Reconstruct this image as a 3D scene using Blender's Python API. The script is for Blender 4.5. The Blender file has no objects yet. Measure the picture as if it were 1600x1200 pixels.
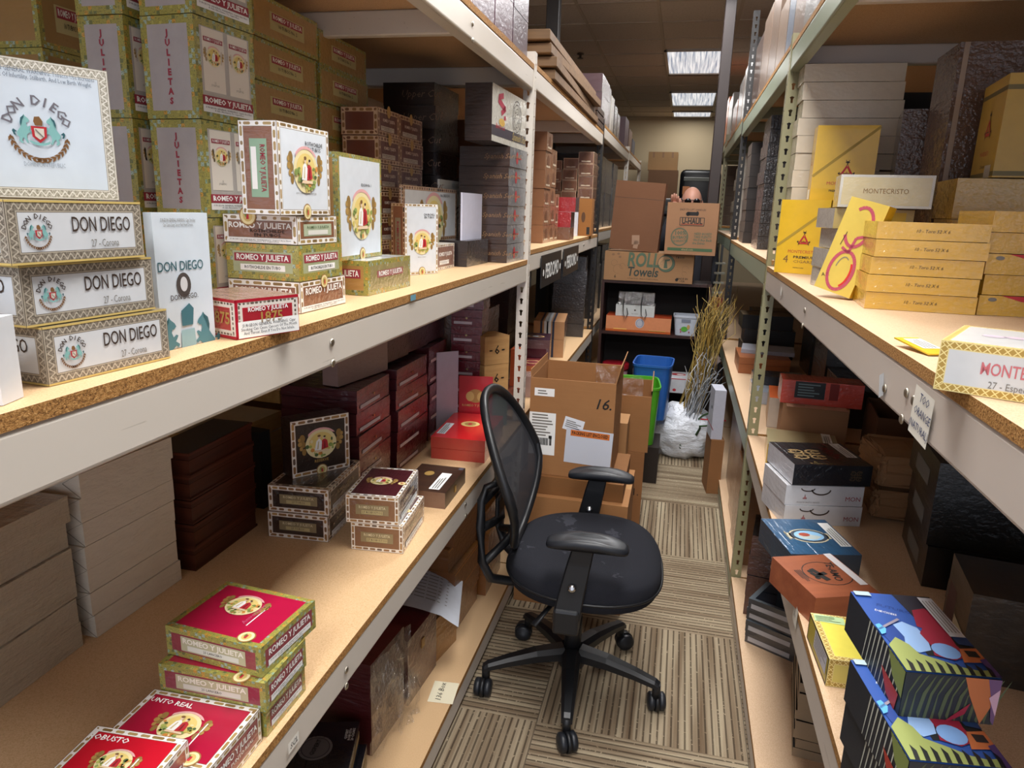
import bpy, bmesh, math, random
from mathutils import Vector, Matrix
random.seed(7)
S = bpy.context.scene; COL = S.collection
# ---------------------------------------------------------------- camera
RM = ((0.97283504, 0.22949441, 0.03040242), (0.08381073, -0.2267296, -0.97034502), (-0.21579563, 0.94653368, -0.23980459))
FPX = 1112.41; EYE = Vector((0, 0, 1.5))
cd = bpy.data.cameras.new('camera'); cam = bpy.data.objects.new('camera', cd); COL.objects.link(cam)
cd.sensor_width = 36; cd.lens = FPX / 1600 * 36; cd.clip_start = .05; cd.clip_end = 60
r, d_, f_ = (Vector(v) for v in RM)
cam.matrix_world = Matrix(((r.x, -d_.x, -f_.x, 0), (r.y, -d_.y, -f_.y, 0), (r.z, -d_.z, -f_.z, 1.5), (0, 0, 0, 1)))
S.camera = cam
# ---------------------------------------------------------------- world, lights, exposure
def lin(h):
    h = h.lstrip('#'); o = []
    for i in (0, 2, 4):
        c = int(h[i:i+2], 16) / 255; o.append(c / 12.92 if c <= .04045 else ((c + .055) / 1.055) ** 2.4)
    return (*o, 1)
w = bpy.data.worlds.new('world'); S.world = w; w.use_nodes = True
w.node_tree.nodes['Background'].inputs[0].default_value = (.80, .86, 1, 1)
w.node_tree.nodes['Background'].inputs[1].default_value = 1.25  # added ambient fill light, entering through the open end behind the camera
S.view_settings.view_transform = 'Standard'; S.view_settings.look = 'None'
S.view_settings.exposure = 0.25; S.view_settings.gamma = 1; S.view_settings.use_curve_mapping = False
def area(x, y, z, sx, sy, p, c=(1, .975, .95)):
    l = bpy.data.lights.new('troffer_light', 'AREA'); l.shape = 'RECTANGLE'; l.size = sx; l.size_y = sy; l.energy = p; l.color = c
    o = bpy.data.objects.new('troffer_light', l); COL.objects.link(o); o.location = (x, y, z)
    return o
LIGHTS = [(-.02, 1.15, 34), (-.02, -1.3, 44), (-.02, 3.55, 26), (-.02, 4.95, 10)]
for lx, ly, lp in LIGHTS: area(lx, ly, 2.95, .56, 1.12, lp)
for ly in (8.0, 10.4, 12.0 - .35): area(-.02, ly, 2.95, .5, .8, 12 if ly < 11 else 7)
# ---------------------------------------------------------------- geometry helpers
def ray(px, py):
    c = Vector(((px - 800) / FPX, (py - 600) / FPX, 1)); return Vector([sum(RM[i][j] * c[i] for i in range(3)) for j in range(3)])
def P(px, py, x=None, y=None, z=None):
    d = ray(px, py)
    if x is not None: return EYE + d * (x / d.x)
    if y is not None: return EYE + d * (y / d.y)
    return EYE + d * ((z - 1.5) / d.z)
def pj(v):
    v = Vector(v) - EYE; c = [sum(RM[i][j] * v[j] for j in range(3)) for i in range(3)]
    return 800 + FPX * c[0] / c[2], 600 + FPX * c[1] / c[2]
def hsolve(b, py):                       # height above point b that shows at image row py
    v = Vector(b) - EYE; c = [sum(RM[i][j] * v[j] for j in range(3)) for i in range(3)]; t = (py - 600) / FPX
    return (t * c[2] - c[1]) / (RM[1][2] - t * RM[2][2])
def tag(o, label=None, cat=None, group=None, kind=None):
    if label: o['label'] = label
    if cat: o['category'] = cat
    if group: o['group'] = group
    if kind: o['kind'] = kind
    return o
def mesh(name, vs, fs, mats, mi=None, parent=None, uv=None, smooth=False):
    me = bpy.data.meshes.new(name); me.from_pydata([tuple(v) for v in vs], [], fs)
    for m in (mats if isinstance(mats, (list, tuple)) else [mats]): me.materials.append(m)
    if mi: me.polygons.foreach_set('material_index', mi)
    if uv:
        l = me.uv_layers.new(name='uv'); l.data.foreach_set('uv', [c for q in uv for p in q for c in p])
    if smooth: me.polygons.foreach_set('use_smooth', [True] * len(me.polygons))
    me.update()
    o = bpy.data.objects.new(name, me); COL.objects.link(o); o.parent = parent
    return o
def bmo(name, bm, m, parent=None, smooth=False, loc=None):
    me = bpy.data.meshes.new(name); bmesh.ops.recalc_face_normals(bm, faces=bm.faces); bm.to_mesh(me); bm.free()
    for k in (m if isinstance(m, (list, tuple)) else [m]): me.materials.append(k)
    if smooth: me.polygons.foreach_set('use_smooth', [True] * len(me.polygons))
    o = bpy.data.objects.new(name, me); COL.objects.link(o); o.parent = parent
    if loc: o.location = loc
    return o
def empty(name, loc=(0, 0, 0), rz=0):
    o = bpy.data.objects.new(name, None); COL.objects.link(o); o.location = loc; o.rotation_euler = (0, 0, rz); o.empty_display_size = .05
    return o
def addbox(bm, x0, x1, y0, y1, z0, z1, bev=0, mtx=None, seg=1, mi=0):
    g = bmesh.ops.create_cube(bm, size=1)['verts']
    for v in g: v.co = Vector(((x0 + x1) / 2 + v.co.x * (x1 - x0), (y0 + y1) / 2 + v.co.y * (y1 - y0), (z0 + z1) / 2 + v.co.z * (z1 - z0)))
    es = list({e for v in g for e in v.link_edges}); fs = list({f for v in g for f in v.link_faces})
    for f in fs: f.material_index = mi
    if bev:
        r_ = bmesh.ops.bevel(bm, geom=es, offset=bev, segments=seg, affect='EDGES', profile=.5)
        g = list({v for f in r_['faces'] for v in f.verts} | {v for v in g if v.is_valid})
        for f in r_['faces']: f.material_index = mi
    if mtx:
        for v in g: v.co = mtx @ v.co
    return g
def boxo(name, x0, x1, y0, y1, z0, z1, m, parent=None, bev=0, seg=1):
    bm = bmesh.new(); addbox(bm, x0, x1, y0, y1, z0, z1, bev, seg=seg); return bmo(name, bm, m, parent)
def tube(bm, pts, rad, n=8, cap=True, mi=0, flat=1.0, up=Vector((0, 0, 1))):
    pts = [Vector(p) for p in pts]; rings = []
    rr = rad if isinstance(rad, (list, tuple)) else [rad] * len(pts)
    for i, p in enumerate(pts):
        t = (pts[min(i + 1, len(pts) - 1)] - pts[max(i - 1, 0)]).normalized()
        a = t.cross(up)
        if a.length < 1e-3: a = t.cross(Vector((1, 0, 0)))
        a.normalize(); b = a.cross(t).normalized()
        rings.append([bm.verts.new(p + (a * math.cos(2 * math.pi * k / n) + b * math.sin(2 * math.pi * k / n) * flat) * rr[i]) for k in range(n)])
    for i in range(len(rings) - 1):
        for k in range(n):
            f = bm.faces.new((rings[i][k], rings[i][(k + 1) % n], rings[i + 1][(k + 1) % n], rings[i + 1][k])); f.material_index = mi; f.smooth = True
    if cap:
        for q in (rings[0][::-1], rings[-1]):
            f = bm.faces.new(q); f.material_index = mi
def lathe(bm, prof, n=24, c=(0, 0, 0), mi=0, axis='z'):
    rings = []
    for r_, z in prof:
        ring = []
        for k in range(n):
            a = 2 * math.pi * k / n
            q = (r_ * math.cos(a), r_ * math.sin(a), z) if axis == 'z' else ((r_ * math.cos(a), z, r_ * math.sin(a)) if axis == 'y' else (z, r_ * math.cos(a), r_ * math.sin(a)))
            ring.append(bm.verts.new(Vector(q) + Vector(c)))
        rings.append(ring)
    for i in range(len(rings) - 1):
        for k in range(n):
            f = bm.faces.new((rings[i][k], rings[i][(k + 1) % n], rings[i + 1][(k + 1) % n], rings[i + 1][k])); f.material_index = mi; f.smooth = True
    for q in (rings[0][::-1], rings[-1]):
        f = bm.faces.new(q); f.material_index = mi
def superloop(n, a, b, p=4):
    out = []
    for k in range(n):
        t = 2 * math.pi * k / n; c, s = math.cos(t), math.sin(t)
        out.append((a * math.copysign(abs(c) ** (2 / p), c), b * math.copysign(abs(s) ** (2 / p), s)))
    return out
# ---------------------------------------------------------------- materials
class NT:
    def __init__(s, name):
        s.m = bpy.data.materials.new(name); s.m.use_nodes = True; s.t = s.m.node_tree; s.b = s.t.nodes['Principled BSDF']
    def n(s, ty, **k):
        o = s.t.nodes.new(ty)
        for a, v in k.items(): setattr(o, a, v)
        return o
    def l(s, a, b): s.t.links.new(a, b)
    def put(s, inp, v):
        if hasattr(v, 'default_value') or hasattr(v, 'is_linked'): s.l(v, inp)
        else: inp.default_value = v
    def math(s, op, a, b=0, c=0):
        o = s.n('ShaderNodeMath', operation=op)
        for i, v in enumerate((a, b, c)): s.put(o.inputs[i], v)
        return o.outputs[0]
    def uv(s): return s.n('ShaderNodeTexCoord').outputs['UV']
    def ob(s): return s.n('ShaderNodeTexCoord').outputs['Object']
    def mp(s, v, sc, rot=(0, 0, 0)):
        o = s.n('ShaderNodeMapping'); s.l(v, o.inputs[0]); o.inputs['Scale'].default_value = sc; o.inputs['Rotation'].default_value = rot; return o.outputs[0]
    def noise(s, v, sc, det=3, rough=.5, out=0):
        o = s.n('ShaderNodeTexNoise'); s.l(v, o.inputs['Vector']); o.inputs['Scale'].default_value = sc; o.inputs['Detail'].default_value = det; o.inputs['Roughness'].default_value = rough; return o.outputs[out]
    def ramp(s, f, stops, const=False):
        o = s.n('ShaderNodeValToRGB'); cr = o.color_ramp
        if const: cr.interpolation = 'CONSTANT'
        while len(cr.elements) < len(stops): cr.elements.new(1)
        for e, (p, c) in zip(cr.elements, stops): e.position = p; e.color = lin(c)
        s.l(f, o.inputs[0]); return o.outputs[0]
    def mix(s, f, a, b):
        o = s.n('ShaderNodeMix', data_type='RGBA'); s.put(o.inputs[0], f); s.put(o.inputs[6], lin(a) if isinstance(a, str) else a); s.put(o.inputs[7], lin(b) if isinstance(b, str) else b); return o.outputs[2]
    def bump(s, h, st, dist=.002, target='Normal'):
        o = s.n('ShaderNodeBump'); s.l(h, o.inputs['Height']); o.inputs['Strength'].default_value = st; o.inputs['Distance'].default_value = dist; s.l(o.outputs[0], s.b.inputs[target])
    def fin(s, col=None, rough=.5, metal=0, coat=0, spec=.5):
        if col is not None: s.put(s.b.inputs['Base Color'], lin(col) if isinstance(col, str) else col)
        s.put(s.b.inputs['Roughness'], rough); s.b.inputs['Metallic'].default_value = metal; s.b.inputs['Coat Weight'].default_value = coat; s.b.inputs['Specular IOR Level'].default_value = spec
        return s.m
MC = {}
def wrapcoat(t, st=.5, w=1.0):
    o = t.ob(); v = t.mp(o, (10, 10, 22), (.3, .5, .4)); h = t.noise(v, 1.6, 5, .6)
    v2 = t.mp(o, (90, 9, 90), (.7, .2, .9)); h2 = t.noise(v2, 1.1, 2)
    t.bump(t.math('ADD', h, t.math('MULTIPLY', h2, .5)), st, .014, 'Coat Normal')
    t.b.inputs['Coat Weight'].default_value = w; t.b.inputs['Coat Roughness'].default_value = .12
def flat(c, rough=.55, metal=0, wrap=0, coat=0):
    k = (c, rough, metal, wrap, coat)
    if k not in MC:
        t = NT('paint_' + c); v = t.noise(t.ob(), 40, 2)
        col = t.mix(t.math('MULTIPLY', v, .16), c, '#000000') if not metal else c
        t.fin(col, rough, metal, coat)
        if wrap: wrapcoat(t, .45, min(1, wrap))
        MC[k] = t.m
    return MC[k]
def ink(c, rough=.5, metal=0):
    k = ('ink', c, rough, metal)
    if k not in MC: t = NT('ink_' + c); t.fin(c, rough, metal); MC[k] = t.m
    return MC[k]
def m_card(c='#a97e55', dark=.12, wrap=0):
    k = ('card', c, dark, wrap)
    if k not in MC:
        t = NT('cardboard'); o = t.ob(); n1 = t.noise(o, 6, 4); n2 = t.noise(t.mp(o, (1, 1, 60)), 8, 2)
        f = t.math('ADD', t.math('MULTIPLY', n1, dark * 2), t.math('MULTIPLY', n2, dark))
        t.fin(t.mix(f, c, '#3a2412'), .75, spec=.25); t.bump(t.noise(t.mp(o, (1, 1, 1)), 25, 5), .25, .004)
        if wrap: wrapcoat(t, .5)
        MC[k] = t.m
    return MC[k]
def m_wood(c1, c2, sc=(3, 40, 40), rough=.4, wrap=0, key=None):
    k = ('wood', c1, c2, sc, rough, wrap)
    if k not in MC:
        t = NT('wood'); v = t.mp(t.ob(), sc); n = t.noise(v, 1.5, 5, .6)
        t.fin(t.ramp(n, [(.3, c1), (.7, c2)]), rough); t.bump(n, .15, .002)
        if wrap: wrapcoat(t, .25, .45)
        MC[k] = t.m
    return MC[k]
def m_part(c1, c2, c3, sc=420, st=.1, rough=.6, key='board'):
    t = NT('particleboard_' + key); o = t.ob(); n = t.noise(o, sc, 3, .7); b = t.noise(o, 2.2, 3)
    col = t.ramp(n, [(.30, c3), (.5, c1), (.72, c2)])
    t.fin(t.mix(t.math('MULTIPLY', b, .25), col, c3), rough, spec=.3); t.bump(n, st, .002); return t.m
M_BTOP = m_part('#d6b389', '#dfc098', '#bd976a', 500, .05, .5, 'face')
M_BTOPR = m_part('#d3b493', '#dfc4a6', '#bd9a76', 500, .05, .5, 'face_pale')
M_BEDGE = m_part('#a8783f', '#d0a265', '#5b3a1a', 330, .9, .8, 'edge')
M_BUND = m_part('#c9a47c', '#d3b08a', '#ab8560', 420, .05, .6, 'underside')
def m_paint(c, c2, name):
    t = NT(name); o = t.ob(); n = t.noise(o, 5, 4); s_ = t.noise(t.mp(o, (60, 2, 60)), 3, 3)
    f = t.math('MULTIPLY', t.math('GREATER_THAN', s_, .72), .35)
    t.fin(t.mix(t.math('ADD', f, t.math('MULTIPLY', n, .18)), c, c2), .33); return t.m
M_CREAM = m_paint('#d3cbc0', '#8a8070', 'cream_painted_steel')
M_CREAMR = m_paint('#cfc4ba', '#857c70', 'pale_painted_steel')
M_OLIVE = m_paint('#8f8a66', '#3e3e30', 'olive_painted_steel')
M_GREEN = m_paint('#9aa48e', '#5a6150', 'green_grey_painted_steel')
M_PURP = m_paint('#76625a', '#403430', 'shaded_cream_steel')  # cream post face with shading and reflected tint put into the colour
M_BLACKST = m_paint('#1d1a19', '#0c0b0b', 'black_painted_steel')
def m_strip(name, base, pats, per=1.8, half=.5, rad=.26, line=None, wrap=1):
    """printed border strip: row of round-ended medallions along u; v runs 0-1 across the strip"""
    t = NT(name); sp = t.n('ShaderNodeSeparateXYZ'); t.l(t.uv(), sp.inputs[0]); u, v = sp.outputs[0], sp.outputs[1]
    cell = t.math('FLOOR', t.math('DIVIDE', u, per)); fu = t.math('SUBTRACT', u, t.math('MULTIPLY', t.math('ADD', cell, .5), per))
    wn = t.n('ShaderNodeTexWhiteNoise', noise_dimensions='1D'); t.l(cell, wn.inputs['W']); rnd = wn.outputs['Value']
    hw = t.math('MULTIPLY', t.math('ADD', rnd, .15), half)
    dx = t.math('MAXIMUM', t.math('SUBTRACT', t.math('ABSOLUTE', fu), hw), 0); dy = t.math('SUBTRACT', v, .5)
    dd = t.math('SQRT', t.math('ADD', t.math('MULTIPLY', dx, dx), t.math('MULTIPLY', dy, dy)))
    m_ = t.math('LESS_THAN', dd, rad)
    wn2 = t.n('ShaderNodeTexWhiteNoise', noise_dimensions='1D'); t.l(t.math('ADD', cell, 7.3), wn2.inputs['W'])
    pc = t.ramp(wn2.outputs['Value'], [(i / len(pats), c) for i, c in enumerate(pats)], True)
    col = t.mix(m_, base, pc)
    if line:
        e = t.math('GREATER_THAN', t.math('ABSOLUTE', dy), .42); col = t.mix(e, col, line)
    t.fin(col, .4)
    if wrap: wrapcoat(t, .4)
    return t.m
B_BROWN = m_strip('medallion_border', '#e3ddd3', ['#9d7440', '#8a6236', '#5c4a3c', '#b58b4d', '#a07a45', '#7d5a38'], 1.7, .55, .25, '#8d7052')
B_TAN = m_strip('medallion_border_tan', '#c9a989', ['#6d3f22', '#8a6236', '#2c211c', '#7d4d2b'], 1.6, .5, .27, '#7a4c30')
B_WHITE = m_strip('medallion_border_white', '#eceae6', ['#8d7342', '#7c6236', '#a58b55', '#9a7d48', '#565450', '#a88c58'], 1.9, .6, .24, '#6f5a40')
def m_guil(name, base, dk, lt):
    t = NT(name); sp = t.n('ShaderNodeSeparateXYZ'); t.l(t.uv(), sp.inputs[0]); u, v = sp.outputs[0], sp.outputs[1]
    cb = t.n('ShaderNodeCombineXYZ'); t.l(t.math('MULTIPLY', u, 5), cb.inputs[0]); t.l(t.math('MULTIPLY', v, 4), cb.inputs[1]); n = t.noise(cb.outputs[0], 1, 2, .7)
    wv = t.math('ABSOLUTE', t.math('SUBTRACT', t.math('SUBTRACT', v, .5), t.math('MULTIPLY', t.math('SINE', t.math('MULTIPLY', u, 9)), .2)))
    c = t.mix(t.math('GREATER_THAN', n, .5), base, dk); c = t.mix(t.math('LESS_THAN', wv, .09), c, lt)
    a = t.math('ABSOLUTE', t.math('SUBTRACT', v, .5)); c = t.mix(t.math('GREATER_THAN', a, .36), c, lt); c = t.mix(t.math('GREATER_THAN', a, .44), c, dk)
    t.fin(c, .4); wrapcoat(t, .4); return t.m
B_DON = m_guil('guilloche_border_grey', '#8a8275', '#655d52', '#b5ad9d'); B_SIL = m_guil('guilloche_border_silver', '#bdb8aa', '#918b7c', '#dedad0')
B_RED = m_strip('inscription_border_red', '#ddd6cc', ['#6a5c50', '#8d7f70', '#4b4038'], .55, .12, .12, '#b8293a')
def m_green(name='ornate_green_border'):
    t = NT(name); v = t.uv(); vo = t.n('ShaderNodeTexVoronoi', distance='CHEBYCHEV'); t.l(v, vo.inputs['Vector']); vo.inputs['Scale'].default_value = 1.5; vo.inputs['Randomness'].default_value = .55
    sp = t.n('ShaderNodeSeparateXYZ'); t.l(vo.outputs['Color'], sp.inputs[0])
    c = t.ramp(sp.outputs[0], [(0, '#8f8a3a'), (.2, '#8fb0b4'), (.4, '#c8882c'), (.55, '#33503c'), (.70, '#a9a254'), (.85, '#6b9a98')], True)
    e = t.math('GREATER_THAN', vo.outputs['Distance'], .38); nz = t.noise(v, 5, 3, .75)
    c = t.mix(e, c, '#8f8840'); c = t.mix(t.math('GREATER_THAN', nz, .56), c, '#2c3426')
    br = t.n('ShaderNodeTexBrick'); t.l(v, br.inputs['Vector']); br.inputs['Scale'].default_value = 7; br.inputs['Mortar Size'].default_value = .05
    c = t.mix(t.math('MULTIPLY', br.outputs['Fac'], .45), c, '#c4bc5c')
    t.fin(c, .4); wrapcoat(t, .4); return t.m
B_GREEN = m_green()
def m_lattice():
    t = NT('gold_lattice_border'); sp = t.n('ShaderNodeSeparateXYZ'); t.l(t.uv(), sp.inputs[0])
    a = t.math('ABSOLUTE', t.math('SUBTRACT', t.math('FRACT', t.math('ADD', sp.outputs[0], sp.outputs[1])), .5))
    b = t.math('ABSOLUTE', t.math('SUBTRACT', t.math('FRACT', t.math('SUBTRACT', sp.outputs[0], sp.outputs[1])), .5))
    e = t.math('LESS_THAN', t.math('MINIMUM', a, b), .09); e2 = t.math('GREATER_THAN', t.math('ABSOLUTE', t.math('SUBTRACT', sp.outputs[1], .5)), .38)
    t.fin(t.mix(e2, t.mix(e, '#ab8a3a', '#e6d48e'), '#d9c887'), .38); return t.m
B_GOLD = m_lattice()
def m_carpet():
    t = NT('striped_carpet'); sp = t.n('ShaderNodeSeparateXYZ'); t.l(t.uv(), sp.inputs[0]); u, v = sp.outputs[0], sp.outputs[1]
    oi = t.n('ShaderNodeObjectInfo').outputs['Random']
    cb = t.n('ShaderNodeCombineXYZ'); t.l(t.math('ADD', t.math('MULTIPLY', u, 22), t.math('MULTIPLY', oi, 99)), cb.inputs[0]); t.l(t.math('MULTIPLY', v, .9), cb.inputs[1])
    n = t.noise(cb.outputs[0], 1, 3, .6)
    band = t.ramp(n, [(.30, '#7a6650'), (.44, '#96846c'), (.52, '#ad9c82'), (.62, '#bcac90'), (.75, '#c8ba9e')])
    fr = t.math('ABSOLUTE', t.math('SUBTRACT', t.math('FRACT', t.math('MULTIPLY', u, 50)), .5))
    c2 = t.n('ShaderNodeCombineXYZ'); t.l(t.math('MULTIPLY', u, 50), c2.inputs[0]); t.l(t.math('MULTIPLY', v, 90), c2.inputs[1])
    nd = t.noise(c2.outputs[0], 1, 2, .6); dash = t.math('MULTIPLY', t.math('LESS_THAN', fr, .14), t.math('GREATER_THAN', nd, .36))
    col = t.mix(t.math('MULTIPLY', dash, .75), band, '#3a2f25')
    fine = t.noise(t.uv(), 420, 2); col = t.mix(t.math('MULTIPLY', fine, .35), col, '#40342a')
    t.fin(col, .95, spec=.1); t.bump(t.math('ADD', t.math('MULTIPLY', fr, 1.4), fine), .8, .004); return t.m
M_CARPET = m_carpet()
def m_ceil():
    t = NT('mineral_fibre_tile'); o = t.ob(); n = t.noise(o, 60, 4, .7)
    t.fin(t.mix(t.math('MULTIPLY', t.math('LESS_THAN', n, .42), .3), '#c6bcb0', '#8a8074'), .95, spec=.1); t.bump(n, .3, .004); return t.m
M_CEIL = m_ceil()
def m_wall(c, name):
    t = NT(name); n = t.noise(t.ob(), 1.3, 4); t.fin(t.mix(t.math('MULTIPLY', n, .25), c, '#9a8560'), .8, spec=.2); t.bump(t.noise(t.ob(), 90, 3), .1, .002); return t.m
M_WALL = m_wall('#d8c6a4', 'cream_wall_paint'); M_WALLB = m_wall('#a8815c', 'tan_wall_panel')
def m_lamp(c, st, name='prismatic_diffuser'):
    t = NT(name); v = t.mp(t.ob(), (52, 1.2, 1)); n = t.noise(v, 1, 3, .6)
    t.fin(t.mix(n, '#8e98a8', '#f4f8ff'), .4); t.l(t.ramp(n, [(.35, c), (.62, '#ffffff')]), t.b.inputs['Emission Color']); t.b.inputs['Emission Strength'].default_value = st; return t.m
def m_film(alpha=.22, name='clear_film'):
    t = NT(name); t.t.nodes.remove(t.b); o = t.t.nodes['Material Output']
    tr = t.n('ShaderNodeBsdfTransparent'); gl = t.n('ShaderNodeBsdfGlossy'); gl.inputs['Roughness'].default_value = .18; gl.inputs['Color'].default_value = (1, 1, 1, 1)
    n = t.noise(t.mp(t.ob(), (25, 25, 8), (.4, .3, .2)), 2.2, 4, .65); bp = t.n('ShaderNodeBump'); t.l(n, bp.inputs['Height']); bp.inputs['Strength'].default_value = 1; bp.inputs['Distance'].default_value = .02; t.l(bp.outputs[0], gl.inputs['Normal'])
    mx = t.n('ShaderNodeMixShader'); mx.inputs[0].default_value = alpha; t.l(tr.outputs[0], mx.inputs[1]); t.l(gl.outputs[0], mx.inputs[2]); t.l(mx.outputs[0], o.inputs[0]); return t.m
M_FILM = m_film(); M_BAGFILM = m_film(.35, 'white_film')
WHITE = ink('#e9ebec'); BLK = ink('#15130f')
# ---------------------------------------------------------------- lettering and printed shapes
GC = {}
def glyphs(s, bold=0, shear=0, res=2, sp=1.0):
    k = (s, bold, shear, res, sp)
    if k not in GC:
        c = bpy.data.curves.new('t', 'FONT'); c.body = s; c.size = 1; c.align_x = 'CENTER'; c.align_y = 'CENTER'; c.resolution_u = res; c.offset = bold; c.shear = shear; c.space_character = sp; c.space_line = .9
        o = bpy.data.objects.new('t', c); me = bpy.data.meshes.new_from_object(o)
        GC[k] = ([tuple(v.co) for v in me.vertices], [tuple(p.vertices) for p in me.polygons])
        bpy.data.objects.remove(o); bpy.data.curves.remove(c); bpy.data.meshes.remove(me)
    return GC[k]
def face_mesh(w, d, h, st):
    """box with each face split into a printed border and an inner panel. st: {face: (border_mat, width, panel_mat)}"""
    vs, fs, mi, uv, mats = [], [], [], [], []
    def mid(m):
        if m not in mats: mats.append(m)
        return mats.index(m)
    F = frames(w, d, h)
    for k, (o, u, v, n, a, b) in F.items():
        bm_, bw, pm = st.get(k, st['*']); i0 = len(vs)
        def q(x, y): return o + u * x + v * y
        A, B = a / 2, b / 2
        if bm_ is None or bw <= 0:
            vs += [q(-A, -B), q(A, -B), q(A, B), q(-A, B)]; fs.append(tuple(range(i0, i0 + 4))); mi.append(mid(pm)); uv.append([(-A, -B), (A, -B), (A, B), (-A, B)]); continue
        bw = min(bw, A * .9, B * .9)
        vs += [q(-A, -B), q(A, -B), q(A, B), q(-A, B), q(-A + bw, -B + bw), q(A - bw, -B + bw), q(A - bw, B - bw), q(-A + bw, B - bw)]
        fs.append((i0 + 4, i0 + 5, i0 + 6, i0 + 7)); mi.append(mid(pm)); uv.append([(-A + bw, -B + bw), (A - bw, -B + bw), (A - bw, B - bw), (-A + bw, B - bw)])
        L = [a / bw, b / bw, a / bw, b / bw]; r0 = random.uniform(0, 40)
        for e in range(4):
            fs.append((i0 + e, i0 + (e + 1) % 4, i0 + 4 + (e + 1) % 4, i0 + 4 + e)); mi.append(mid(bm_))
            uv.append([(r0, 0), (r0 + L[e], 0), (r0 + L[e] - 1, 1), (r0 + 1, 1)])
    return vs, fs, mi, uv, mats
def frames(w, d, h):
    V = Vector
    return {'F': (V((0, -d/2, h/2)), V((1, 0, 0)), V((0, 0, 1)), V((0, -1, 0)), w, h), 'B': (V((0, d/2, h/2)), V((-1, 0, 0)), V((0, 0, 1)), V((0, 1, 0)), w, h),
            'L': (V((-w/2, 0, h/2)), V((0, -1, 0)), V((0, 0, 1)), V((-1, 0, 0)), d, h), 'R': (V((w/2, 0, h/2)), V((0, 1, 0)), V((0, 0, 1)), V((1, 0, 0)), d, h),
            'T': (V((0, 0, h)), V((1, 0, 0)), V((0, 1, 0)), V((0, 0, 1)), w, d), 'D': (V((0, 0, 0)), V((1, 0, 0)), V((0, -1, 0)), V((0, 0, -1)), w, d)}
def ell(cx, cy, rx, ry, n=20, a0=0, a1=2 * math.pi):
    return [(cx + rx * math.cos(a0 + (a1 - a0) * i / n), cy + ry * math.sin(a0 + (a1 - a0) * i / n)) for i in range(n)]
class Box:
    """one boxy thing; local x along its front, y away from the viewer, z up"""
    def __init__(s, root, w, d, h): s.root, s.w, s.d, s.h = root, w, d, h; s.F = frames(w, d, h); s.parts = {}
    def poly(s, part, f, pts, m, layer=1):
        o, u, v, n, a, b = s.F[f]; P_ = s.parts.setdefault((part, f), ([], [], [], [])); i0 = len(P_[0])
        P_[0].extend(o + u * x + v * y + n * (.00035 * layer) for x, y in pts); P_[1].append(tuple(range(i0, i0 + len(pts))))
        if m not in P_[3]: P_[3].append(m)
        P_[2].append(P_[3].index(m)); return s
    def rect(s, part, f, x, y, w, h, m, layer=1, rot=0):
        c, q = math.cos(rot), math.sin(rot)
        return s.poly(part, f, [(x + a * w / 2 * c - b * h / 2 * q, y + a * w / 2 * q + b * h / 2 * c) for a, b in ((-1, -1), (1, -1), (1, 1), (-1, 1))], m, layer)
    def ell(s, part, f, x, y, rx, ry, m, layer=1, n=20): return s.poly(part, f, ell(x, y, rx, ry, n), m, layer)
    def text(s, part, f, t, x, y, size, m, bold=0, sx=1, rot=0, shear=0, layer=2, res=1, sp=1.0, fit=None):
        vs, fs = glyphs(t, bold, shear, res, sp)
        if not vs: return s
        if fit: W = max(v[0] for v in vs) - min(v[0] for v in vs); sx = fit / (W * size)
        o, u, v, n, a, b = s.F[f]; P_ = s.parts.setdefault((part, f), ([], [], [], [])); i0 = len(P_[0]); c, q = math.cos(rot), math.sin(rot)
        for vx, vy, _ in vs:
            X, Y = vx * size * sx, vy * size
            P_[0].append(o + u * (x + X * c - Y * q) + v * (y + X * q + Y * c) + n * (.00035 * layer))
        if m not in P_[3]: P_[3].append(m)
        k = P_[3].index(m); P_[1].extend(tuple(j + i0 for j in p) for p in fs); P_[2].extend([k] * len(fs)); return s
    def arc(s, part, f, t, x, y, r, size, m, a0, a1, bold=0, layer=2, sx=1):
        k = len(t)
        for i, ch in enumerate(t):
            a = a0 + (a1 - a0) * (i + .5) / k
            if ch != ' ': s.text(part, f, ch, x + r * math.cos(a), y + r * math.sin(a), size, m, bold, sx, a - math.pi / 2 if r > 0 else a, 0, layer)
        return s
    def done(s):
        for (name, _), (vs, fs, mi, ms) in s.parts.items(): mesh(name, vs, fs, ms, mi, s.root)
        s.parts = {}; return s
def place(root, A, B, z, depth=0, rx=0, ry=0):
    """front bottom edge runs from A to B; returns width"""
    A, B = Vector((A[0], A[1], z)), Vector((B[0], B[1], z)); x = (B - A).normalized(); y = Vector((0, 0, 1)).cross(x)
    root.location = (A + B) / 2 + y * depth / 2 + Vector((0, 0, .0006)); root.rotation_euler = (rx, ry, math.atan2(x.y, x.x))
def tow(p, z):
    return P(p[0], p[1], z=z) if abs(p[0]) > 12 or abs(p[1]) > 12 else Vector((p[0], p[1], z))
GOLDS = []
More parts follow.
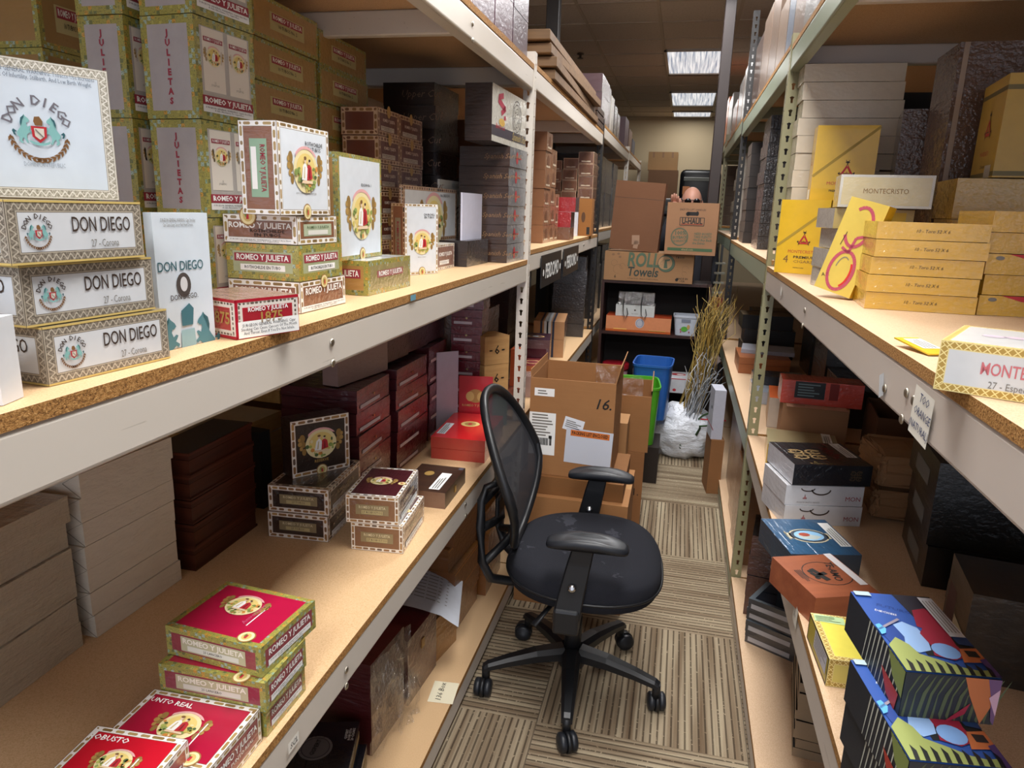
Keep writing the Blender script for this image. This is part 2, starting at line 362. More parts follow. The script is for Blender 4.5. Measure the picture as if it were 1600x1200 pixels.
def box(name, label, cat, A, B, z, top, depth, st, group=None, w=None, lid=None, bulge=0):
    """A, B: front bottom corners (image points on the plane z, or metres). top: image row of the top above A, or ('h', m)"""
    a, b = tow(A, z), tow(B, z)
    if w: b = a + (b - a).normalized() * w
    h = top[1] if isinstance(top, tuple) else hsolve(a, top)
    W = (b - a).length
    if not isinstance(st, dict): st = {'*': (None, 0, st)}
    if lid:
        vs, fs, mi, uv, mats = face_mesh(W, depth, h * (1 - lid) - .0012, st)
        o = mesh(name, vs, fs, mats, mi, uv=uv)
        lt = .0016; vs, fs, mi, uv, mats = face_mesh(W + lt, depth + lt, h * lid, st); l = mesh('lid', vs, fs, mats, mi, o, uv); l.location = (0, 0, h * (1 - lid))
    else:
        vs, fs, mi, uv, mats = face_mesh(W, depth, h, st); o = mesh(name, vs, fs, mats, mi, uv=uv)
    place(o, a, b, z, depth); tag(o, label, cat, group)
    bx = Box(o, W, depth, h)
    if lid: bx.F = frames(W + lt, depth + lt, h)
    bx.A, bx.B, bx.z = a, b, z
    return bx
def clone(bx, label, dx=0, dy=0, dz=0, drz=0, group=None):
    src = bx.root; o = src.copy(); COL.objects.link(o); o.location = src.location + Vector((dx, dy, dz)); o.rotation_euler.z = src.rotation_euler.z + drz
    if label: o['label'] = label
    if group: o['group'] = group
    for ch in src.children:
        c = ch.copy(); COL.objects.link(c); c.parent = o
    nb = Box(o, bx.w, bx.d, bx.h); nb.z = bx.z + dz; nb.A, nb.B = bx.A, bx.B
    return nb
ORD = ['topmost', 'second', 'third', 'fourth', 'fifth', 'sixth', 'seventh', 'eighth', 'ninth', 'tenth', 'eleventh', 'twelfth']
def ordn(k, n):                           # k counted from the bottom
    if k == n - 1: return 'topmost'
    if k == 0 and n > 2: return 'lowest'
    if k == 0: return 'lower'
    return ORD[n - 1 - k] + ' from top'
def stack(n, name, lab, cat, A, B, z, top, depth, st, group, deco=None, jx=.004, jr=.02, step=None, lid=None, skip=0):
    """n equal boxes; lab has {} for the place in the stack; top = image row of the stack's top above A, or ('h', total)"""
    a, b = tow(A, z), tow(B, z)
    H = (top[1] if isinstance(top, tuple) else hsolve(a, top)); h = H / n
    rnd = random.Random(int(abs(A[0] * 13 + B[0] * 7 + n * 101)))
    out = []
    first = None
    for k in range(n):
        l = lab.format(ordn(k, n))
        if first is None:
            first = box(name, l, cat, a, b, z, ('h', h - .0012), depth, st, group, lid=lid)
            if deco: deco(first)
            first.done(); out.append(first)
        else:
            out.append(clone(first, l, rnd.uniform(-jx, jx), rnd.uniform(-jx, jx), h * k, rnd.uniform(-jr, jr), group))
    return out
# ---- emblems ------------------------------------------------------
GOLD = ink('#a9874a', .4); GOLDL = ink('#c9b06a', .4); CREAMI = ink('#e4d6a4'); REDI = ink('#b52a33'); PINKI = ink('#dba6a4'); GRN = ink('#7d8f4a'); GRND = ink('#4d6038'); SKIN = ink('#e3c9a8'); TEAL = ink('#7fb3b0'); TEALD = ink('#2f5c64'); BRN = ink('#7a5632'); DKB = ink('#3a2c24'); NAVY = ink('#1d2a44'); GRAYI = ink('#77736c'); MAR = ink('#8e2230'); WHI = ink('#efefec')
def lovers(b, f, x, y, s, rot=0, gold=GOLD):
    """oval picture: gold coins at both sides, pink ribbon, two figures on a balcony in greenery. s = full width"""
    c, q = math.cos(rot), math.sin(rot); rn = random.Random(int(s * 1000))
    def T(pts): return [(x + (a * c - e * q) * s, y + (a * q + e * c) * s) for a, e in pts]
    E = lambda cx, cy, rx, ry, m, l=1, n=12: b.poly('emblem', f, T(ell(cx, cy, rx, ry, n)), m, l)
    for sx in (-1, 1):
        for k, (cx, cy, rx, ry) in enumerate(((.40, .17, .060, .085), (.455, .06, .045, .05), (.385, .04, .05, .07), (.43, -.04, .035, .045), (.37, -.12, .045, .075), (.465, .15, .03, .04))): E(sx * cx, cy, rx, ry, gold if k % 2 else ink('#8d6f3a'), 1 + k % 2)
    E(0, .0, .34, .31, CREAMI, 3, 24); b.poly('emblem', f, T(ell(0, .06, .36, .285, 12, math.radians(30), math.radians(150)) + ell(0, .06, .32, .245, 12, math.radians(150), math.radians(30))), PINKI, 4)
    E(0, .03, .26, .22, ink('#e0c878'), 4, 20)
    cs = [GRN, GRND, ink('#a9b05a'), ink('#c9b860'), ink('#8fa35a'), ink('#cf8a40'), CREAMI]
    for k in range(30):
        a = rn.uniform(math.radians(155), math.radians(385)); r_ = rn.uniform(.19, .31); E(r_ * math.cos(a), r_ * .88 * math.sin(a), rn.uniform(.02, .05), rn.uniform(.02, .045), cs[rn.randrange(7)], 5 + k % 3, 7)
    b.poly('emblem', f, T([(.0, -.13), (.15, -.10), (.13, .06), (.06, .11), (.01, .06)]), REDI, 8); b.poly('emblem', f, T([(.05, -.10), (.09, -.09), (.08, .05), (.06, .05)]), ink('#7d1c24'), 9)
    b.poly('emblem', f, T([(-.15, -.12), (-.01, -.13), (.02, .04), (-.04, .13), (-.11, .07)]), WHI, 8); b.poly('emblem', f, T([(-.10, -.10), (-.07, -.10), (-.05, .06), (-.07, .06)]), ink('#c9b88a'), 9)
    E(-.045, .15, .032, .04, SKIN, 9, 9); E(.055, .125, .028, .034, SKIN, 9, 9); E(-.05, .18, .038, .026, BRN, 10, 8); E(.07, .15, .028, .02, DKB, 10, 8)
    b.poly('emblem', f, T([(-.16, -.17), (.16, -.17), (.14, -.13), (-.13, -.13)]), SKIN, 9)
def seal(b, f, x, y, r, part='seal'):
    b.ell(part, f, x, y, r, r, ink('#9b7440'), 3).ell(part, f, x, y, r * .86, r * .86, CREAMI, 4).ell(part, f, x, y, r * .55, r * .6, GOLDL, 5, 12).rect(part, f, x, y - r * .05, r * .3, r * .6, REDI, 6).ell(part, f, x - r * .2, y + r * .15, r * .14, r * .3, GRN, 6, 8)
HORSE = [(-.115, .135), (-.13, .165), (-.17, .20), (-.185, .225), (-.20, .20), (-.235, .17), (-.25, .10), (-.245, .04), (-.27, .0), (-.305, -.05), (-.30, -.10), (-.27, -.12), (-.285, -.17), (-.25, -.21), (-.225, -.20), (-.245, -.165), (-.225, -.12), (-.20, -.15), (-.18, -.20), (-.15, -.20), (-.165, -.165), (-.175, -.12), (-.165, -.07), (-.13, -.04), (-.10, -.06), (-.09, -.03), (-.13, .0), (-.115, .02), (-.10, .05), (-.12, .06), (-.15, .04), (-.165, .08), (-.16, .11), (-.14, .11)]
TAIL = [(-.30, -.04), (-.35, .0), (-.37, -.03), (-.35, -.09), (-.32, -.10), (-.335, -.05)]
MANE = [(-.185, .225), (-.20, .20), (-.235, .17), (-.25, .10), (-.245, .05), (-.225, .09), (-.215, .14), (-.19, .18)]
HORSE, TAIL, MANE = ([(-x, y) for x, y in q] for q in (HORSE, TAIL, MANE))
def crest(b, f, x, y, s, full=True):
    """heraldic crest: lettered arch, two rearing horses, crowned shield, laurel branches. s = full width"""
    T = lambda pts: [(x + a * s, y + e * s) for a, e in pts]
    G = ink('#6f6a66') if full else ink('#5d5148')
    b.arc('emblem', f, 'DON DIEGO', x, y + .02 * s, .42 * s, .20 * s, ink('#6d6a72') if full else DKB, math.radians(170), math.radians(10), .02)
    for sx in (-1, 1):
        for i in range(9):
            a = math.radians(-172 + i * 10.5); px, py = .40 * math.cos(a), .40 * math.sin(a) - .05
            if sx > 0: px = -px
            t = (a + math.pi / 2) * (1 if sx < 0 else 1)
            for da in (-.5, .5):
                aa = (a - math.pi / 2 + da) if sx < 0 else (math.pi - (a - math.pi / 2 + da))
                cx, cy = px + .035 * math.cos(aa + math.pi), py + .035 * math.sin(aa + math.pi); L, W = .055, .02; c, q = math.cos(aa), math.sin(aa)
                b.poly('emblem', f, T([(cx + e * c - g * q, cy + e * q + g * c) for e, g in ((-L, 0), (0, -W), (L, 0), (0, W))]), BRN, 2)
        for pts, m, l in ((HORSE, TEAL, 3), (TAIL, TEALD, 4), (MANE, TEALD, 4)): b.poly('emblem', f, T([(a * -sx, e) for a, e in pts][::-sx]), m, l)
    b.poly('emblem', f, T([(-.11, .06), (.11, .06), (.10, -.10), (.0, -.19), (-.10, -.10)]), REDI, 5); b.poly('emblem', f, T([(-.07, .03), (.07, .03), (.065, -.09), (0, -.14), (-.065, -.09)]), ink('#cfc8bb'), 6)
    b.poly('emblem', f, T([(-.06, .0), (-.05, .02), (.05, -.09), (.04, -.11)]), GRAYI, 7)
    b.poly('emblem', f, T([(-.05, .07), (.05, .07), (.06, .14), (.02, .21), (-.05, .20), (-.07, .13)]), BRN, 6)
    b.poly('emblem', f, T(ell(0, -.13, .17, .10, 12, math.radians(200), math.radians(340)) + ell(0, -.13, .14, .06, 12, math.radians(340), math.radians(200))), TEAL, 7)
def tri(b, f, x, y, s, rot=0, col=None):
    """red triangle with a pale heart and crossed swords. s = triangle width"""
    c, q = math.cos(rot), math.sin(rot); T = lambda pts: [(x + (a * c - e * q) * s, y + (a * q + e * c) * s) for a, e in pts]; R_ = col or ink('#b3282b'); K = ink('#3d2f1c')
    for x0, y0, x1, y1 in ((-.5, -.42, .14, .95), (.5, -.42, -.14, .95), (-.62, -.08, .62, -.08)):
        L = math.hypot(x1 - x0, y1 - y0); nx, ny = -(y1 - y0) / L * .02, (x1 - x0) / L * .02
        b.poly('emblem', f, T([(x0 - nx, y0 - ny), (x1 - nx, y1 - ny), (x1 + nx, y1 + ny), (x0 + nx, y0 + ny)]), K, 3)
        ux, uy = (x1 - x0) / L, (y1 - y0) / L
        for k in (.12, .88) if abs(y1 - y0) > .1 else (.06, .94):
            mx, my = x0 + (x1 - x0) * k, y0 + (y1 - y0) * k; b.poly('emblem', f, T([(mx - ny * 5 - nx, my + nx * 5 - ny)] + [(mx + nx * 5, my + ny * 5), (mx + ux * .04 + nx * 5, my + uy * .04 + ny * 5), (mx + ux * .04 - nx * 5, my + uy * .04 - ny * 5), (mx - nx * 5, my - ny * 5)]), K, 3)
    for q_ in ([(-.5, -.22), (-.04, .58), (-.0, .36), (-.24, -.06)], [(.5, -.22), (.24, -.06), (.0, .36), (.04, .58)], [(-.46, -.28), (-.22, -.12), (.22, -.12), (.46, -.28)]): b.poly('emblem', f, T(q_), R_, 4)
    b.text('emblem', f, 'db', x - .0 * s, y + .0 * s, .16 * s, R_, .01, layer=4, rot=rot)
WARN = 'SURGEON GENERAL WARNING: Cigar\nSmoking Can Cause Cancers Of The Mouth\nAnd Throat, Even If You Do Not Inhale.'
WARN2 = 'SURGEON GENERAL WARNING: Cigars Are Not\nA Safe Alternative To Cigarettes.'
def warn(b, f, x, y, w, h, rot=0, t=WARN, m=None, big=False):
    b.rect('warning_label', f, x, y, w, h, m or WHI, 2, rot)
    n = t.count('\n') + 1; b.text('warning_label', f, t, x, y, h / (n + .6) * .95, ink('#2a2c33'), 0, rot=rot, layer=3, fit=w * .92, res=1)
def greek(b, f, x, y, w, h, n, m, rot=0, part='small_print'):
    """rows of tiny illegible print"""
    c, q = math.cos(rot), math.sin(rot)
    for i in range(n):
        yy = h / 2 - (i + .5) * h / n; ww = w * random.uniform(.6, 1); b.rect(part, f, x - (w - ww) / 2 * c - yy * q, y - (w - ww) / 2 * q + yy * c, ww, h / n * .45, m, 2, rot)
def bars(b, f, x, y, w, h, n=24, part='barcode'):
    for i in range(n):
        if random.random() < .62: b.rect(part, f, x - w / 2 + w * (i + .5) / n, y, w / n * random.uniform(.5, 1), h, BLK, 3)

def boxt(name, label, cat, zt, h, st, group=None, **c):
    """box from image points of its top corners (FL, FR, BL, BR) lying on the plane zt"""
    q = {k: P(*v, z=zt) for k, v in c.items()}
    if 'FL' in q and 'FR' in q: a, b = q['FL'], q['FR']; dep = (q['BL'] - a).length if 'BL' in q else (q['BR'] - b).length
    elif 'FL' in q: a = q['FL']; b = a + (q['BR'] - q['BL']); dep = (q['BL'] - a).length
    else: b = q['FR']; a = b + (q['BL'] - q['BR']); dep = (q['BR'] - b).length
    return box(name, label, cat, (a.x, a.y), (b.x, b.y), zt - h, ('h', h), dep, st, group)
# ---------------------------------------------------------------- setting
def sbox(name, x0, x1, y0, y1, z0, z1, m, parent=None):
    o = boxo(name, x0, x1, y0, y1, z0, z1, m, parent)
    if not parent: tag(o, kind='structure')
    return o
M_DARK = flat('#2a2521', .8); M_SUB = flat('#6e6152', .9)
fl = sbox('floor', -3.5, 3.5, -2.5, 12.4, -.1, -.006, M_SUB)
def carpet_tile(rot):
    s = .3035; vs = [(-s, -s, 0), (s, -s, 0), (s, s, 0), (-s, s, 0), (-s, -s, -.006), (s, -s, -.006), (s, s, -.006), (-s, s, -.006)]
    uv0 = [(x, y) if not rot else (y, x) for x, y, _ in vs[:4]]
    fs = [(0, 1, 2, 3), (0, 4, 5, 1), (1, 5, 6, 2), (2, 6, 7, 3), (3, 7, 4, 0)]
    return vs, fs, [uv0] + [[(0, 0)] * 4] * 4
CT = {}
for i in range(-1, 2):
    for j in range(-2, 14):
        rot = (i + j + 1) % 2
        if rot not in CT:
            v_, f__, u_ = carpet_tile(rot); CT[rot] = mesh('carpet_tile', v_, f__, M_CARPET, parent=fl, uv=u_); o = CT[rot]
        else: o = CT[rot].copy(); COL.objects.link(o)
        o.location = (i * .61, 1.817 + .304 + .6083 * j - .6083, .0)
ce = sbox('ceiling', -3.5, 3.5, -2.5, 12.4, 3.03, 3.1, M_DARK)
bm = bmesh.new(); addbox(bm, -.297, .297, -.297, .297, 0, .02, .004); ct0 = bmo('ceiling_tile', bm, M_CEIL, ce)
LAMPY = [(7.42, 8.62), (9.86, 11.06), (11.68, 12.28)]
first = True
for i in range(-5, 5):
    for j in range(-1, 24):
        cx, cy = -.017 + .6 * i, 12.4 - .3 - .6 * j
        if cy > 12.3 or (i == 0 and any(a - .05 < cy < b + .05 for a, b in LAMPY + [(ly - .6, ly + .6) for _, ly, _ in LIGHTS])): continue
        if (cy < 4.6 or i < -4 or i > 2): continue
        o = ct0 if first else ct0.copy(); first = False
        if o is not ct0: COL.objects.link(o)
        o.location = (cx, cy, 3.0 + random.uniform(0, .002))
bm = bmesh.new()
for i in range(-6, 7): addbox(bm, -.317 + .6 * i - .012, -.317 + .6 * i + .012, -2.5, 12.4, 2.993, 3.004)
for j in range(25): addbox(bm, -3.5, 3.5, 12.4 - .6 * j - .012, 12.4 - .6 * j + .012, 2.9935, 3.0045)
bmo('ceiling_grid', bm, flat('#b9ac9a', .6), ce)
bm = bmesh.new(); addbox(bm, -3.5, 3.5, -2.5, 4.4, 3.005, 3.02); addbox(bm, -3.5, -2.75, 4.4, 12.4, 3.005, 3.02); addbox(bm, 2.0, 3.5, 4.4, 12.4, 3.005, 3.02); bmo('tile_field', bm, M_CEIL, ce)
sbox('wall_back', -3.5, 3.5, 12.4, 12.5, 0, 3.05, M_WALL)
sbox('wall_left', -3.6, -3.5, -2.5, 12.4, 0, 3.05, M_DARK); sbox('wall_right', 3.5, 3.6, -2.5, 12.4, 0, 3.05, M_DARK)
sbox('trim_1', -3.5, 3.5, 12.385, 12.4, 2.95, 3.0, flat('#c9b896', .6))
M_L1 = m_lamp('#7d90a8', .72); M_L2 = m_lamp('#c8ced6', 9, 'bright_diffuser'); M_FRAME = flat('#cfc8bd', .5)
def troffer(y0, y1, m, lab):
    e = empty('ceiling_light', (-.017, (y0 + y1) / 2, 2.98)); tag(e, lab, 'ceiling light', 'ceiling troffers'); hy = (y1 - y0) / 2
    bm = bmesh.new()
    for a in ((-.3, .3, -hy, -hy + .025), (-.3, .3, hy - .025, hy), (-.3, -.275, -hy, hy), (.275, .3, -hy, hy)): addbox(bm, *a, 0, .04)
    bmo('frame', bm, M_FRAME, e); boxo('diffuser', -.275, .275, -hy + .025, hy - .025, .012, .02, m, e)
for (a, b), l in zip(LAMPY, ('nearest of the three ceiling light panels in view, bluish ribbed diffuser', 'middle one of the three ceiling light panels in view', 'farthest ceiling light panel, close to the back wall')): troffer(a, b, M_L1, l)
for k, (_, ly, _) in enumerate(LIGHTS): troffer(ly - .6, ly + .6, M_L2, ('ceiling light panel above the aisle near the camera', 'ceiling light panel behind the camera', 'ceiling light panel above the office chair', 'ceiling light panel above the dark bookcase')[k])
e = empty('fire_sprinkler', P(907, 84, z=2.99)); tag(e, 'small dark sprinkler head hanging from the left part of the ceiling', 'sprinkler')
bm = bmesh.new(); lathe(bm, [(.035, .0), (.035, -.008), (.012, -.012), (.012, -.04)], 14); bmo('escutcheon', bm, flat('#4a4038', .4), e); bm = bmesh.new(); lathe(bm, [(.03, -.045), (.03, -.04)], 12); bmo('deflector', bm, flat('#3a322c', .4), e)
e = empty('downlight', P(940, 166.5, z=2.985)); tag(e, 'small round recessed lamp glowing above the left racks', 'ceiling light')
bm = bmesh.new(); lathe(bm, [(.11, .012), (.11, 0), (.085, 0), (.085, .012)], 24); bmo('trim_ring', bm, M_FRAME, e)
t = NT('downlight_lens'); t.fin('#fff1dc', .4); t.b.inputs['Emission Color'].default_value = lin('#ffe9cc'); t.b.inputs['Emission Strength'].default_value = 4; bm = bmesh.new(); lathe(bm, [(.084, -.004), (.084, .004)], 20); bmo('lens', bm, t.m, e)
e = empty('dome_camera', P(1018, 186, z=2.985)); tag(e, 'tiny dark security camera dome under the ceiling by the back wall', 'security camera')
bm = bmesh.new(); lathe(bm, [(.07, .01), (.07, -.02), (.055, -.02)], 16); bmo('base', bm, M_DARK, e); bm = bmesh.new(); lathe(bm, [(.05, -.02), (.042, -.045), (.02, -.06), (.005, -.063)], 14); bmo('dome', bm, flat('#0d0d0f', .15), e)
tag(boxo('column', .155, .232, 5.6, 5.677, 0, 2.995, flat('#2c1f1c', .5), bev=.004), 'dark brown square steel column rising behind the moving box to the ceiling', 'column')
tag(boxo('column', -.985, -.90, 4.98, 5.06, 0, 2.995, flat('#1f1b1a', .5), bev=.004), 'black square steel column above the left racks beside the plank pile', 'column')
# ---------------------------------------------------------------- racks
def keyplate(bm, o, u, v, n, W, H, pitch=.0425):
    """strip W wide, H high starting at o with a column of keyhole slots, 2 mm thick"""
    k = int(H / pitch); z0 = 0
    def V(a, b, c=0): return bm.verts.new(o + u * a + v * b + n * c)
    rx, ry = .0075, .0085; cx = W * .52
    prev = None
    for i in range(k):
        b0, b1 = i * pitch, (i + 1) * pitch if i < k - 1 else H; cy = b0 + pitch * .5
        outer = [(0, b0), (cx, b0), (W, b0), (W, cy), (W, b1), (cx, b1), (0, b1), (0, cy)]
        inner = [(cx - rx * .5, cy - ry - .003), (cx, cy - ry - .0045), (cx + rx * .5, cy - ry - .003), (cx + rx * .55, cy), (cx + rx, cy + ry * .7), (cx, cy + ry * 1.15), (cx - rx, cy + ry * .7), (cx - rx * .55, cy)]
        O = [V(*q) for q in outer]; I = [V(*q) for q in inner]
        for a in range(8): bm.faces.new((O[a], O[(a + 1) % 8], I[(a + 1) % 8], I[a]))
        J = [V(q[0], q[1], -.002) for q in inner]
        for a in range(8): bm.faces.new((I[a], I[(a + 1) % 8], J[(a + 1) % 8], J[a]))
def post(parent, x, y, z0, z1, sx, m, sy=1):
    bm = bmesh.new(); V = Vector; W = .038
    keyplate(bm, V((x, y, z0)), V((sx, 0, 0)), V((0, 0, 1)), V((0, -1, 0)), W, z1 - z0)
    keyplate(bm, V((x, y, z0)), V((0, sy, 0)), V((0, 0, 1)), V((-sx, 0, 0)), W, z1 - z0)
    me = bpy.data.meshes.new('post'); bm.to_mesh(me); bm.free(); me.materials.append(m); o = bpy.data.objects.new('post', me); COL.objects.link(o); o.parent = parent; return o
def slab(parent, x0, x1, y0, y1, zt, m, me_, th=.0165, mu=None):
    bm = bmesh.new(); addbox(bm, x0, x1, y0, y1, zt - th, zt)
    for f in bm.faces: f.material_index = 0 if f.normal.z > .5 else (2 if f.normal.z < -.5 else 1)
    o = bmo('shelf_board', bm, [m, me_, mu or M_BUND], parent); return o
def rack(label, side, xf, y0, y1, levels, ztop, mb, mp, mt=None, depth=.91, back=None, near_post=True, far_post=True, bars_=True, beam_h=.065, group=None):
    """levels: heights of board tops. xf: aisle plane. side -1 left, +1 right"""
    r_ = empty('shelving_rack', (0, 0, 0)); tag(r_, label, 'shelving rack', group); xb = xf + side * depth
    if near_post:
        post(r_, xf, y0, 0, ztop, side, mp); post(r_, xb, y0, 0, ztop, -side, mp)
    if far_post: post(r_, xf, y1, 0, ztop, side, mp, -1); post(r_, xb, y1, 0, ztop, -side, mp, -1)
    for zt in levels:
        lo = .012 if zt < .2 else 0
        bt = zt - .0165; bb = max(bt - beam_h, .012)
        for xx in (xf, xb):
            s_ = side if xx == xf else -side
            bm = bmesh.new(); addbox(bm, min(xx + s_ * .002, xx + s_ * .012), max(xx + s_ * .002, xx + s_ * .012), y0 + .002, y1 - .002, bb, bt, .0055, seg=3); addbox(bm, min(xx + s_ * .006, xx + s_ * .036), max(xx + s_ * .006, xx + s_ * .036), y0 + .004, y1 - .004, bb, bb + .004)
            bmo('beam', bm, mb if not (side > 0 and zt > 2) else M_GREEN, r_)
        slab(r_, min(xf, xb) + .001, max(xf, xb) - .001, y0 + .003, y1 - .003, zt, mt or M_BTOP, M_BEDGE)
        if bars_ and zt > .2:
            for yy in (y0 + .03, y0 + (y1 - y0) * .68, y1 - .05): boxo('crossbar', min(xf, xb) + .036, max(xf, xb) - .036, yy - .014, yy + .014, bt - .058, bt - .0005, mb, r_, .003)
    if back: boxo('back_panel', min(xb + side * .003, xb + side * .009), max(xb + side * .003, xb + side * .009), y0, y1, .1, back, M_WALLB, r_)
    return r_
LR = rack('nearest left rack with cream beams and particleboard shelves of gift boxes', -1, -.54, .16, 2.565, [.10, .705, 1.32, 1.978], 2.0, M_CREAM, M_CREAM, back=1.3, far_post=False, group='left row of racks')
LR2 = rack('second left rack, behind the white slotted post, with two black name plates on its beam', -1, -.54, 2.567, 4.75, [.10, .722, 1.352, 1.985], 2.02, M_CREAM, M_CREAM, far_post=False, group='left row of racks')
LR3 = rack('third left rack with dark slotted post beside the brown cardboard sheets', -1, -.54, 4.752, 6.9, [.10, .74, 1.38, 2.035], 2.06, M_CREAM, M_BLACKST, far_post=False, group='left row of racks')
LR4 = rack('farthest left rack, thin pale posts near the back wall', -1, -.54, 6.905, 8.8, [.10, .74, 1.38, 2.05], 2.08, M_CREAM, M_CREAM, group='left row of racks')
RR = rack('nearest right rack with pale beams holding yellow boxes', 1, .305, .30, 2.745, [.085, .685, 1.325, 2.063], 2.09, M_CREAMR, M_OLIVE, M_BTOPR, far_post=False, group='right row of racks', beam_h=.07)
RR2 = rack('second right rack, behind the olive slotted post, holding a tall black stack', 1, .305, 2.75, 4.9, [.085, .69, 1.345, 2.075], 2.10, M_GREEN, M_OLIVE, M_BTOPR, far_post=False, group='right row of racks', beam_h=.08)
RR3 = rack('third right rack with dark posts beside the dried grasses', 1, .305, 4.905, 7.0, [.085, .70, 1.36, 2.10], 2.7, M_GREEN, M_BLACKST, M_BTOPR, far_post=False, group='right row of racks', beam_h=.08)
RR4 = rack('farthest right rack behind the dark column', 1, .305, 7.005, 9.2, [.085, .70, 1.40, 2.15], 2.2, M_GREEN, M_OLIVE, M_BTOPR, group='right row of racks')
BK = rack('rack standing back to back behind the left row, seen between the dark boxes', -1, -1.52, .3, 4.6, [.10, .705, 1.34, 1.98], 2.0, M_CREAM, M_BLACKST, group='hidden rows', bars_=False)
BK2 = rack('rack standing back to back behind the right row', 1, 1.28, .3, 4.6, [.10, .70, 1.325, 2.06], 2.1, M_GREEN, M_OLIVE, group='hidden rows', bars_=False)
M_BOLT = flat('#b9b2a4', .35, 1)
def bolt(rk, px, py, xf, s_):
    p = P(px, py, x=xf); bm = bmesh.new(); lathe(bm, [(.0068, 0), (.0068, s_ * .001), (.0045, s_ * .0028), (.0005, s_ * .003)], 12, axis='x')
    bmo('rivet', bm, M_BOLT, rk, loc=(xf - (0 if s_ > 0 else .0), p.y, p.z))
for a, b in ((518.5, 535), (520, 567.5), (541, 1047), (541, 1072), (727, 788), (728, 806)): bolt(LR, a, b, -.541, 1)
for a, b in ((738, 37), (738, 63)): bolt(LR, a, b, -.541, 1)
for a, b in ((1383, 607), (1417, 614), (1409.5, 655), (1258, 485), (1254, 509), (1209, 868), (1206, 886), (1428, 626)): bolt(RR, a, b, .306, -1)
for a, b in ((912, 373), (912, 383)): bolt(LR2, a, b, -.541, 1)
def sticker(rk, px, py, w, h, xf, side, lines, c='#e6e2d6', rot=0, name='paper_note', tc='#2b3a6a', curl=0):
    p = P(px, py, x=xf); f = -side; e = empty(name, (xf + f * .0006, p.y, p.z)); e.parent = rk; e.rotation_euler = (0, 0, math.pi / 2 if side < 0 else -math.pi / 2)
    b = Box(e, w, .0, h); b.F['F'] = (Vector((0, 0, 0)), Vector((math.cos(rot), 0, math.sin(rot))), Vector((-math.sin(rot), 0, math.cos(rot))), Vector((0, -1, 0)), w, h)
    b.rect('paper', 'F', 0, 0, w, h, ink(c, .8), 1)
    for t, x, y, s_ in lines: b.text('handwriting', 'F', t, x, y, s_, ink(tc), .004, shear=.2, layer=3)
    b.done(); return e
sticker(RR, 1440, 650, .072, .062, .3045, 1, [('TOO', .004, .020, .016), ('ORANGE', .004, .002, .015), ('(NATURAL)', 0, -.017, .0145)], rot=-.05)
sticker(RR, 1221, 455, .030, .026, .3045, 1, [], '#dcd8cf'); sticker(RR, 1378, 602, .022, .034, .3045, 1, [], '#bfc4c8', .4)
sticker(RR, 1232, 920, .045, .05, .3045, 1, [('36', 0, .0, .014)], '#dcd9cc'); sticker(RR, 1243, 960, .05, .045, .3045, 1, [('2 3', 0, 0, .014)], '#e2ddcf', tc='#33302c')
sticker(LR, 458, 1160, .032, .02, -.5395, -1, [('SCL', 0, 0, .014)], '#e8e4da', tc='#22201e'); sticker(LR, 645, 465, .03, .012, -.5393, -1, [], '#5c8fa0')
bp = P(693, 1082, z=.1); e = empty('paper_note', (bp.x, bp.y, .1005), .1 + math.pi / 2); e.parent = LR; b = Box(e, .10, .075, 0); b.rect('paper', 'T', 0, 0, .095, .075, ink('#e6ddc0', .8), 1).text('handwriting', 'T', '136 Box', 0, .008, .024, BLK, .0, shear=.2, layer=3).done()
def plate(px, py, ln, rot):                    # black name plates hung on the beam
    pass
for k, (x0, y0, x1, y1, l) in enumerate(((847, 400, 878, 386, 'black hanging name plate with white capitals, nearer of the two on the left beam'), (882, 384, 905, 375, 'black hanging name plate with white capitals, farther of the two on the left beam'))):
    a, b_ = P(x0, y0, x=-.535), P(x1, y1, x=-.535); e = empty('name_plate', (-.5355, (a.y + b_.y) / 2, 1.275), math.pi / 2); W = abs(a.y - b_.y); tag(e, l, 'sign', 'name plates on the beam')
    boxo('plate', -W / 2, W / 2, 0, .003, -.085, .045, flat('#1c1a1a', .4), e); b = Box(e, W, .003, .0)
    b.text('lettering', 'F', 'PERDOMO', 0, -.025, .085, WHI, .02, layer=2, fit=W * .66, res=2)
    for s_ in (-1, 1): b.ell('lettering', 'F', s_ * W * .42, -.025, .014, .014, WHI, 2, 10)
    b.done()
# ---------------------------------------------------------------- LEFT, middle shelf (L2)
Z2 = 1.32
W_LID = flat('#d9dde2', .35, 0, 0, .3); W_SIL = flat('#b7b3a8', .4, 0, 1)
donS = {'*': (B_DON, .011, flat('#d4d8dc', .35, 0, 0, .2)), 'T': (None, 0, flat('#8d8062', .4, .3)), 'D': (None, 0, flat('#7d7052', .5))}
def deco_don(b):
    b.text('lettering', 'F', 'DON DIEGO', .024, .006, .020, DKB, .006, fit=b.w * .46, res=3).text('lettering', 'F', '27 - Corona', .026, -.012, .0105, GRAYI, 0, fit=b.w * .22, res=2)
    crest(b, 'F', -b.w * .31, 0, b.h * .56, False)
    b.text('lettering', 'L', 'DON DIEGO', .01, .008, .019, DKB, .008, fit=b.d * .55, res=2).text('lettering', 'L', '27 - Corona', .01, -.012, .0105, GRAYI, 0, fit=b.d * .3, res=1)
    for f, a in (('F', b.w), ('L', b.d)):
        for s in (-1, 1): b.rect('gold_edge', f, 0, s * (b.h / 2 - .001), a, .002, GOLDL, 1)
s1 = stack(3, 'cigar_box', 'white corona cigar box with heraldic crest, {} of three at far left', 'cigar box', (77, 605), (266, 560), Z2, 311, .14, donS, 'corona boxes with crest', deco_don, 0, 0)
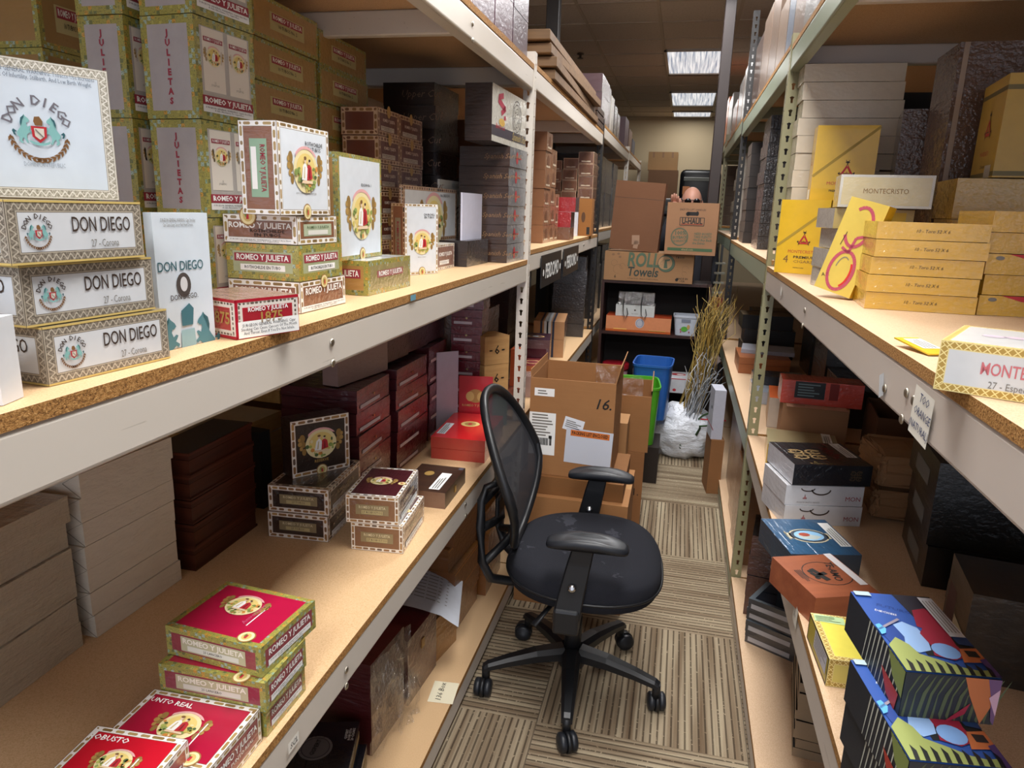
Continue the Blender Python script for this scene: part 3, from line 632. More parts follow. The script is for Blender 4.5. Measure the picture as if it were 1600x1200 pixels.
s1[1].root.location += Vector((-.004, -.012, 0)); s1[2].root.location += Vector((.002, -.028, 0)); s1[2].root.rotation_euler.z += .03
zt = Z2 + s1[0].h * 3 + .0036
# upright lid with the big crest, standing on the stack
a = P(-100, 279, x=-.60); bb = P(186, 306, x=-.585)
bx = box('cigar_box', 'large white cigar box standing upright with silver rope frame and big crest, top left', 'cigar box', (bb.x - .060, bb.y - .118), (bb.x, bb.y), zt, 74, .05, {'*': (B_SIL, .010, flat('#d6e0ea', .3, 0, 0, .4)), 'T': (None, 0, flat('#b7b3a8', .4))})
crest(bx, 'F', -.002, .000, bx.h * .48)
bx.text('lettering', 'F', 'SURGEON GENERAL WARNING: Tobacco Use Increases\nThe Risk Of Infertility, Stillbirth, And Low Birth Weight.', .004, bx.h * .395, .006, ink('#6b7685'), 0, fit=bx.w * .74).text('lettering', 'F', 'DOMINICAN REPUBLIC', .0, -bx.h * .25, .006, ink('#9aa3ad'), 0, fit=bx.w * .27).done()
bx = box('advertising_card', 'tall white advertising card with teal lettering and two rearing horses', 'card', (255, 550), (337, 531), Z2, 333, .012, flat('#d5dfe8', .4))
bx.text('lettering', 'F', 'SURGEON GENERAL WARNING: Cigar Smoking\nCan Cause Lung Cancer And Heart Disease.', -.005, bx.h * .43, .006, GRAYI, 0, fit=bx.w * .62).text('lettering', 'F', 'DON DIEGO', -.006, bx.h * .11, .016, TEALD, .006, fit=bx.w * .82, res=3).text('lettering', 'F', 'DON DIEGO.', -.004, -bx.h * .12, .009, DKB, .004, fit=bx.w * .5, res=2)
bx.ell('emblem', 'F', -.004, -.005, .012, .015, ink('#4a4340'), 2).ell('emblem', 'F', -.004, -.004, .006, .009, ink('#cfcfd0'), 3)
for sx in (-1, 1):
    for pts, m, l in ((HORSE, ink('#4f7f8a'), 2), (TAIL, ink('#2f5c64'), 3), (MANE, ink('#2f5c64'), 3)): bx.poly('emblem', 'F', [(-.004 + a * sx * .155, -.072 + e * .135) for a, e in pts][::sx], m, l)
bx.poly('emblem', 'F', [(-.014, -.06), (.008, -.06), (.010, -.09), (-.016, -.09)], ink('#8fb0b8'), 3).poly('emblem', 'F', [(-.012, -.055), (.006, -.055), (.009, -.035), (.002, -.028), (-.012, -.036)], ink('#3f6d78'), 3).done()
box('display_card', 'blank white box edge cut off at the left border of the picture', 'box', (-.645, .452), (-.56, .478), Z2, ('h', .075), .03, W_LID)
# tall display boxes with green ornate border
julS = {'*': (B_GREEN, .012, flat('#b8b2ac', .35, 0, 1)), 'R': (B_GREEN, .012, flat('#cfc9bf', .4, 0, 1)), 'L': (B_GREEN, .012, flat('#aea8a6', .35, 0, 1)), 'T': (B_GREEN, .02, flat('#a89455', .4))}
MARL = ink('#97303f')
def deco_jul(b):
    for i, ch in enumerate('JULIETAS'): b.text('lettering', 'L', ch if ch != 'J' else 'J', 0, b.h * (.33 - i * .094), b.h * .088, MARL, .05)
    for s in (-1, 1):
        b.rect('cigar_packet', 'F', s * b.w * .21, b.h * .10, b.w * .35, b.h * .62, ink('#ddd5c8'), 1).rect('cigar_packet', 'F', s * b.w * .21, b.h * .30, b.w * .31, b.h * .045, MARL, 2); lovers(b, 'F', s * b.w * .21, b.h * .14, b.w * .33)
        b.text('lettering', 'F', 'ROMEO Y JULIETA', s * b.w * .21, b.h * .30, b.h * .04, WHI, .01, fit=b.w * .28, layer=3)
        b.text('lettering', 'F', '15\nJULIETAS', s * b.w * .21, -b.h * .13, b.h * .03, GRAYI, 0, fit=b.w * .13)
    b.rect('title_band', 'F', 0, -b.h * .30, b.w * .86, b.h * .09, MARL, 2).text('title_band', 'F', 'ROMEO Y JULIETA', 0, -b.h * .30, b.h * .075, WHI, .03, fit=b.w * .8, layer=3); warn(b, 'F', 0, -b.h * .385, b.w * .86, b.h * .07, t=WARN2)
JX = -.745
ja, jb = P(328, 400, x=JX), P(404, 400, x=JX)
stack(4, 'display_box', 'tall green bordered display box with two packets, {} in the front column', 'display box', (JX, ja.y), (JX + .012, jb.y), Z2, ('h', .60), .10, julS, 'tall green bordered display boxes', deco_jul, .002, .012)
stack(4, 'display_box', 'tall green bordered display box, {}, column just behind the crest sign', 'display box', (JX - .118, ja.y - .008), (JX - .116, jb.y - .01), Z2, ('h', .60), .085, julS, 'tall green bordered display boxes', deco_jul, .002, .01)
# kraft boxes: wall of shrink wrapped brown boxes
krS = {'*': (None, 0, flat('#b08a4e', .4, 0, 1)), 'F': (B_GREEN, .008, flat('#b08a4e', .4, 0, 1)), 'L': (B_GREEN, .008, flat('#a8854c', .4, 0, 1))}
def deco_kr(b):
    b.rect('title_label', 'F', 0, 0, b.w * .52, b.h * .42, ink('#b9ae7c'), 1).rect('title_label', 'F', 0, b.h * .1, b.w * .46, b.h * .17, MARL, 2).text('title_label', 'F', 'ROMEO Y JULIETA', 0, b.h * .1, b.h * .15, WHI, .02, fit=b.w * .43, layer=3).text('title_label', 'F', '10 TUBOS No. 2', 0, -b.h * .09, b.h * .12, BLK, .01, fit=b.w * .28, layer=3)
KX = -.93
def col(px0, px1, n, h, x, lab, g, S_, deco, dep, py=150, name='cigar_box', y_off=0, z=Z2, jr=.012):
    a, b = P(px0, py, x=x), P(px1, py, x=x); return stack(n, name, lab, 'cigar box', (x, a.y), (x, b.y), z, ('h', h), dep, S_, g, deco, .003, jr)
col(398, 497, 7, .598, KX + .03, 'shrink wrapped kraft cigar box with maroon title, {} in the nearer wrapped column', 'kraft boxes in the wrapped wall', krS, deco_kr, .2)
col(500, 573, 7, .598, KX + .01, 'shrink wrapped kraft cigar box with maroon title, {} in the farther wrapped column', 'kraft boxes in the wrapped wall', krS, deco_kr, .2)
col(60, 160, 6, .62, -1.05, 'brown ornate cigar box in the dim back column at top left, {}', 'dim back boxes at top left', {'*': (B_GREEN, .01, flat('#9c7a45', .45, 0, 1))}, deco_kr, .18, 30)
col(230, 330, 6, .62, -1.12, 'dusky ornate cigar box behind the tall display boxes, {}', 'dim back boxes at top left', {'*': (B_GREEN, .01, flat('#94705a', .45, 0, 1))}, deco_kr, .18, 30)
# the little tower with the upright white lid box
brnF = flat('#8a5a40', .35, 0, 1)
rbS = {'*': (B_WHITE, .010, brnF), 'T': (B_WHITE, .012, flat('#e2e0da', .4))}
rgS = {'*': (B_GREEN, .012, flat('#a9b08a', .4, 0, 1)), 'T': (B_GREEN, .014, flat('#c9c8b8', .4))}
def title(b, f, t, c=WHI, y=.12, s=.36, sub=None, subc=None, fit=.8, x=0, bg=None):
    a, h = b.F[f][4], b.F[f][5]
    if bg: b.rect('title_band', f, x * a, y * h, a * (fit + .06), h * (s * 1.05), bg, 1)
    b.text('lettering', f, t, x * a, y * h, h * s, c, .025, fit=a * fit, layer=2, res=2)
    if sub: b.text('lettering', f, sub, x * a + a * .1, (y - s * .95) * h, h * s * .6, subc or c, .01, fit=a * fit * .55, layer=2)
A3, B3 = P(470.5, 491, z=Z2), P(540, 474, z=Z2)
bx = box('cigar_box', 'brown cigar box with medallion border and wax seal, lowest of the small tower', 'cigar box', (470.5, 491), (540, 474), Z2, 442, .135, rbS)
title(bx, 'F', 'ROMEO Y JULIETA', y=.16, s=.3); seal(bx, 'F', 0, bx.h * .42, .012); warn(bx, 'F', 0, -bx.h * .38, bx.w * .98, bx.h * .18, t=WARN2); title(bx, 'L', 'ROMEO Y JULIETA'); bx.done(); z = Z2 + bx.h + .001
bx = box('cigar_box', 'green ornate cigar box with maroon title band, middle of the small tower', 'cigar box', (A3.x, A3.y), (B3.x, B3.y - .01), z, 385, .135, rgS)
for f in 'FL': title(bx, f, 'ROMEO Y JULIETA', y=.12, s=.22, bg=MARL, fit=.72); bx.rect('name_plate', f, 0, -bx.h * .16, bx.F[f][4] * .62, bx.h * .17, WHI, 1).text('name_plate', f, 'ROTHCHILDE EN TUBO', 0, -bx.h * .16, bx.h * .13, BLK, .01, fit=bx.F[f][4] * .5, layer=2)
bx.done(); z += bx.h + .001
bx = box('cigar_box', 'brown cigar box in clear wrap carrying the upright lid box', 'cigar box', (A3.x - .002, A3.y + .002), (B3.x - .004, B3.y - .02), z, 338, .136, rbS)
title(bx, 'L', 'ROMEO Y JULIETA', y=.12, s=.27, sub='ROTHCHILDE\nEN TUBOS', subc=BLK, fit=.85); seal(bx, 'L', -.02, bx.h * .45, .016); warn(bx, 'L', 0, -bx.h * .40, bx.d * .9, bx.h * .15, t=WARN2)
bx.rect('name_plate', 'F', 0, 0, bx.w * .7, bx.h * .42, ink('#aab598'), 1).rect('name_plate', 'F', 0, -.004, bx.w * .5, bx.h * .16, ink('#d5d5cc'), 2).text('name_plate', 'F', 'ROMEO Y JULIETA', 0, bx.h * .1, bx.h * .13, GRND, .01, fit=bx.w * .55, layer=3); bx.done(); z += bx.h + .001
ua, ub = P(438, 330, x=-.600), P(516, 322, x=-.598)
bx = box('cigar_box', 'tall white lidded cigar box standing upright with brown side and oval lovers picture', 'cigar box', (ua.x, ua.y), (ub.x, ub.y), z, 188, .065, {'*': (B_WHITE, .009, flat('#dde3e9', .35)), 'L': (B_WHITE, .009, brnF), 'T': (B_WHITE, .01, brnF)})
lovers(bx, 'F', 0, 0, bx.w * .70); bx.text('lettering', 'F', 'ROTHCHILDE\nEN TUBOS', bx.w * .18, bx.h * .28, .009, BLK, .01); bx.text('lettering', 'F', 'HECHO A MANO REPUBLICA DOMINICANA', 0, -bx.h * .25, .004, GRAYI, 0, fit=bx.w * .4); seal(bx, 'F', 0, -bx.h * .46, .013)
bx.rect('name_plate', 'L', 0, -.0, bx.d * .45, bx.h * .62, ink('#8fae94'), 1).rect('name_plate', 'L', -.008, 0, bx.d * .14, bx.h * .45, WHI, 2).text('name_plate', 'L', 'ROMEO Y JULIETA', .007, 0, .012, MARL, .02, rot=-math.pi / 2, fit=bx.h * .5, layer=3).done()
bx = box('cigar_box', 'low green bordered cigar box in crinkled clear wrap with white top', 'cigar box', (575.6, 463), (641, 447), Z2, 409, .135, {'*': (B_GREEN, .010, flat('#9a9060', .3, 0, 1)), 'L': (B_GREEN, .01, flat('#b0864a', .4, 0, 1)), 'T': (B_GREEN, .008, flat('#d9dde0', .3, 0, 1))})
title(bx, 'L', 'ROMEO Y JULIETA', y=.12, s=.25, bg=MARL, fit=.7); title(bx, 'F', 'ROMEO Y JULIETA', y=.08, s=.2, bg=ink('#9a5a5a'), fit=.55); bx.done(); zlow = Z2 + bx.h + .001
pa, pb = P(531, 402, x=-.64), P(597, 399, x=-.645)
bx = box('cigar_box', 'tall white panel cigar box with green ornate frame standing on the low green box', 'cigar box', (pa.x, pa.y), (pb.x, pb.y), zlow, 237, .03, {'*': (B_GREEN, .008, flat('#dce2e8', .35)), 'L': (B_GREEN, .01, flat('#b0864a', .4))})
lovers(bx, 'F', 0, -bx.h * .08, bx.w * .72); bx.text('lettering', 'F', 'EDICION No. 1', bx.w * .12, bx.h * .22, .008, BLK, .01); bx.text('lettering', 'F', 'HECHO A MANO', 0, -bx.h * .2, .004, GRAYI); seal(bx, 'F', 0, -bx.h * .46, .014); bx.done()
bx = box('cigar_box', 'white lid cigar box with medallion frame standing upright at the shelf edge', 'cigar box', (633, 431), (684, 427), Z2, 318, .05, {'*': (B_WHITE, .008, flat('#dce2e8', .35)), 'L': (B_TAN, .008, brnF)})
lovers(bx, 'F', 0, -.008, bx.w * .8); bx.text('lettering', 'F', 'CHURCHILL\nEN TUBOS', bx.w * .22, bx.h * .33, .008, BLK, .01).text('lettering', 'F', 'HECHO A MANO', 0, -bx.h * .25, .004, GRAYI); seal(bx, 'F', 0, -bx.h * .46, .013); bx.rect('name_plate', 'L', 0, 0, bx.d * .4, bx.h * .6, ink('#8a7a60'), 1).text('name_plate', 'L', 'ROMEO Y JULIETA', 0, 0, .012, MARL, .02, rot=-math.pi / 2, fit=bx.h * .5, layer=3).done()
bx = box('cigar_box', 'small brown bordered cigar box lying beside the upright white lid', 'cigar box', (-.672, 1.93), (-.670, 2.095), Z2, ('h', .072), .12, {'*': (B_WHITE, .008, flat('#8d6656', .35, 0, 1)), 'T': (None, 0, flat('#d8d2c8', .35))})
title(bx, 'F', 'ROMEO Y JULIETA', y=.1, s=.2, fit=.7); warn(bx, 'F', -.01, -bx.h * .22, bx.w * .5, bx.h * .16, t=WARN2); bx.done(); zz = Z2 + bx.h + .0005
bx = box('cigar_box', 'wide white lid cigar box with tan frame behind the upright one', 'cigar box', (-.752, 1.89), (-.744, 2.345), zz, ('h', .160), .012, {'*': (B_TAN, .012, flat('#d5d6d6', .35))})
lovers(bx, 'F', .01, -.02, bx.w * .55); bx.text('lettering', 'F', 'No. 2 BELICOSO', bx.w * .25, bx.h * .36, .012, BLK, .01).done()
box('cigar_box', 'small black flat cigar box at the foot of the map print box', 'cigar box', (-.635, 2.112), (-.628, 2.33), Z2, ('h', .078), .09, flat('#231c1d', .3, 0, 1))
bx = box('map_print_box', 'white box with line drawn world map standing behind the lid boxes', 'box', (-.768, 2.24), (-.766, 2.555), Z2, ('h', .262), .010, flat('#dcdcd4', .4))
bx.text('lettering', 'F', 'SURGEON GENERAL WARNING: Cigars Are Not A Safe\nAlternative To Cigarettes.', .06, bx.h * .40, .02, GRAYI, 0, fit=bx.w * .6)
def globe(b, f, x, y, r, m=ink('#55504c')):
    for rr in (1, .8, .55):
        pts = ell(x, y, r * rr, r * rr, 26); inn = ell(x, y, r * rr * .94, r * rr * .94, 26)
        for i in range(26): b.poly('map_drawing', f, [pts[i], pts[(i + 1) % 26], inn[(i + 1) % 26], inn[i]], m, 2)
    for i in range(60):
        a, q = random.uniform(0, 6.28), random.uniform(.2, .9) * r; X, Y = x + q * math.cos(a), y + q * math.sin(a); L, t_ = r * random.uniform(.05, .2), random.uniform(0, 3.1)
        b.rect('map_drawing', f, X, Y, L, r * .03, m, 2, t_)
globe(bx, 'F', .05, -.03, bx.h * .30); bx.done()
bx = box('card', 'plain pale lavender card leaning in front of the dark brown stack', 'card', (-.655, 2.125), (-.650, 2.325), Z2 + .0785, ('h', .142), .006, flat('#cfcfe0', .5))
# medallion bordered boxes, two columns
mdS = {'*': (B_TAN, .013, flat('#6e3b2b', .35, 0, 1))}
def deco_md(b):
    title(b, 'F', 'ROMEO Y JULIETA', ink('#cdb8a8'), y=.08, s=.15, fit=.55); warn(b, 'F', -b.w * .06, -b.h * .22, b.w * .62, b.h * .17, t=WARN2, m=ink('#b8a898'))
    b.ell('seal', 'F', 0, b.h * .42, .012, .016, ink('#b08a50'), 2, 12)
DX = -.80
a_, m__, b_ = P(592, 230, x=DX), P(625, 230, x=DX), P(660, 230, x=DX)
stack(6, 'cigar_box', 'reddish brown medallion bordered cigar box, {}, nearer column beside the black stack', 'cigar box', (DX, a_.y), (DX, m__.y - .004), Z2, ('h', .427), .105, mdS, 'reddish brown boxes with medallion borders', deco_md, .002, .01)
stack(6, 'cigar_box', 'reddish brown medallion bordered cigar box, {}, farther column beside the black stack', 'cigar box', (DX, m__.y), (DX, b_.y), Z2, ('h', .427), .105, mdS, 'reddish brown boxes with medallion borders', deco_md, .002, .01)
# black stack
BLKW = flat('#231a18', .3, 0, 1); BRW = flat('#3b2a24', .3, 0, 1)
ka, kb = P(680, 200, x=-.78), P(716, 200, x=-.78)
stack(8, 'cigar_box', 'nearly black wrapped cigar box, {} of the tall dark stack', 'cigar box', (-.78, ka.y), (-.78, kb.y), Z2, ('h', .55), .17, {'*': (None, 0, BLKW)}, 'tall black stack on the left shelf', lambda b: b.text('lettering', 'L', 'Upper Cut', .04, 0, .03, ink('#6a5648', .3), 0, shear=.3), .004, .02)
def deco_sp(b):
    b.text('lettering', 'L', 'Spanish Series', .06, 0, .022, ink('#8a6a4a', .3), 0, shear=.35); b.ell('emblem', 'F', -b.w * .1, 0, b.w * .06, b.h * .33, ink('#b0383c'), 2, 12); b.rect('emblem', 'F', .0, 0, b.w * .3, b.h * .06, ink('#b0383c'), 2)
sp = stack(6, 'cigar_box', 'brown cigar box with grey red marked end, {} beside the white post', 'cigar box', (-.566, 2.345), (-.556, 2.56), Z2, ('h', .373), .172, {'*': (None, 0, BRW), 'F': (None, 0, flat('#6d7076', .3, 0, 1))}, 'brown and grey stack beside the post', deco_sp, .002, .006)
zt = Z2 + .374
bx = box('map_print_box', 'white cigar box standing on the brown stack, red brush strokes and world map print', 'cigar box', (-.580, 2.165), (-.562, 2.555), zt, ('h', .162), .085, {'*': (None, 0, flat('#2e211e', .3, 0, 1)), 'F': (None, 0, flat('#cfccc0', .35, 0, 1))})
globe(bx, 'F', bx.w * .2, .012, bx.h * .34); bx.rect('dark_band', 'F', 0, -bx.h * .30, bx.w, bx.h * .18, ink('#45404a', .3), 1).text('dark_band', 'F', 'Spanish Star', bx.w * .28, -bx.h * .30, .035, GOLDL, 0, shear=.35)
for x, y, w_, h_, r_ in ((-.27, .34, .13, .10, .2), (-.25, .20, .2, .12, -.3), (-.2, .10, .13, .1, .4), (-.16, -.02, .05, .08, .1)): bx.rect('brush_strokes', 'F', x * bx.w, y * bx.h, w_ * bx.w, h_ * bx.h, ink('#a8344a'), 2, r_)
bx.ell('emblem', 'F', -bx.w * .24, -bx.h * .12, bx.w * .08, bx.h * .07, ink('#c9a24e'), 3).text('lettering', 'F', 'Barrie Cut', -bx.w * .28, -bx.h * .21, .022, REDI, 0, shear=.3).done()
# red anniversary box on the shelf edge
rdS = {'*': (B_RED, .012, flat('#a82030', .3, 0, 1)), 'T': (None, 0, flat('#b08a80', .25, 0, 1))}
bx = box('cigar_box', 'small bright red cigar box with white warning label overhanging the shelf edge', 'cigar box', (370, 532), (468, 517), Z2, 470, .125, rdS)
bx.text('lettering', 'F', 'ROMEO Y JULIETA', .0, bx.h * .22, .008, WHI, .02, res=2).text('lettering', 'F', '1875', .004, -.001, .02, GOLD, .02, res=2); warn(bx, 'F', .001, -bx.h * .27, bx.w * .96, bx.h * .42)
bx.text('lettering', 'L', '1875', .03, 0, .022, GOLD, .02, res=2).text('lettering', 'L', 'BY ROMEO\nY JULIETA', -.015, .0, .006, WHI, .01)
for f in 'FL':
    for s in (-1, 1): bx.rect('red_edge', f, 0, s * (bx.h / 2 - .002), bx.F[f][4], .004, ink('#a8182c', .3), 1)
bx.rect('red_edge', 'F', -bx.w / 2 + .002, 0, .004, bx.h, ink('#a8182c', .3), 1).done()
# bay two of the same shelf
Z2b = 1.352
kft = flat('#a87a52', .4, 0, 1); kft2 = flat('#9a6a48', .4, 0, 1)
def deco_r(b): b.ell('emblem', 'F', 0, 0, b.w * .2, b.h * .3, ink('#6b4630'), 2, 12); b.rect('label', 'F', 0, -b.h * .3, b.w * .6, b.h * .1, ink('#c9b8a0'), 2)
def yat(px, py, x): return P(px, py, x=x).y
def cols(spec, x, z, dep, S_, deco, lab, g, name='cigar_box', jr=.012, cat='cigar box'):
    for k, (p0, p1, n, h) in enumerate(spec):
        stack(n, name, lab.format('{}', ORD[k] if k else 'first'), cat, (x, yat(p0, 300, x)), (x, yat(p1, 300, x) - .004), z, ('h', h), dep, S_ if isinstance(S_, dict) else {'*': (None, 0, S_)}, g, deco, .003, jr)
stack(2, 'cigar_box', 'tan wooden cigar box right behind the white post, {} of a pair', 'cigar box', (-.60, 2.64), (-.60, 2.80), Z2b, ('h', .22), .13, {'*': (None, 0, kft)}, 'tan boxes behind the white post', deco_r)
bx = box('carton', 'tall plain brown carton just behind the white post', 'carton', (-.66, 2.64), (-.66, 2.90), Z2b + .24, ('h', .215), .2, m_card('#7a4a2a', .2, 1)); box('carton', 'pinkish wrapped carton under the tall brown one behind the post', 'carton', (-.62, 2.66), (-.62, 2.95), Z2b + .221, ('h', .018), .2, flat('#b0706a', .35, 0, 1))
cols([(851, 860, 6, .47), (860, 868, 5, .41), (868, 874, 3, .22)], -.60, Z2b, .2, kft2, deco_r, 'wrapped brown wood cigar box, {}, {} column behind the white post', 'wrapped brown boxes of the second left rack')
ra_, rb2 = P(872, 330, y=3.62), P(899, 328, y=3.62)
for k, (hh, l_) in enumerate(((.075, 'lower'), (.070, 'upper'))): box('display_box', 'bright red box set with clear front among the brown boxes, ' + l_ + ' one', 'box', (ra_.x, 3.62), (rb2.x - .02 * (1 - k), 3.62), Z2b + .062 + k * .076, ('h', hh), .12, {'*': (None, 0, flat('#b02028', .3, 0, 1)), 'R': (None, 0, flat('#4a4448', .3))}, 'bright red box sets')
box('cigar_box', 'brown box under the bright red sets', 'box', (ra_.x, 3.60), (rb2.x - .02, 3.60), Z2b, ('h', .061), .14, flat('#7a5038', .4, 0, 1))
box('carton', 'small plain white carton on the second left shelf', 'carton', (873, 371), (902, 369), Z2b, 331, .09, flat('#dfe2ea', .5))
bx = box('display_box', 'kraft box with a black label standing at the shelf end', 'box', (P(903, 361, y=4.3).x, 4.3), (P(923, 360, y=4.3).x, 4.3), Z2b, ('h', .215), .10, m_card('#a56f3c')); bx.rect('label', 'F', bx.w * .28, -bx.h * .36, bx.w * .24, bx.h * .2, BLK, 1).ell('emblem', 'F', -.01, 0, .012, .03, ink('#5a3a20'), 1).done()
for k in range(5):
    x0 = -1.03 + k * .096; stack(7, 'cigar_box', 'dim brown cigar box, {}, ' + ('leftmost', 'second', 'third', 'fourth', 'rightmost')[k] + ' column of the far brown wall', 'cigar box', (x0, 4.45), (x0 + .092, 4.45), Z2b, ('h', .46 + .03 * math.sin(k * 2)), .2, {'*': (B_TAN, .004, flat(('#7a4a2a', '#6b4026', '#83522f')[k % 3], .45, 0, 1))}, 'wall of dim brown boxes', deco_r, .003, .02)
# ---------------------------------------------------------------- LEFT, lower shelf (L1)
Z1 = .705
wp = NT('white_wrapping_paper'); n_ = wp.noise(wp.mp(wp.ob(), (6, 6, 20), (.2, .4, .1)), 3, 5, .6); wp.fin(wp.mix(wp.math('MULTIPLY', n_, .3), '#d6cbb8', '#9a8f7c'), .55); wp.bump(n_, .5, .01); M_WPAP = wp.m
wp = NT('crinkled_film_over_paper'); n_ = wp.noise(wp.mp(wp.ob(), (3, 10, 26), (.5, .2, .1)), 3, 5, .7); wp.fin(wp.mix(wp.math('MULTIPLY', n_, .4), '#c9bda6', '#8a7c66'), .35); wp.bump(n_, .8, .02); wrapcoat(wp, .7); M_WPAPF = wp.m
def fold(b):
    for s in (1,):
        w_, h_ = b.d, b.h; ln = ink('#8a7f6e')
        b.poly('paper_fold', 'L', [(w_ * .5, h_ * .5), (w_ * .5 - .002, h_ * .5), (w_ * .18, 0), (w_ * .19, .002)], ln, 1).poly('paper_fold', 'L', [(w_ * .5, -h_ * .5), (w_ * .18, 0), (w_ * .19, .002), (w_ * .5, -h_ * .5 + .002)], ln, 1)
stack(6, 'wrapped_parcel', 'white parcel under crinkled film, {} of the left edge stack', 'parcel', (-.985, .60), (-.998, .939), Z1, ('h', hsolve((-.998, .939, Z1), 774)), .24, {'*': (None, 0, M_WPAPF)}, 'white parcels under film at far left', None, .006, .015)
stack(7, 'wrapped_parcel', 'white paper wrapped parcel, {} of the taller stack under the beam', 'parcel', (152, 997), (284, 905), Z1, 742, .12, {'*': (None, 0, M_WPAP)}, 'tall stack of white parcels', fold, .003, .012)
M_DWOOD = m_wood('#3a1a10', '#552a1a', (4, 4, 40), .35)
def deco_dw(b):
    for f in 'FLR':
        a = b.F[f][4]; b.rect('moulding', f, 0, b.h * .44, a + .004, b.h * .10, ink('#5c2e1e', .35), 6).rect('moulding', f, 0, -b.h * .45, a + .004, b.h * .09, ink('#4a2416', .35), 6)
stack(5, 'wooden_cigar_box', 'dark mahogany cigar box with moulded edges, {} of the stack', 'wooden box', (306, 892), (400, 822), Z1, 708, .10, {'*': (None, 0, M_DWOOD), 'T': (None, 0, flat('#34363c', .25, 0, 0, .6))}, 'dark mahogany boxes', deco_dw, .004, .012, lid=.3)
# brown boxes with oval picture
DBR = flat('#33231d', .3, 0, 1); M_MARL = flat('#4a1a22', .3, 0, 1)
r4S = {'*': (B_BROWN, .012, DBR), 'T': (B_BROWN, .012, DBR)}
def deco_rb(b, sub='27 TOROS'):
    b.rect('name_plate', 'F', 0, 0, b.w * .62, b.h * .36, ink('#8a7a58'), 1).text('name_plate', 'F', 'ROMEO Y JULIETA', 0, b.h * .08, b.h * .14, ink('#d8caa4'), .01, fit=b.w * .5).rect('name_plate', 'F', 0, -b.h * .09, b.w * .4, b.h * .13, ink('#b9a878'), 2).text('name_plate', 'F', sub, 0, -b.h * .09, b.h * .11, DKB, 0, layer=3)
    title(b, 'R', 'ROMEO Y JULIETA', ink('#c9b894'), y=.1, s=.2, fit=.5); warn(b, 'R', 0, -b.h * .3, b.d * .8, b.h * .2, t=WARN2)
st = stack(2, 'cigar_box', 'dark brown cigar box with medallion border, {} of the pair under the upright reserve box', 'cigar box', (420, 838), (513, 848), Z1, 757, .21, r4S, 'dark brown toro boxes', deco_rb, .004, .02)
zt = Z1 + st[0].h * 2 + .001
ra, rb_ = P(457, 749, z=zt), P(547, 729, z=zt)
bx = box('cigar_box', 'dark brown reserve cigar box standing upright with oval lovers picture', 'cigar box', (ra.x, ra.y), (rb_.x, rb_.y), zt, 660, .055, {'*': (B_BROWN, .013, flat('#2a1f1c', .3, 0, 1)), 'L': (None, 0, DBR), 'T': (None, 0, DBR)})
lovers(bx, 'F', 0, bx.h * .03, bx.w * .78); bx.text('lettering', 'F', 'RESERVE', 0, -bx.h * .27, .010, GOLD, .02); seal(bx, 'F', 0, -bx.h * .44, .015); bx.done()
rbst = stack(2, 'cigar_box', 'maroon lidded robusto cigar box with medallion border, {} of the edge pair', 'cigar box', (549, 858), (630, 866), Z1, 771, .185, {'*': (B_BROWN, .010, flat('#7d5538', .3, 0, 1)), 'T': (B_WHITE, .010, M_MARL), 'R': (B_BROWN, .010, flat('#3a2a30', .25, 0, 1))}, 'maroon lidded robusto boxes', None, 0, 0)
for b in rbst:
    deco_rb(b, '27 ROBUSTOS'); lovers(b, 'T', -.005, .0, b.w * .62); seal(b, 'T', b.w * .38, -b.d * .04, .010); b.done()
rbst[1].root.location += Vector((-.012, -.004, 0)); rbst[1].root.rotation_euler.z += .03
bx = box('wooden_cigar_box', 'flat dark walnut cigar box with white warning label at the shelf edge', 'wooden box', (671, 797), (686, 799), Z1, 772, .20, {'*': (None, 0, m_wood('#2a1a14', '#49301f', (2, 30, 30), .35)), 'F': (None, 0, flat('#7a5a48', .3, 0, 1))}, w=.135)
bx.root.rotation_euler.z = .02; bx.root.location = (-.632, 1.80, Z1); bx.rect('warning_label', 'T', bx.w * .22, -.02, .03, bx.d * .62, WHI, 2); greek(bx, 'T', bx.w * .22, -.02, bx.d * .56, .02, 3, GRAYI, math.pi / 2); bx.ell('emblem', 'T', -.02, .03, .014, .018, GOLD, 1, 12).rect('corner_stamp', 'T', bx.w * .43, bx.d * .44, .014, .018, ink('#55505a'), 1).done()
boxo('hook_clasp', bx.w / 2, bx.w / 2 + .002, -.012, .0, bx.h * .3, bx.h * .7, flat('#c2a55c', .3, 1), bx.root)
bx = box('cigar_box', 'glossy bright red cigar box with oval gold label lying flat', 'cigar box', (673.5, 716), (757, 724), Z1, 682, .29, {'*': (None, 0, flat('#b0352c', .3, 0, 1)), 'T': (None, 0, flat('#cf1f22', .25, 0, 0, .5))}, lid=.5)
bx.root.rotation_euler.z += .0; bx.ell('emblem', 'T', .0, .02, .032, .030, ink('#d9c27a'), 1).ell('emblem', 'T', .0, .02, .020, .02, GOLD, 2).rect('emblem', 'T', .0, .018, .012, .02, REDI, 3).rect('warning_label', 'T', -bx.w * .38, -.05, .028, .12, ink('#dfe3ea'), 2).done()
greek(bx, 'T', -bx.w * .38, -.05, .11, .02, 3, GRAYI, math.pi / 2); bx.done()
la, lb = P(717, 640, z=Z1), P(762, 640, z=Z1)
bx = box('advertising_card', 'red advertising card with gold emblem standing behind the red box', 'card', (-.735, 2.37), (-.615, 2.39), Z1 + .0, 587, .004, {'*': (None, 0, flat('#c0202e', .3, 0, 0, .3))})
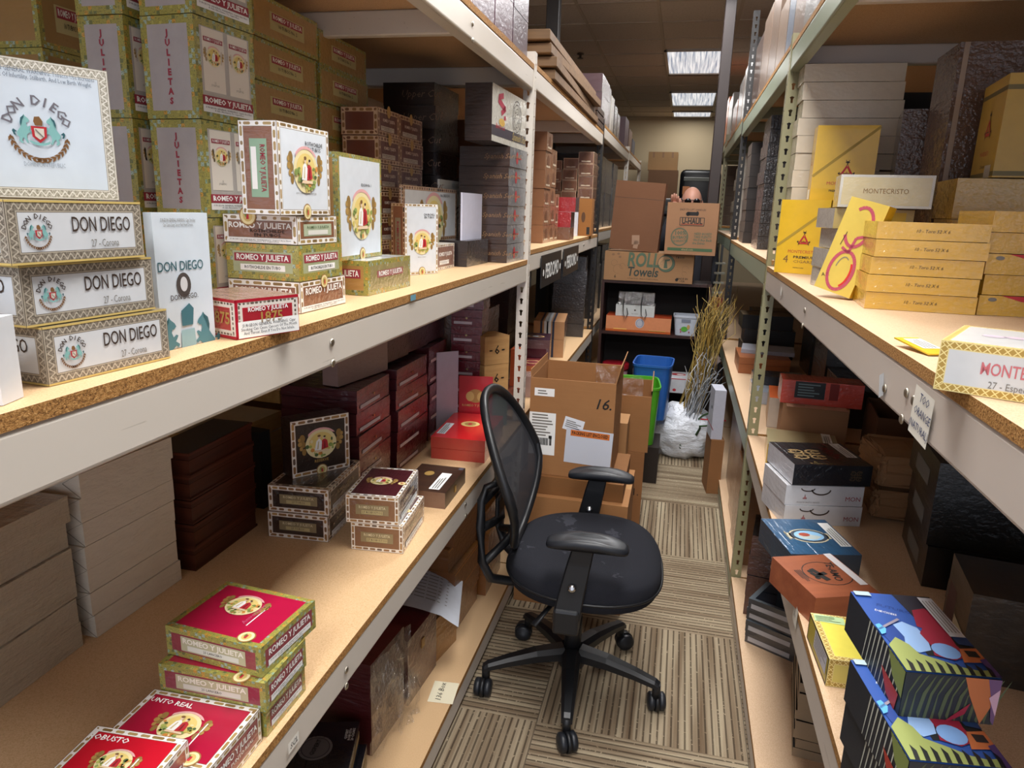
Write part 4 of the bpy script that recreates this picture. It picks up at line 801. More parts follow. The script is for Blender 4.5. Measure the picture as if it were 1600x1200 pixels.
bx.text('lettering', 'F', 'ROMEO Y JULIETA', 0, -bx.h * .02, .012, GOLDL, .01, fit=bx.w * .8).ell('emblem', 'F', 0, bx.h * .15, .03, .025, GOLD, 1).ell('emblem', 'F', -.02, bx.h * .14, .015, .018, GOLDL, 2).ell('emblem', 'F', .02, bx.h * .14, .015, .018, GOLDL, 2).done()
box('card', 'pale lavender backing card beside the red advertising card', 'card', (-.795, 2.30), (-.735, 2.36), Z1, ('h', .30), .004, flat('#c9c2d2', .4))
# maroon glossy wooden boxes
MARW = flat('#74202c', .25, 0, 1); MARD = flat('#4a1820', .3, 0, 1); mrS = {'*': (None, 0, MARD), 'F': (None, 0, MARW)}
def deco_mr(b):
    b.rect('warning_label', 'F', -b.w * .12, -b.h * .28, b.w * .6, b.h * .16, ink('#d8ccd0'), 2); b.ell('clasp', 'F', 0, .0, .004, .004, flat('#b8a070', .3, 1), 3, 10)
def mcol(A, B, n, top, dep, lab, h=None): return stack(n, 'wooden_cigar_box', lab, 'wooden box', A, B, Z1, ('h', h) if h else top, dep, mrS, 'glossy maroon boxes on the lower left shelf', deco_mr, .004, .012, lid=.45)
X1 = -.80
y0, y1 = yat(557, 655, X1), yat(608, 640, X1)
mcol((X1, y0), (X1, y1), 5, 0, .22, 'glossy maroon wooden cigar box, {} of the nearest column behind the reserve box', .315)
mcol((X1 + .01, y1 + .03), (X1 + .015, y1 + .03 + .25), 5, 0, .20, 'glossy maroon wooden cigar box, {} of the second column from the near end', .32)
mcol((X1 + .0, y1 + .34), (X1, y1 + .53), 5, 0, .20, 'glossy maroon wooden cigar box, {} of the third column beside the red card', .33)
mcol((-.785, 2.435), (-.672, 2.44), 8, 0, .105, 'glossy maroon wooden cigar box, {} of the tall column near the white post', .50)
bx = box('cigar_box', 'pale pinkish box standing on the nearest maroon column under the beam', 'box', (X1 - .06, y0 + .02), (X1 - .02, y1 + .04), Z1 + .317, ('h', .105), .05, flat('#9c8078', .3, 0, 1))
for k, (dy, lb_) in enumerate(((.04, 'nearest'), (.22, 'middle'), (.40, 'farthest'))):
    bx = box('wooden_cigar_box', 'maroon box standing on end with round gold lid seal, ' + lb_ + ' of three under the beam', 'wooden box', (X1 - .03, y1 + dy), (X1 - .02, y1 + dy + .165), Z1 + .332, ('h', .16), .12, {'*': (None, 0, flat('#4a141e', .3, 0, 1))}); bx.ell('seal', 'F', 0, .02, .026, .032, ink('#a8884e'), 2).ell('seal', 'F', 0, .02, .02, .026, ink('#6a5030'), 3).done()
# light wood boxes and tin in the back corner
M_LW = m_wood('#b98a4a', '#d9b06c', (3, 30, 30), .4, 1)
BX = -1.12
stack(2, 'wooden_cigar_box', 'yellow wooden cigar box with white paper top behind the reserve box, {} one', 'wooden box', (BX - .02, 1.86), (BX + .0, 2.16), Z1 + .20, ('h', .085), .2, {'*': (None, 0, M_LW), 'T': (None, 0, flat('#d5dbd8', .4))}, 'yellow wooden boxes in the back')
e = empty('round_tin', (-1.12, 2.1, Z1 + .286)); tag(e, 'round gold tin on top of the yellow wooden boxes', 'tin'); bm = bmesh.new(); lathe(bm, [(.085, 0), (.088, .003), (.088, .055), (.084, .058)], 32); bmo('body', bm, flat('#b39a5e', .3, .7), e, True); bm = bmesh.new(); lathe(bm, [(.09, .056), (.091, .075), (.086, .078)], 32); bmo('lid', bm, flat('#c2aa6c', .3, .7), e, True)
stack(4, 'wooden_cigar_box', 'pale wooden cigar box with printed top, {} of the low back stack', 'wooden box', (-1.13, 1.52), (-1.10, 1.80), Z1, ('h', .199), .2, {'*': (None, 0, M_LW), 'T': (None, 0, flat('#d8cdb0', .4))}, 'pale wooden boxes in the back')
box('card', 'dark slate card standing between the pale boxes and the reserve box', 'card', (-1.02, 1.56), (-1.015, 1.60), Z1, ('h', .21), .1, flat('#22201e', .5))
stack(3, 'cigar_box', 'pinkish and white wrapped box left of the brown pair, {} one', 'box', (-1.06, 1.485), (-1.03, 1.51), Z1, ('h', .13), .03, {'*': (None, 0, flat('#b59a90', .35, 0, 1)), 'T': (None, 0, flat('#d5ced6', .3))}, 'wrapped pink boxes')
# second bay, lower shelf
Z1b = .722
def deco_six(b): b.text('lettering', 'F', '6', 0, 0, b.h * .45, BLK, .01).rect('lettering', 'F', -b.w * .25, 0, b.w * .12, b.h * .05, BLK, 2).rect('lettering', 'F', b.w * .25, 0, b.w * .12, b.h * .05, BLK, 2)
stack(2, 'wooden_cigar_box', 'light wood box with burned number 6 beside the white post, {} one', 'wooden box', (-.655, 2.42), (-.585, 2.50), Z1 + .135, ('h', .21), .1, {'*': (None, 0, m_wood('#a87d4c', '#c39a64', (3, 30, 30), .5))}, 'numbered light wood boxes', deco_six)
box('carton', 'green and white carton under the numbered wood boxes', 'carton', (-.665, 2.41), (-.585, 2.50), Z1, ('h', .133), .11, flat('#7f9a86', .5))
stack(7, 'cigar_box', 'brown banded cigar box in the gloom behind the numbered wood boxes, {}', 'cigar box', (-.98, 2.46), (-.80, 2.48), Z1 + .0, ('h', .50), .06, {'*': (None, 0, flat('#6e4a34', .45, 0, 1))}, 'banded brown boxes in the gloom')
def deco_lid(b): b.ell('emblem', 'T', 0, .0, .042, .03, ink('#c9a070'), 1).ell('emblem', 'T', 0, 0, .033, .022, ink('#3a2028'), 2).ell('emblem', 'T', 0, 0, .015, .012, ink('#8fa0b0'), 3); b.rect('window_panel', 'F', 0, 0, b.w * .78, b.h * .55, ink('#4a1420', .25), 1)
bx = box('cigar_box', 'orange fronted cigar box with round emblem on the lid behind the open carton', 'cigar box', (-.66, 3.02), (-.545, 3.04), Z1b, ('h', .10), .17, {'*': (None, 0, flat('#b87a5a', .35, 0, 1)), 'T': (None, 0, flat('#7a2a2c', .3)), 'F': (None, 0, flat('#b8653a', .35, 0, 1))}); bx.ell('emblem', 'T', 0, .0, .04, .04, ink('#c9a070'), 1).ell('emblem', 'T', 0, 0, .028, .03, ink('#7a2a2c'), 2).done()
bx = box('cigar_box', 'dark maroon cigar box with round emblem stacked above the orange fronted one', 'cigar box', (-.70, 3.20), (-.56, 3.22), Z1b, ('h', .185), .19, {'*': (None, 0, flat('#6a4848', .3, 0, 1)), 'T': (None, 0, flat('#3c2430', .3))}, lid=.5); deco_lid(bx); bx.done()
def deco_bd(b):
    for x, w_, m in ((-.25, .07, NAVY), (-.05, .22, ink('#c9ccd0')), (.14, .07, NAVY), (-.05, .05, ink('#8fa3b0'))):
        for f in 'FT': b.rect('ribbon', f, b.w * x, 0, b.w * w_, b.F[f][5], m, 2)
stack(2, 'cigar_box', 'tan cigar box with navy and silver ribbon bands, {} of the pair', 'cigar box', (-.74, 3.72), (-.575, 3.74), Z1b, ('h', .195), .34, {'*': (None, 0, flat('#b98a60', .4)), 'R': (None, 0, flat('#5a3a2a', .4, 0, 1))}, 'tan boxes with ribbon bands', deco_bd)
stack(6, 'cigar_box', 'wrapped black cigar box, {} of the stack ending the second left rack', 'cigar box', (-.76, 4.40), (-.56, 4.42), Z1b, ('h', .50), .2, {'*': (None, 0, flat('#1f1a1b', .3, 0, 1))}, 'black stack at the dark slotted post', None, .005, .02)
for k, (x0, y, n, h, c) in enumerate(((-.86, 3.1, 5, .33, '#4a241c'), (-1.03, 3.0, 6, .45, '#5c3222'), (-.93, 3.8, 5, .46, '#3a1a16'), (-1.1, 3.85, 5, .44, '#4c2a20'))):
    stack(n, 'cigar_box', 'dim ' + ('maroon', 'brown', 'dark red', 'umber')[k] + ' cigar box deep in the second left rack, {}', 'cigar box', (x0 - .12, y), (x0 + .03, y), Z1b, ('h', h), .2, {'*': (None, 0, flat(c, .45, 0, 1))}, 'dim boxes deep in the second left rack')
bx = box('scoop_holder', 'small rounded orange holder standing behind the white post', 'holder', (-.625, 2.70), (-.585, 2.70), Z1b + .085, ('h', .15), .06, flat('#c0562f', .4)); box('display_box', 'clear and orange packet below the rounded orange holder', 'box', (-.64, 2.64), (-.565, 2.68), Z1b, ('h', .084), .16, flat('#9a5a4a', .3, 0, 1))
box('display_box', 'clear plastic packet between the holder and the emblem boxes', 'packet', (-.60, 2.86), (-.56, 2.87), Z1b, ('h', .09), .10, flat('#a88a80', .25, 0, 1))
# front boxes on the lower shelf
lnS = {'*': (B_GREEN, .010, flat('#8e3242', .35, 0, 1)), 'T': (B_GREEN, .010, flat('#b3123f', .3, 0, 0, .3))}
def deco_ln(b):
    b.rect('name_plate', 'F', 0, 0, b.w * .68, b.h * .5, ink('#b9b28e'), 1).text('name_plate', 'F', 'ROMEO Y JULIETA', 0, b.h * .1, b.h * .24, ink('#e9e2cf'), .03, fit=b.w * .64, res=2).rect('name_plate', 'F', 0, -b.h * .12, b.w * .54, b.h * .17, ink('#d9d6c6'), 2).text('name_plate', 'F', '25 LANCERO', 0, -b.h * .12, b.h * .12, BLK, 0, layer=3)
    title(b, 'R', 'ROMEO Y JULIETA', WHI, y=.12, s=.28, fit=.76); warn(b, 'R', .0, -b.h * .2, b.d * .78, b.h * .2, t=WARN2)
LA, LB = P(413, 1093, z=Z1), P(490, 1128, z=Z1)
def fl_box(corner, top, w, d, rz, z, lab, S_, deco, h=None, grp=None):
    """box whose near bottom corner (aisle side) is given: world x,y"""
    c = Vector((corner[0], corner[1])); ux = Vector((math.cos(rz), math.sin(rz))); A = c - ux * w
    bx = box('cigar_box', lab, 'cigar box', (A.x, A.y), (c.x, c.y), z, ('h', h), d, S_, grp); deco and deco(bx); return bx
zc = Z1
c0 = P(417, 1128, z=Z1)
hb = .050
for k, (cs, lb_) in enumerate(((dict(FR=(415, 1108), BR=(491, 1042), FL=(262, 1075)), 'lowest'), (dict(FL=(247, 1037), FR=(414, 1069), BR=(494, 1002)), 'middle'), (dict(FL=(258, 977), FR=(407, 1014), BR=(502, 941)), 'topmost'))):
    bx = boxt('cigar_box', 'magenta lidded lancero cigar box with green ornate border, ' + lb_ + ' of three at the front edge', 'cigar box', Z1 + (k + 1) * hb + k * .001, hb, lnS, 'magenta lancero boxes', **cs); deco_ln(bx)
    lovers(bx, 'T', -.01, .015, bx.w * .50); bx.rect('lid_line', 'T', .03, .0, .002, .06, WHI, 2).text('lid_line', 'T', 'Aniversario', .021, 0, .012, ink('#c9547c'), 0, rot=math.pi / 2, shear=.3); seal(bx, 'T', .05, -.055, .014); bx.done()
ppS = {'*': (B_WHITE, .009, flat('#8e3242', .35, 0, 1)), 'T': (B_WHITE, .010, flat('#b0123a', .3, 0, 0, .3))}
rpS = {'*': (B_WHITE, .009, flat('#a03038', .35, 0, 1)), 'T': (B_WHITE, .010, flat('#c4142a', .28, 0, 0, .4))}
def near(lab, S_, zt, h, word, **c):
    bx = boxt('cigar_box', lab, 'cigar box', zt, h, S_, None, **c)
    lovers(bx, 'T', .0, .0, bx.w * .5); bx.text('lettering', 'T', word, -bx.w * .26, bx.d * .33, .013, WHI, .02, rot=.0); bx.rect('lid_line', 'T', bx.w * .2, -.01, .002, bx.d * .4, WHI, 2); seal(bx, 'T', bx.w * .3, -bx.d * .40, .014); title(bx, 'R', 'ROMEO Y JULIETA', WHI, y=.12, s=.25, fit=.8, sub='PUNTO REAL'); bx.done(); return bx
nb1 = near('magenta lidded cigar box with white medallion border, second from the picture bottom', ppS, Z1 + .056, .056, 'PUNTO REAL', BL=(247, 1078), BR=(412, 1109), FR=(325, 1206))
nb2 = near('red lidded robusto cigar box with white medallion border, nearest at the picture bottom', rpS, Z1 + .085, .085, 'ROBUSTO', BL=(143, 1133), BR=(284, 1155), FR=(205, 1262))
# ---------------------------------------------------------------- LEFT, floor shelf (L0) and top shelf (L3)
Z0 = .10
M_AMB = flat('#7a4a22', .3, 0, 1); M_AMB2 = flat('#9a6426', .3, 0, 1)
def lab0(b): b.rect('fold_line', 'F', 0, b.h * .4, b.w, .002, ink('#c98a3c'), 1)
stack(5, 'cigar_box', 'shiny amber cigar box, {} of the floor shelf stack beside the chair', 'cigar box', (-.64, 2.02), (-.625, 2.27), Z0, ('h', .40), .22, {'*': (None, 0, M_AMB), 'T': (None, 0, M_AMB2)}, 'amber boxes on the floor shelf', lab0, .012, .03)
stack(4, 'cigar_box', 'shiny amber cigar box, {} of the farther floor shelf stack', 'cigar box', (-.60, 2.30), (-.60, 2.52), Z0, ('h', .33), .22, {'*': (None, 0, M_AMB), 'T': (None, 0, M_AMB2)}, 'amber boxes on the floor shelf', lab0, .01, .03)
bx = box('cigar_box', 'golden kraft box with two dark strokes lying under the white sheet', 'box', (-.645, 1.875), (-.62, 2.005), Z0, ('h', .15), .2, m_card('#a9773c', .1, 1)); bx.rect('mark', 'T', .04, -.04, .02, .003, DKB, 1).rect('mark', 'T', .04, -.05, .02, .003, DKB, 1).done()
e = empty('paper_sheet', (-.69, 1.92, Z0 + .222), .25); tag(e, 'printed white sheet of paper lying over the boxes on the floor shelf', 'paper')
n = 9; vs = [((i / (n - 1) - .5) * .21, (j / (n - 1) - .5) * .27, .03 * math.cos(i / (n - 1) * 2.4) - .09 * max(0, i / (n - 1) - .75)) for j in range(n) for i in range(n)]; fs = [(j * n + i, j * n + i + 1, (j + 1) * n + i + 1, (j + 1) * n + i) for j in range(n - 1) for i in range(n - 1)]
mesh('sheet', vs, fs, flat('#cfd3dc', .6), parent=e, smooth=True)
bm = bmesh.new()
for i in range(9):
    for k in range(4):
        x0 = -.07 + k * .035; z = .0312 if k < 0 else .03 * math.cos((x0 / .21 + .5) * 2.4) + .001; v = [bm.verts.new((x0 + a * .03, .09 - i * .02 + b * .004, .03 * math.cos(((x0 + a * .03) / .21 + .5) * 2.4) + .0015 - .09 * max(0, (x0 + a * .03) / .21 + .5 - .75))) for a, b in ((0, 0), (1, 0), (1, 1), (0, 1))]; bm.faces.new(v)
bmo('print', bm, GRAYI, e)
mr0 = {'*': (None, 0, flat('#4a1a1c', .3, 0, 1)), 'T': (None, 0, flat('#6a2022', .35, 0, 1))}
bx = box('wooden_cigar_box', 'dark red wooden box with brass catch, farther of two on the floor shelf', 'wooden box', (-.655, 1.66), (-.64, 1.86), Z0, ('h', .21), .16, mr0, lid=.2); boxo('catch', -.01, .01, -.082, -.08, .13, .16, flat('#b8a070', .3, 1), bx.root)
bx = box('wooden_cigar_box', 'dark red wooden box in torn clear wrap, nearer of two on the floor shelf', 'wooden box', (-.675, 1.455), (-.66, 1.64), Z0, ('h', .27), .2, mr0, lid=.2)
o = bx.root
def film(root, x0, x1, z0, z1, y, n=10, amp=.012, m=None, name='clear_film', seed=3):
    rn = random.Random(seed); vs = [(x0 + (x1 - x0) * i / n, y - abs(rn.gauss(0, amp)), z0 + (z1 - z0) * j / n) for j in range(n + 1) for i in range(n + 1)]; N = n + 1
    return mesh(name, vs, [(j * N + i, j * N + i + 1, (j + 1) * N + i + 1, (j + 1) * N + i) for j in range(n) for i in range(n)], m or M_FILM, parent=root, smooth=True)
film(o, -.11, .11, .0, bx.h, -.104); film(o, .0, .12, -.0, .12, -.125, 6, .01, seed=5)
def gisp(b):
    b.ell('label', 'T', -.01, .0, .040, .040, ink('#6d6a6a'), 1, 26).ell('label', 'T', -.01, 0, .034, .034, ink('#2a2a2e'), 2, 26).ell('label', 'T', -.01, 0, .032, .032, ink('#625f60'), 3, 26)
    b.text('lettering', 'T', 'GISPERT', -.01, 0, .015, BLK, .02, rot=math.pi / 2 - .2, layer=5, fit=.052); b.arc('lettering', 'T', 'TABAQUERIA', -.01, 0, .0365, .007, BLK, math.radians(220), math.radians(60), .0, 5)
    b.text('lettering', 'T', 'GISPERT\nROBUSTO\n20 CIGARS', b.w * .40, b.d * .25, .009, WHI, .01, rot=math.pi / 2)
    b.rect('gold_band', 'R', 0, .0, b.d * .9, b.h * .35, ink('#8a7448'), 1); b.text('gold_band', 'R', 'GISPERT', 0, 0, b.h * .3, ink('#4a3a20'), .01)
gs = {'*': (None, 0, flat('#1a1d24', .25, 0, 1)), 'R': (None, 0, flat('#2f3b4c', .25, 0, 1))}
g1 = box('cigar_box', 'black cigar box with round grey label on its lid, on the floor shelf', 'cigar box', (-.80, 1.21), (-.645, 1.255), Z0 + .0625, ('h', .06), .18, gs); gisp(g1); g1.done()
g2 = box('cigar_box', 'black cigar box directly under the one with the round label', 'cigar box', (-.79, 1.22), (-.632, 1.262), Z0, ('h', .06), .17, gs); g2.rect('gold_band', 'R', 0, 0, g2.d * .9, g2.h * .35, ink('#8a7448'), 1).done()
g3 = box('cigar_box', 'slim blue black cigar box with white print, nearest on the floor shelf', 'cigar box', (-.76, 1.02), (-.60, 1.04), Z0, ('h', .075), .17, gs); g3.text('lettering', 'T', 'GISPERT\nROBUSTO\n20 CIGARS', g3.w * .38, .02, .012, WHI, .01, rot=math.pi / 2).rect('gold_band', 'R', 0, 0, g3.d * .9, g3.h * .35, ink('#8a7448'), 1).done()
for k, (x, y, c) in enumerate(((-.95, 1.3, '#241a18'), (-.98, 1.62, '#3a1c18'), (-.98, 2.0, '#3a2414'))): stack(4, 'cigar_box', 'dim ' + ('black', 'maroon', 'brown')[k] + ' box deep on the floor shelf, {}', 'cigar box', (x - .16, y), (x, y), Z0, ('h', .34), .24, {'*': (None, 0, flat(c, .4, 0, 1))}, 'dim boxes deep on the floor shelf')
Z3 = 1.978
def col3(p0, p1, x, n, h, c, lab, z=Z3, dep=.3, g='boxes on the left top shelf', nm='carton'): return stack(n, nm, lab, 'box', (x, yat(p0, 40, x)), (x, yat(p1, 60, x)), z, ('h', h), dep, {'*': (None, 0, c)}, g, None, .004, .012)
VIO = flat('#5d4450', .3, 0, 1)
y_ = 1.70
for k, (dy, c, h) in enumerate(((0, '#66767c', .5), (.10, '#74483c', .5), (.20, '#5a3e4c', .52), (.42, '#5d3f4c', .52), (.64, '#4e3640', .50))):
    stack(4, 'cigar_box', ('bluish', 'reddish', 'violet', 'plum', 'dark plum')[k] + ' wrapped box, {} of its pile on the left top shelf', 'cigar box', (-.565, y_ + dy), (-.565, y_ + dy + (.095 if k < 2 else .21)), Z3, ('h', h), .25, {'*': (None, 0, flat(c, .35, 0, .4))}, 'wrapped boxes on the left top shelf', None, .003, .01)
Z3b = 1.985
M_PLK = m_wood('#5c4430', '#7d6040', (2, 30, 30), .6)
for k in range(4):
    o = boxo('wood_plank', -.15, .15, -.72, .72, 0, .036, M_PLK, bev=.003); o.location = (-.68 - .02 * math.sin(k * 3), 3.62 - .03 * k, Z3b + .002 + .041 * k); o.rotation_euler.z = .02 * math.sin(k * 2.1); tag(o, 'long brown framed plank, {} in the nearer pile on the left top shelf'.format(ordn(k, 4)), 'plank', 'planks on the left top shelf')
for k in range(3):
    o = boxo('dark_tray', -.15, .15, -.17, .17, 0, .035, m_wood('#2a1c16', '#4a3424', (2, 30, 30), .5), bev=.003); o.location = (-.69, 4.55, Z3b + .002 + .0385 * k); tag(o, 'dark brown tray, {} of the pile past the planks'.format(ordn(k, 3)), 'tray', 'dark trays on the left top shelf')
Z3c = 2.035
cm = flat('#4f3238', .35, 0, 1)
stack(3, 'carton', 'maroon wrapped carton, {} on the third left rack top', 'box', (-.60, 5.0), (-.60, 5.5), Z3c, ('h', .34), .3, {'*': (None, 0, cm)}, 'maroon cartons on the third rack')
for k, c in enumerate(('#4a2c34', '#cfc6b8', '#2c2422', '#5a4a44')): box('carton', ('dark maroon', 'cream', 'black', 'grey brown')[k] + ' upright box on the far left rack top', 'box', (-.62, 5.6 + .28 * k), (-.62, 5.82 + .28 * k), Z3c, ('h', .36 - .03 * k), .3, flat(c, .5, 0, 1))
for k in range(3): box('carton', ('plum', 'brown', 'slate')[k] + ' carton on the far left rack, just before the back wall', 'box', (-.60, 7.0 + .5 * k), (-.60, 7.4 + .5 * k), 2.05, ('h', .30 - .05 * k), .3, flat(('#5a4048', '#6b5240', '#4a4a50')[k], .5))
# third and fourth rack dark contents
for k, (y, z, c, n) in enumerate(((5.1, 1.38, '#1d1815', 4), (5.6, 1.38, '#2a1f1a', 4), (6.1, 1.38, '#221a16', 3), (5.1, .74, '#241b18', 4), (5.7, .74, '#1c1715', 4))): stack(n, 'cigar_box', 'blackish brown box pile, {}, ' + ('nearest', 'middle', 'farthest', 'lower near', 'lower far')[k] + ' on the third left rack', 'box', (-.60, y), (-.60, y + .42), z, ('h', .5), .4, {'*': (None, 0, flat(c, .5, 0, 1))}, 'dark piles on the third left rack')
# ---------------------------------------------------------------- RIGHT, middle shelf (R2)
Y2 = 1.325
YEL = flat('#e0b428', .35, 0, 0, .3); YELW = flat('#cfa235', .3, 0, 1); YELD = flat('#b98a1e', .4)
def deco_toro(b): b.text('lettering', 'F', '10 - Toro 52 X 6', 0, 0, .0085, DKB, .0, shear=.25, res=2)
ta, tb = P(1350, 482, z=Y2), P(1523, 493, z=Y2)
stack(5, 'cigar_box', 'flat yellow toro cigar box in clear wrap, {} of the left yellow stack', 'cigar box', (ta.x, ta.y), (tb.x, tb.y), Y2, 345, .155, {'*': (None, 0, YELW)}, 'left stack of yellow toro boxes', deco_toro, .003, .012)
def deco_arc(b): b.poly('curved_print', 'F', [(-b.w * .3, b.h * .5), (b.w * .5, b.h * .5), (b.w * .5, b.h * .1), (b.w * .2, b.h * .05), (-b.w * .12, b.h * .25)], REDI, 1).ell('curved_print', 'F', -b.w * .38, b.h * .3, .008, .004, GRAYI, 1, 10)
tst = stack(5, 'cigar_box', 'flat yellow cigar box, {} of the stack at the right edge', 'cigar box', (tb.x + .006, tb.y + .01), (tb.x + .20, tb.y + .02), Y2, ('h', .198), .155, {'*': (None, 0, YELW)}, 'right stack of yellow toro boxes', None, .004, .012)
for b in (tst[0], tst[2]): deco_arc(b); b.done()
# leaning yellow box with the red figure
L0_, L1_ = P(1268, 452, z=Y2), P(1325, 476, z=Y2)
e = box('cigar_box', 'yellow cigar box with big red curved figures leaning against the yellow stack', 'cigar box', (0, 0), (.085, 0), 0, ('h', .205), .04, {'*': (None, 0, YEL), 'F': (None, 0, flat('#d2b755', .35))})
def stroke(b, part, f, pts, w, m, layer=2):
    for i in range(len(pts) - 1):
        (x0, y0), (x1, y1) = pts[i], pts[i + 1]; L = math.hypot(x1 - x0, y1 - y0) or 1e-6; nx, ny = -(y1 - y0) / L * w / 2, (x1 - x0) / L * w / 2
        b.poly(part, f, [(x0 - nx, y0 - ny), (x1 - nx, y1 - ny), (x1 + nx, y1 + ny), (x0 + nx, y0 + ny)], m, layer)
PNK = ink('#b04a5c')
def hoop(b, part, f, x, y, rx, ry, w, m, a0=0, a1=6.2832, layer=2, n=22, tilt=0):
    pts = []
    for i in range(n + 1):
        a = a0 + (a1 - a0) * i / n; X, Y = rx * math.cos(a), ry * math.sin(a); pts.append((x + X * math.cos(tilt) - Y * math.sin(tilt), y + X * math.sin(tilt) + Y * math.cos(tilt)))
    stroke(b, part, f, pts, w, m, layer)
hoop(e, 'printed_figure', 'F', -.0, -.052, .027, .043, .007, PNK); hoop(e, 'printed_figure', 'F', .002, -.052, .019, .035, .004, ink('#c62a2a'), -1.2, .6, 3); hoop(e, 'printed_figure', 'F', 0, -.050, .014, .028, .002, GRAYI, 1, 3)
hoop(e, 'printed_figure', 'F', .0, .045, .026, .043, .007, PNK, -2.6, 2.2); stroke(e, 'printed_figure', 'F', [(-.018, -.004), (.0, -.012), (.004, .022), (.02, .03)], .006, PNK); stroke(e, 'printed_figure', 'F', [(-.02, .03), (-.024, .0)], .0015, DKB, 3)
e.text('lettering', 'R', '10 - Toro 52 X 6', 0, 0, .0085, DKB, 0, rot=math.pi / 2, shear=.25).text('lettering', 'F', 'A.F.', -.028, -.07, .012, DKB, 0, rot=.4).done()
e.root.rotation_euler = (-.10, .24, -.62); e.root.location = (.345, 1.735, Y2 + .0125)
LEAN = e
# upright "four premium cigars" pair
def monte_front(b, f='F', four=False):
    a, h = b.F[f][4], b.F[f][5]; stroke(b, 'measure_band', f, [(-a * .5, -h * .18 if not four else -h * .13), (a * .5, h * .48 if not four else h * .40)], h * .035, ink('#a5882e'))
    tri(b, f, a * .05, -h * .05 if four else -h * .12, a * .22); b.text('lettering', f, 'MONTECRISTO', a * .04, -h * .20 if four else -h * .27, h * .06, REDI, .0, fit=a * .58, res=2)
    if four: b.text('lettering', f, '4', -a * .28, -h * .31, h * .15, BRN).text('lettering', f, 'PREMIUM', a * .10, -h * .275, h * .05, DKB, .02, fit=a * .45).text('lettering', f, 'CIGARS', a * .08, -h * .335, h * .055, BRN, 0, fit=a * .40).text('lettering', f, 'PRETHLOCHIA', .0, -h * .42, h * .022, DKB, .01)
    else: b.text('lettering', f, 'PREMIUM CIGARS', 0, -h * .37, h * .04, DKB, .02, fit=a * .4)
bx = box('display_box', 'yellow upright carton of four premium cigars beside the olive post', 'display box', (1209, 425), (1284, 431), Y2, 312, .12, {'*': (None, 0, YEL)}); monte_front(bx, 'F', True); bx.done(); zt = Y2 + bx.h + .001
A_ = bx.A
bx = box('display_box', 'tall yellow upright carton with diagonal band standing on the lower yellow one', 'display box', (A_.x + .080, A_.y + .0), (A_.x + .255, A_.y - .01), zt, 196, .10, {'*': (None, 0, YEL)}); monte_front(bx); bx.rect('warning_label', 'L', 0, -bx.h * .42, .06, .03, WHI, 2); tri(bx, 'L', 0, .0, .018); bx.done()
# white wrapped wall
M_WH = flat('#cdbfa8', .35, 0, 1)
wa, wb = P(1250, 300, y=2.62), P(1387, 300, y=2.62)
stack(12, 'white_carton', 'flat off white carton, {} of the stack behind the yellow boxes', 'carton', (wa.x - .03, 2.60), (wb.x + .0, 2.60), Y2, ('h', .65), .12, {'*': (None, 0, M_WH)}, 'tall white stack', None, .005, .008)
# wrapped grey gold boxes under the white gold box
sgS = {'*': (B_SIL, .008, flat('#c2b48c', .3, 0, 1))}
gstk = stack(4, 'cigar_box', 'yellow grey cigar box in crumpled film, {} behind the leaning box', 'cigar box', (.365, 1.93), (.55, 1.96), Y2, ('h', .20), .13, {'*': (None, 0, flat('#b9a468', .3, 0, 1)), 'L': (None, 0, flat('#b3aea4', .3, 0, 1))}, 'film wrapped pile', lambda b: b.rect('yellow_panel', 'F', .01, 0, b.w * .7, b.h * .7, ink('#c9a83c'), 1), .008, .03)
bx = box('cigar_box', 'pale gold cigar box with thin capitals on top of the film wrapped pile', 'cigar box', (.36, 1.92), (.562, 1.90), Y2 + .2015, ('h', .076), .13, {'*': (B_SIL, .006, flat('#c9b88a', .3, 0, 1))}); bx.text('lettering', 'F', 'MONTECRISTO', 0, 0, .016, ink('#8a6a3a'), 0, fit=bx.w * .48, res=2).done(); GB = bx
# yellow base boxes and the big carton
YB = flat('#b08a2a', .4, 0, 1)
stack(3, 'cigar_box', 'long yellow cigar box, {} of the back pile under the big yellow carton', 'cigar box', (.60, 1.86), (.98, 1.82), Y2, ('h', .272), .2, {'*': (None, 0, YB)}, 'long yellow boxes at the back', None, .01, .02)
zz = Y2 + .273
bx = box('display_box', 'large yellow carton with red triangle and crossed swords, dim at the right edge', 'display box', (.655, 1.84), (1.0, 1.80), zz, ('h', .215), .2, {'*': (None, 0, flat('#a8862a', .4)), 'L': (None, 0, flat('#b5922e', .4))})
tri(bx, 'F', -.055, -.01, .075); bx.text('lettering', 'F', 'MONTECRISTO', -.055, -.052, .022, REDI, .01, fit=.135, res=2).text('lettering', 'F', 'Classic Series', -.055, -.068, .012, ink('#6b4a20'), 0, shear=.3).text('lettering', 'F', 'Limited Edition', -.055, -.086, .014, DKB, 0, shear=.35)
for f in 'FL':
    for y_s in (.37, -.46): bx.rect('measure_band', f, 0, bx.h * y_s, bx.F[f][4], .010, ink('#5c5022'), 1)
tri(bx, 'L', 0, .0, .045); bx.text('lettering', 'L', 'MONTECRISTO', 0, -.052, .014, REDI, 0, fit=.07).text('lettering', 'L', '2 bonus', 0, -.08, .012, DKB, .01).rect('warning_label', 'L', .05, -.093, .05, .028, ink('#a8a49c'), 2).done()
M_DC = m_card('#5a4030', .25, 1)
bx = box('carton', 'dark brown taped carton behind the big yellow carton', 'carton', (.62, 2.08), (1.05, 2.06), Y2, ('h', .60), .2, M_DC); bx.rect('packing_tape', 'F', -.02, 0, .045, .60, ink('#6b5644', .25), 2).rect('packing_tape', 'F', -.2, .1, .012, .4, ink('#8a7664', .25), 2).done()
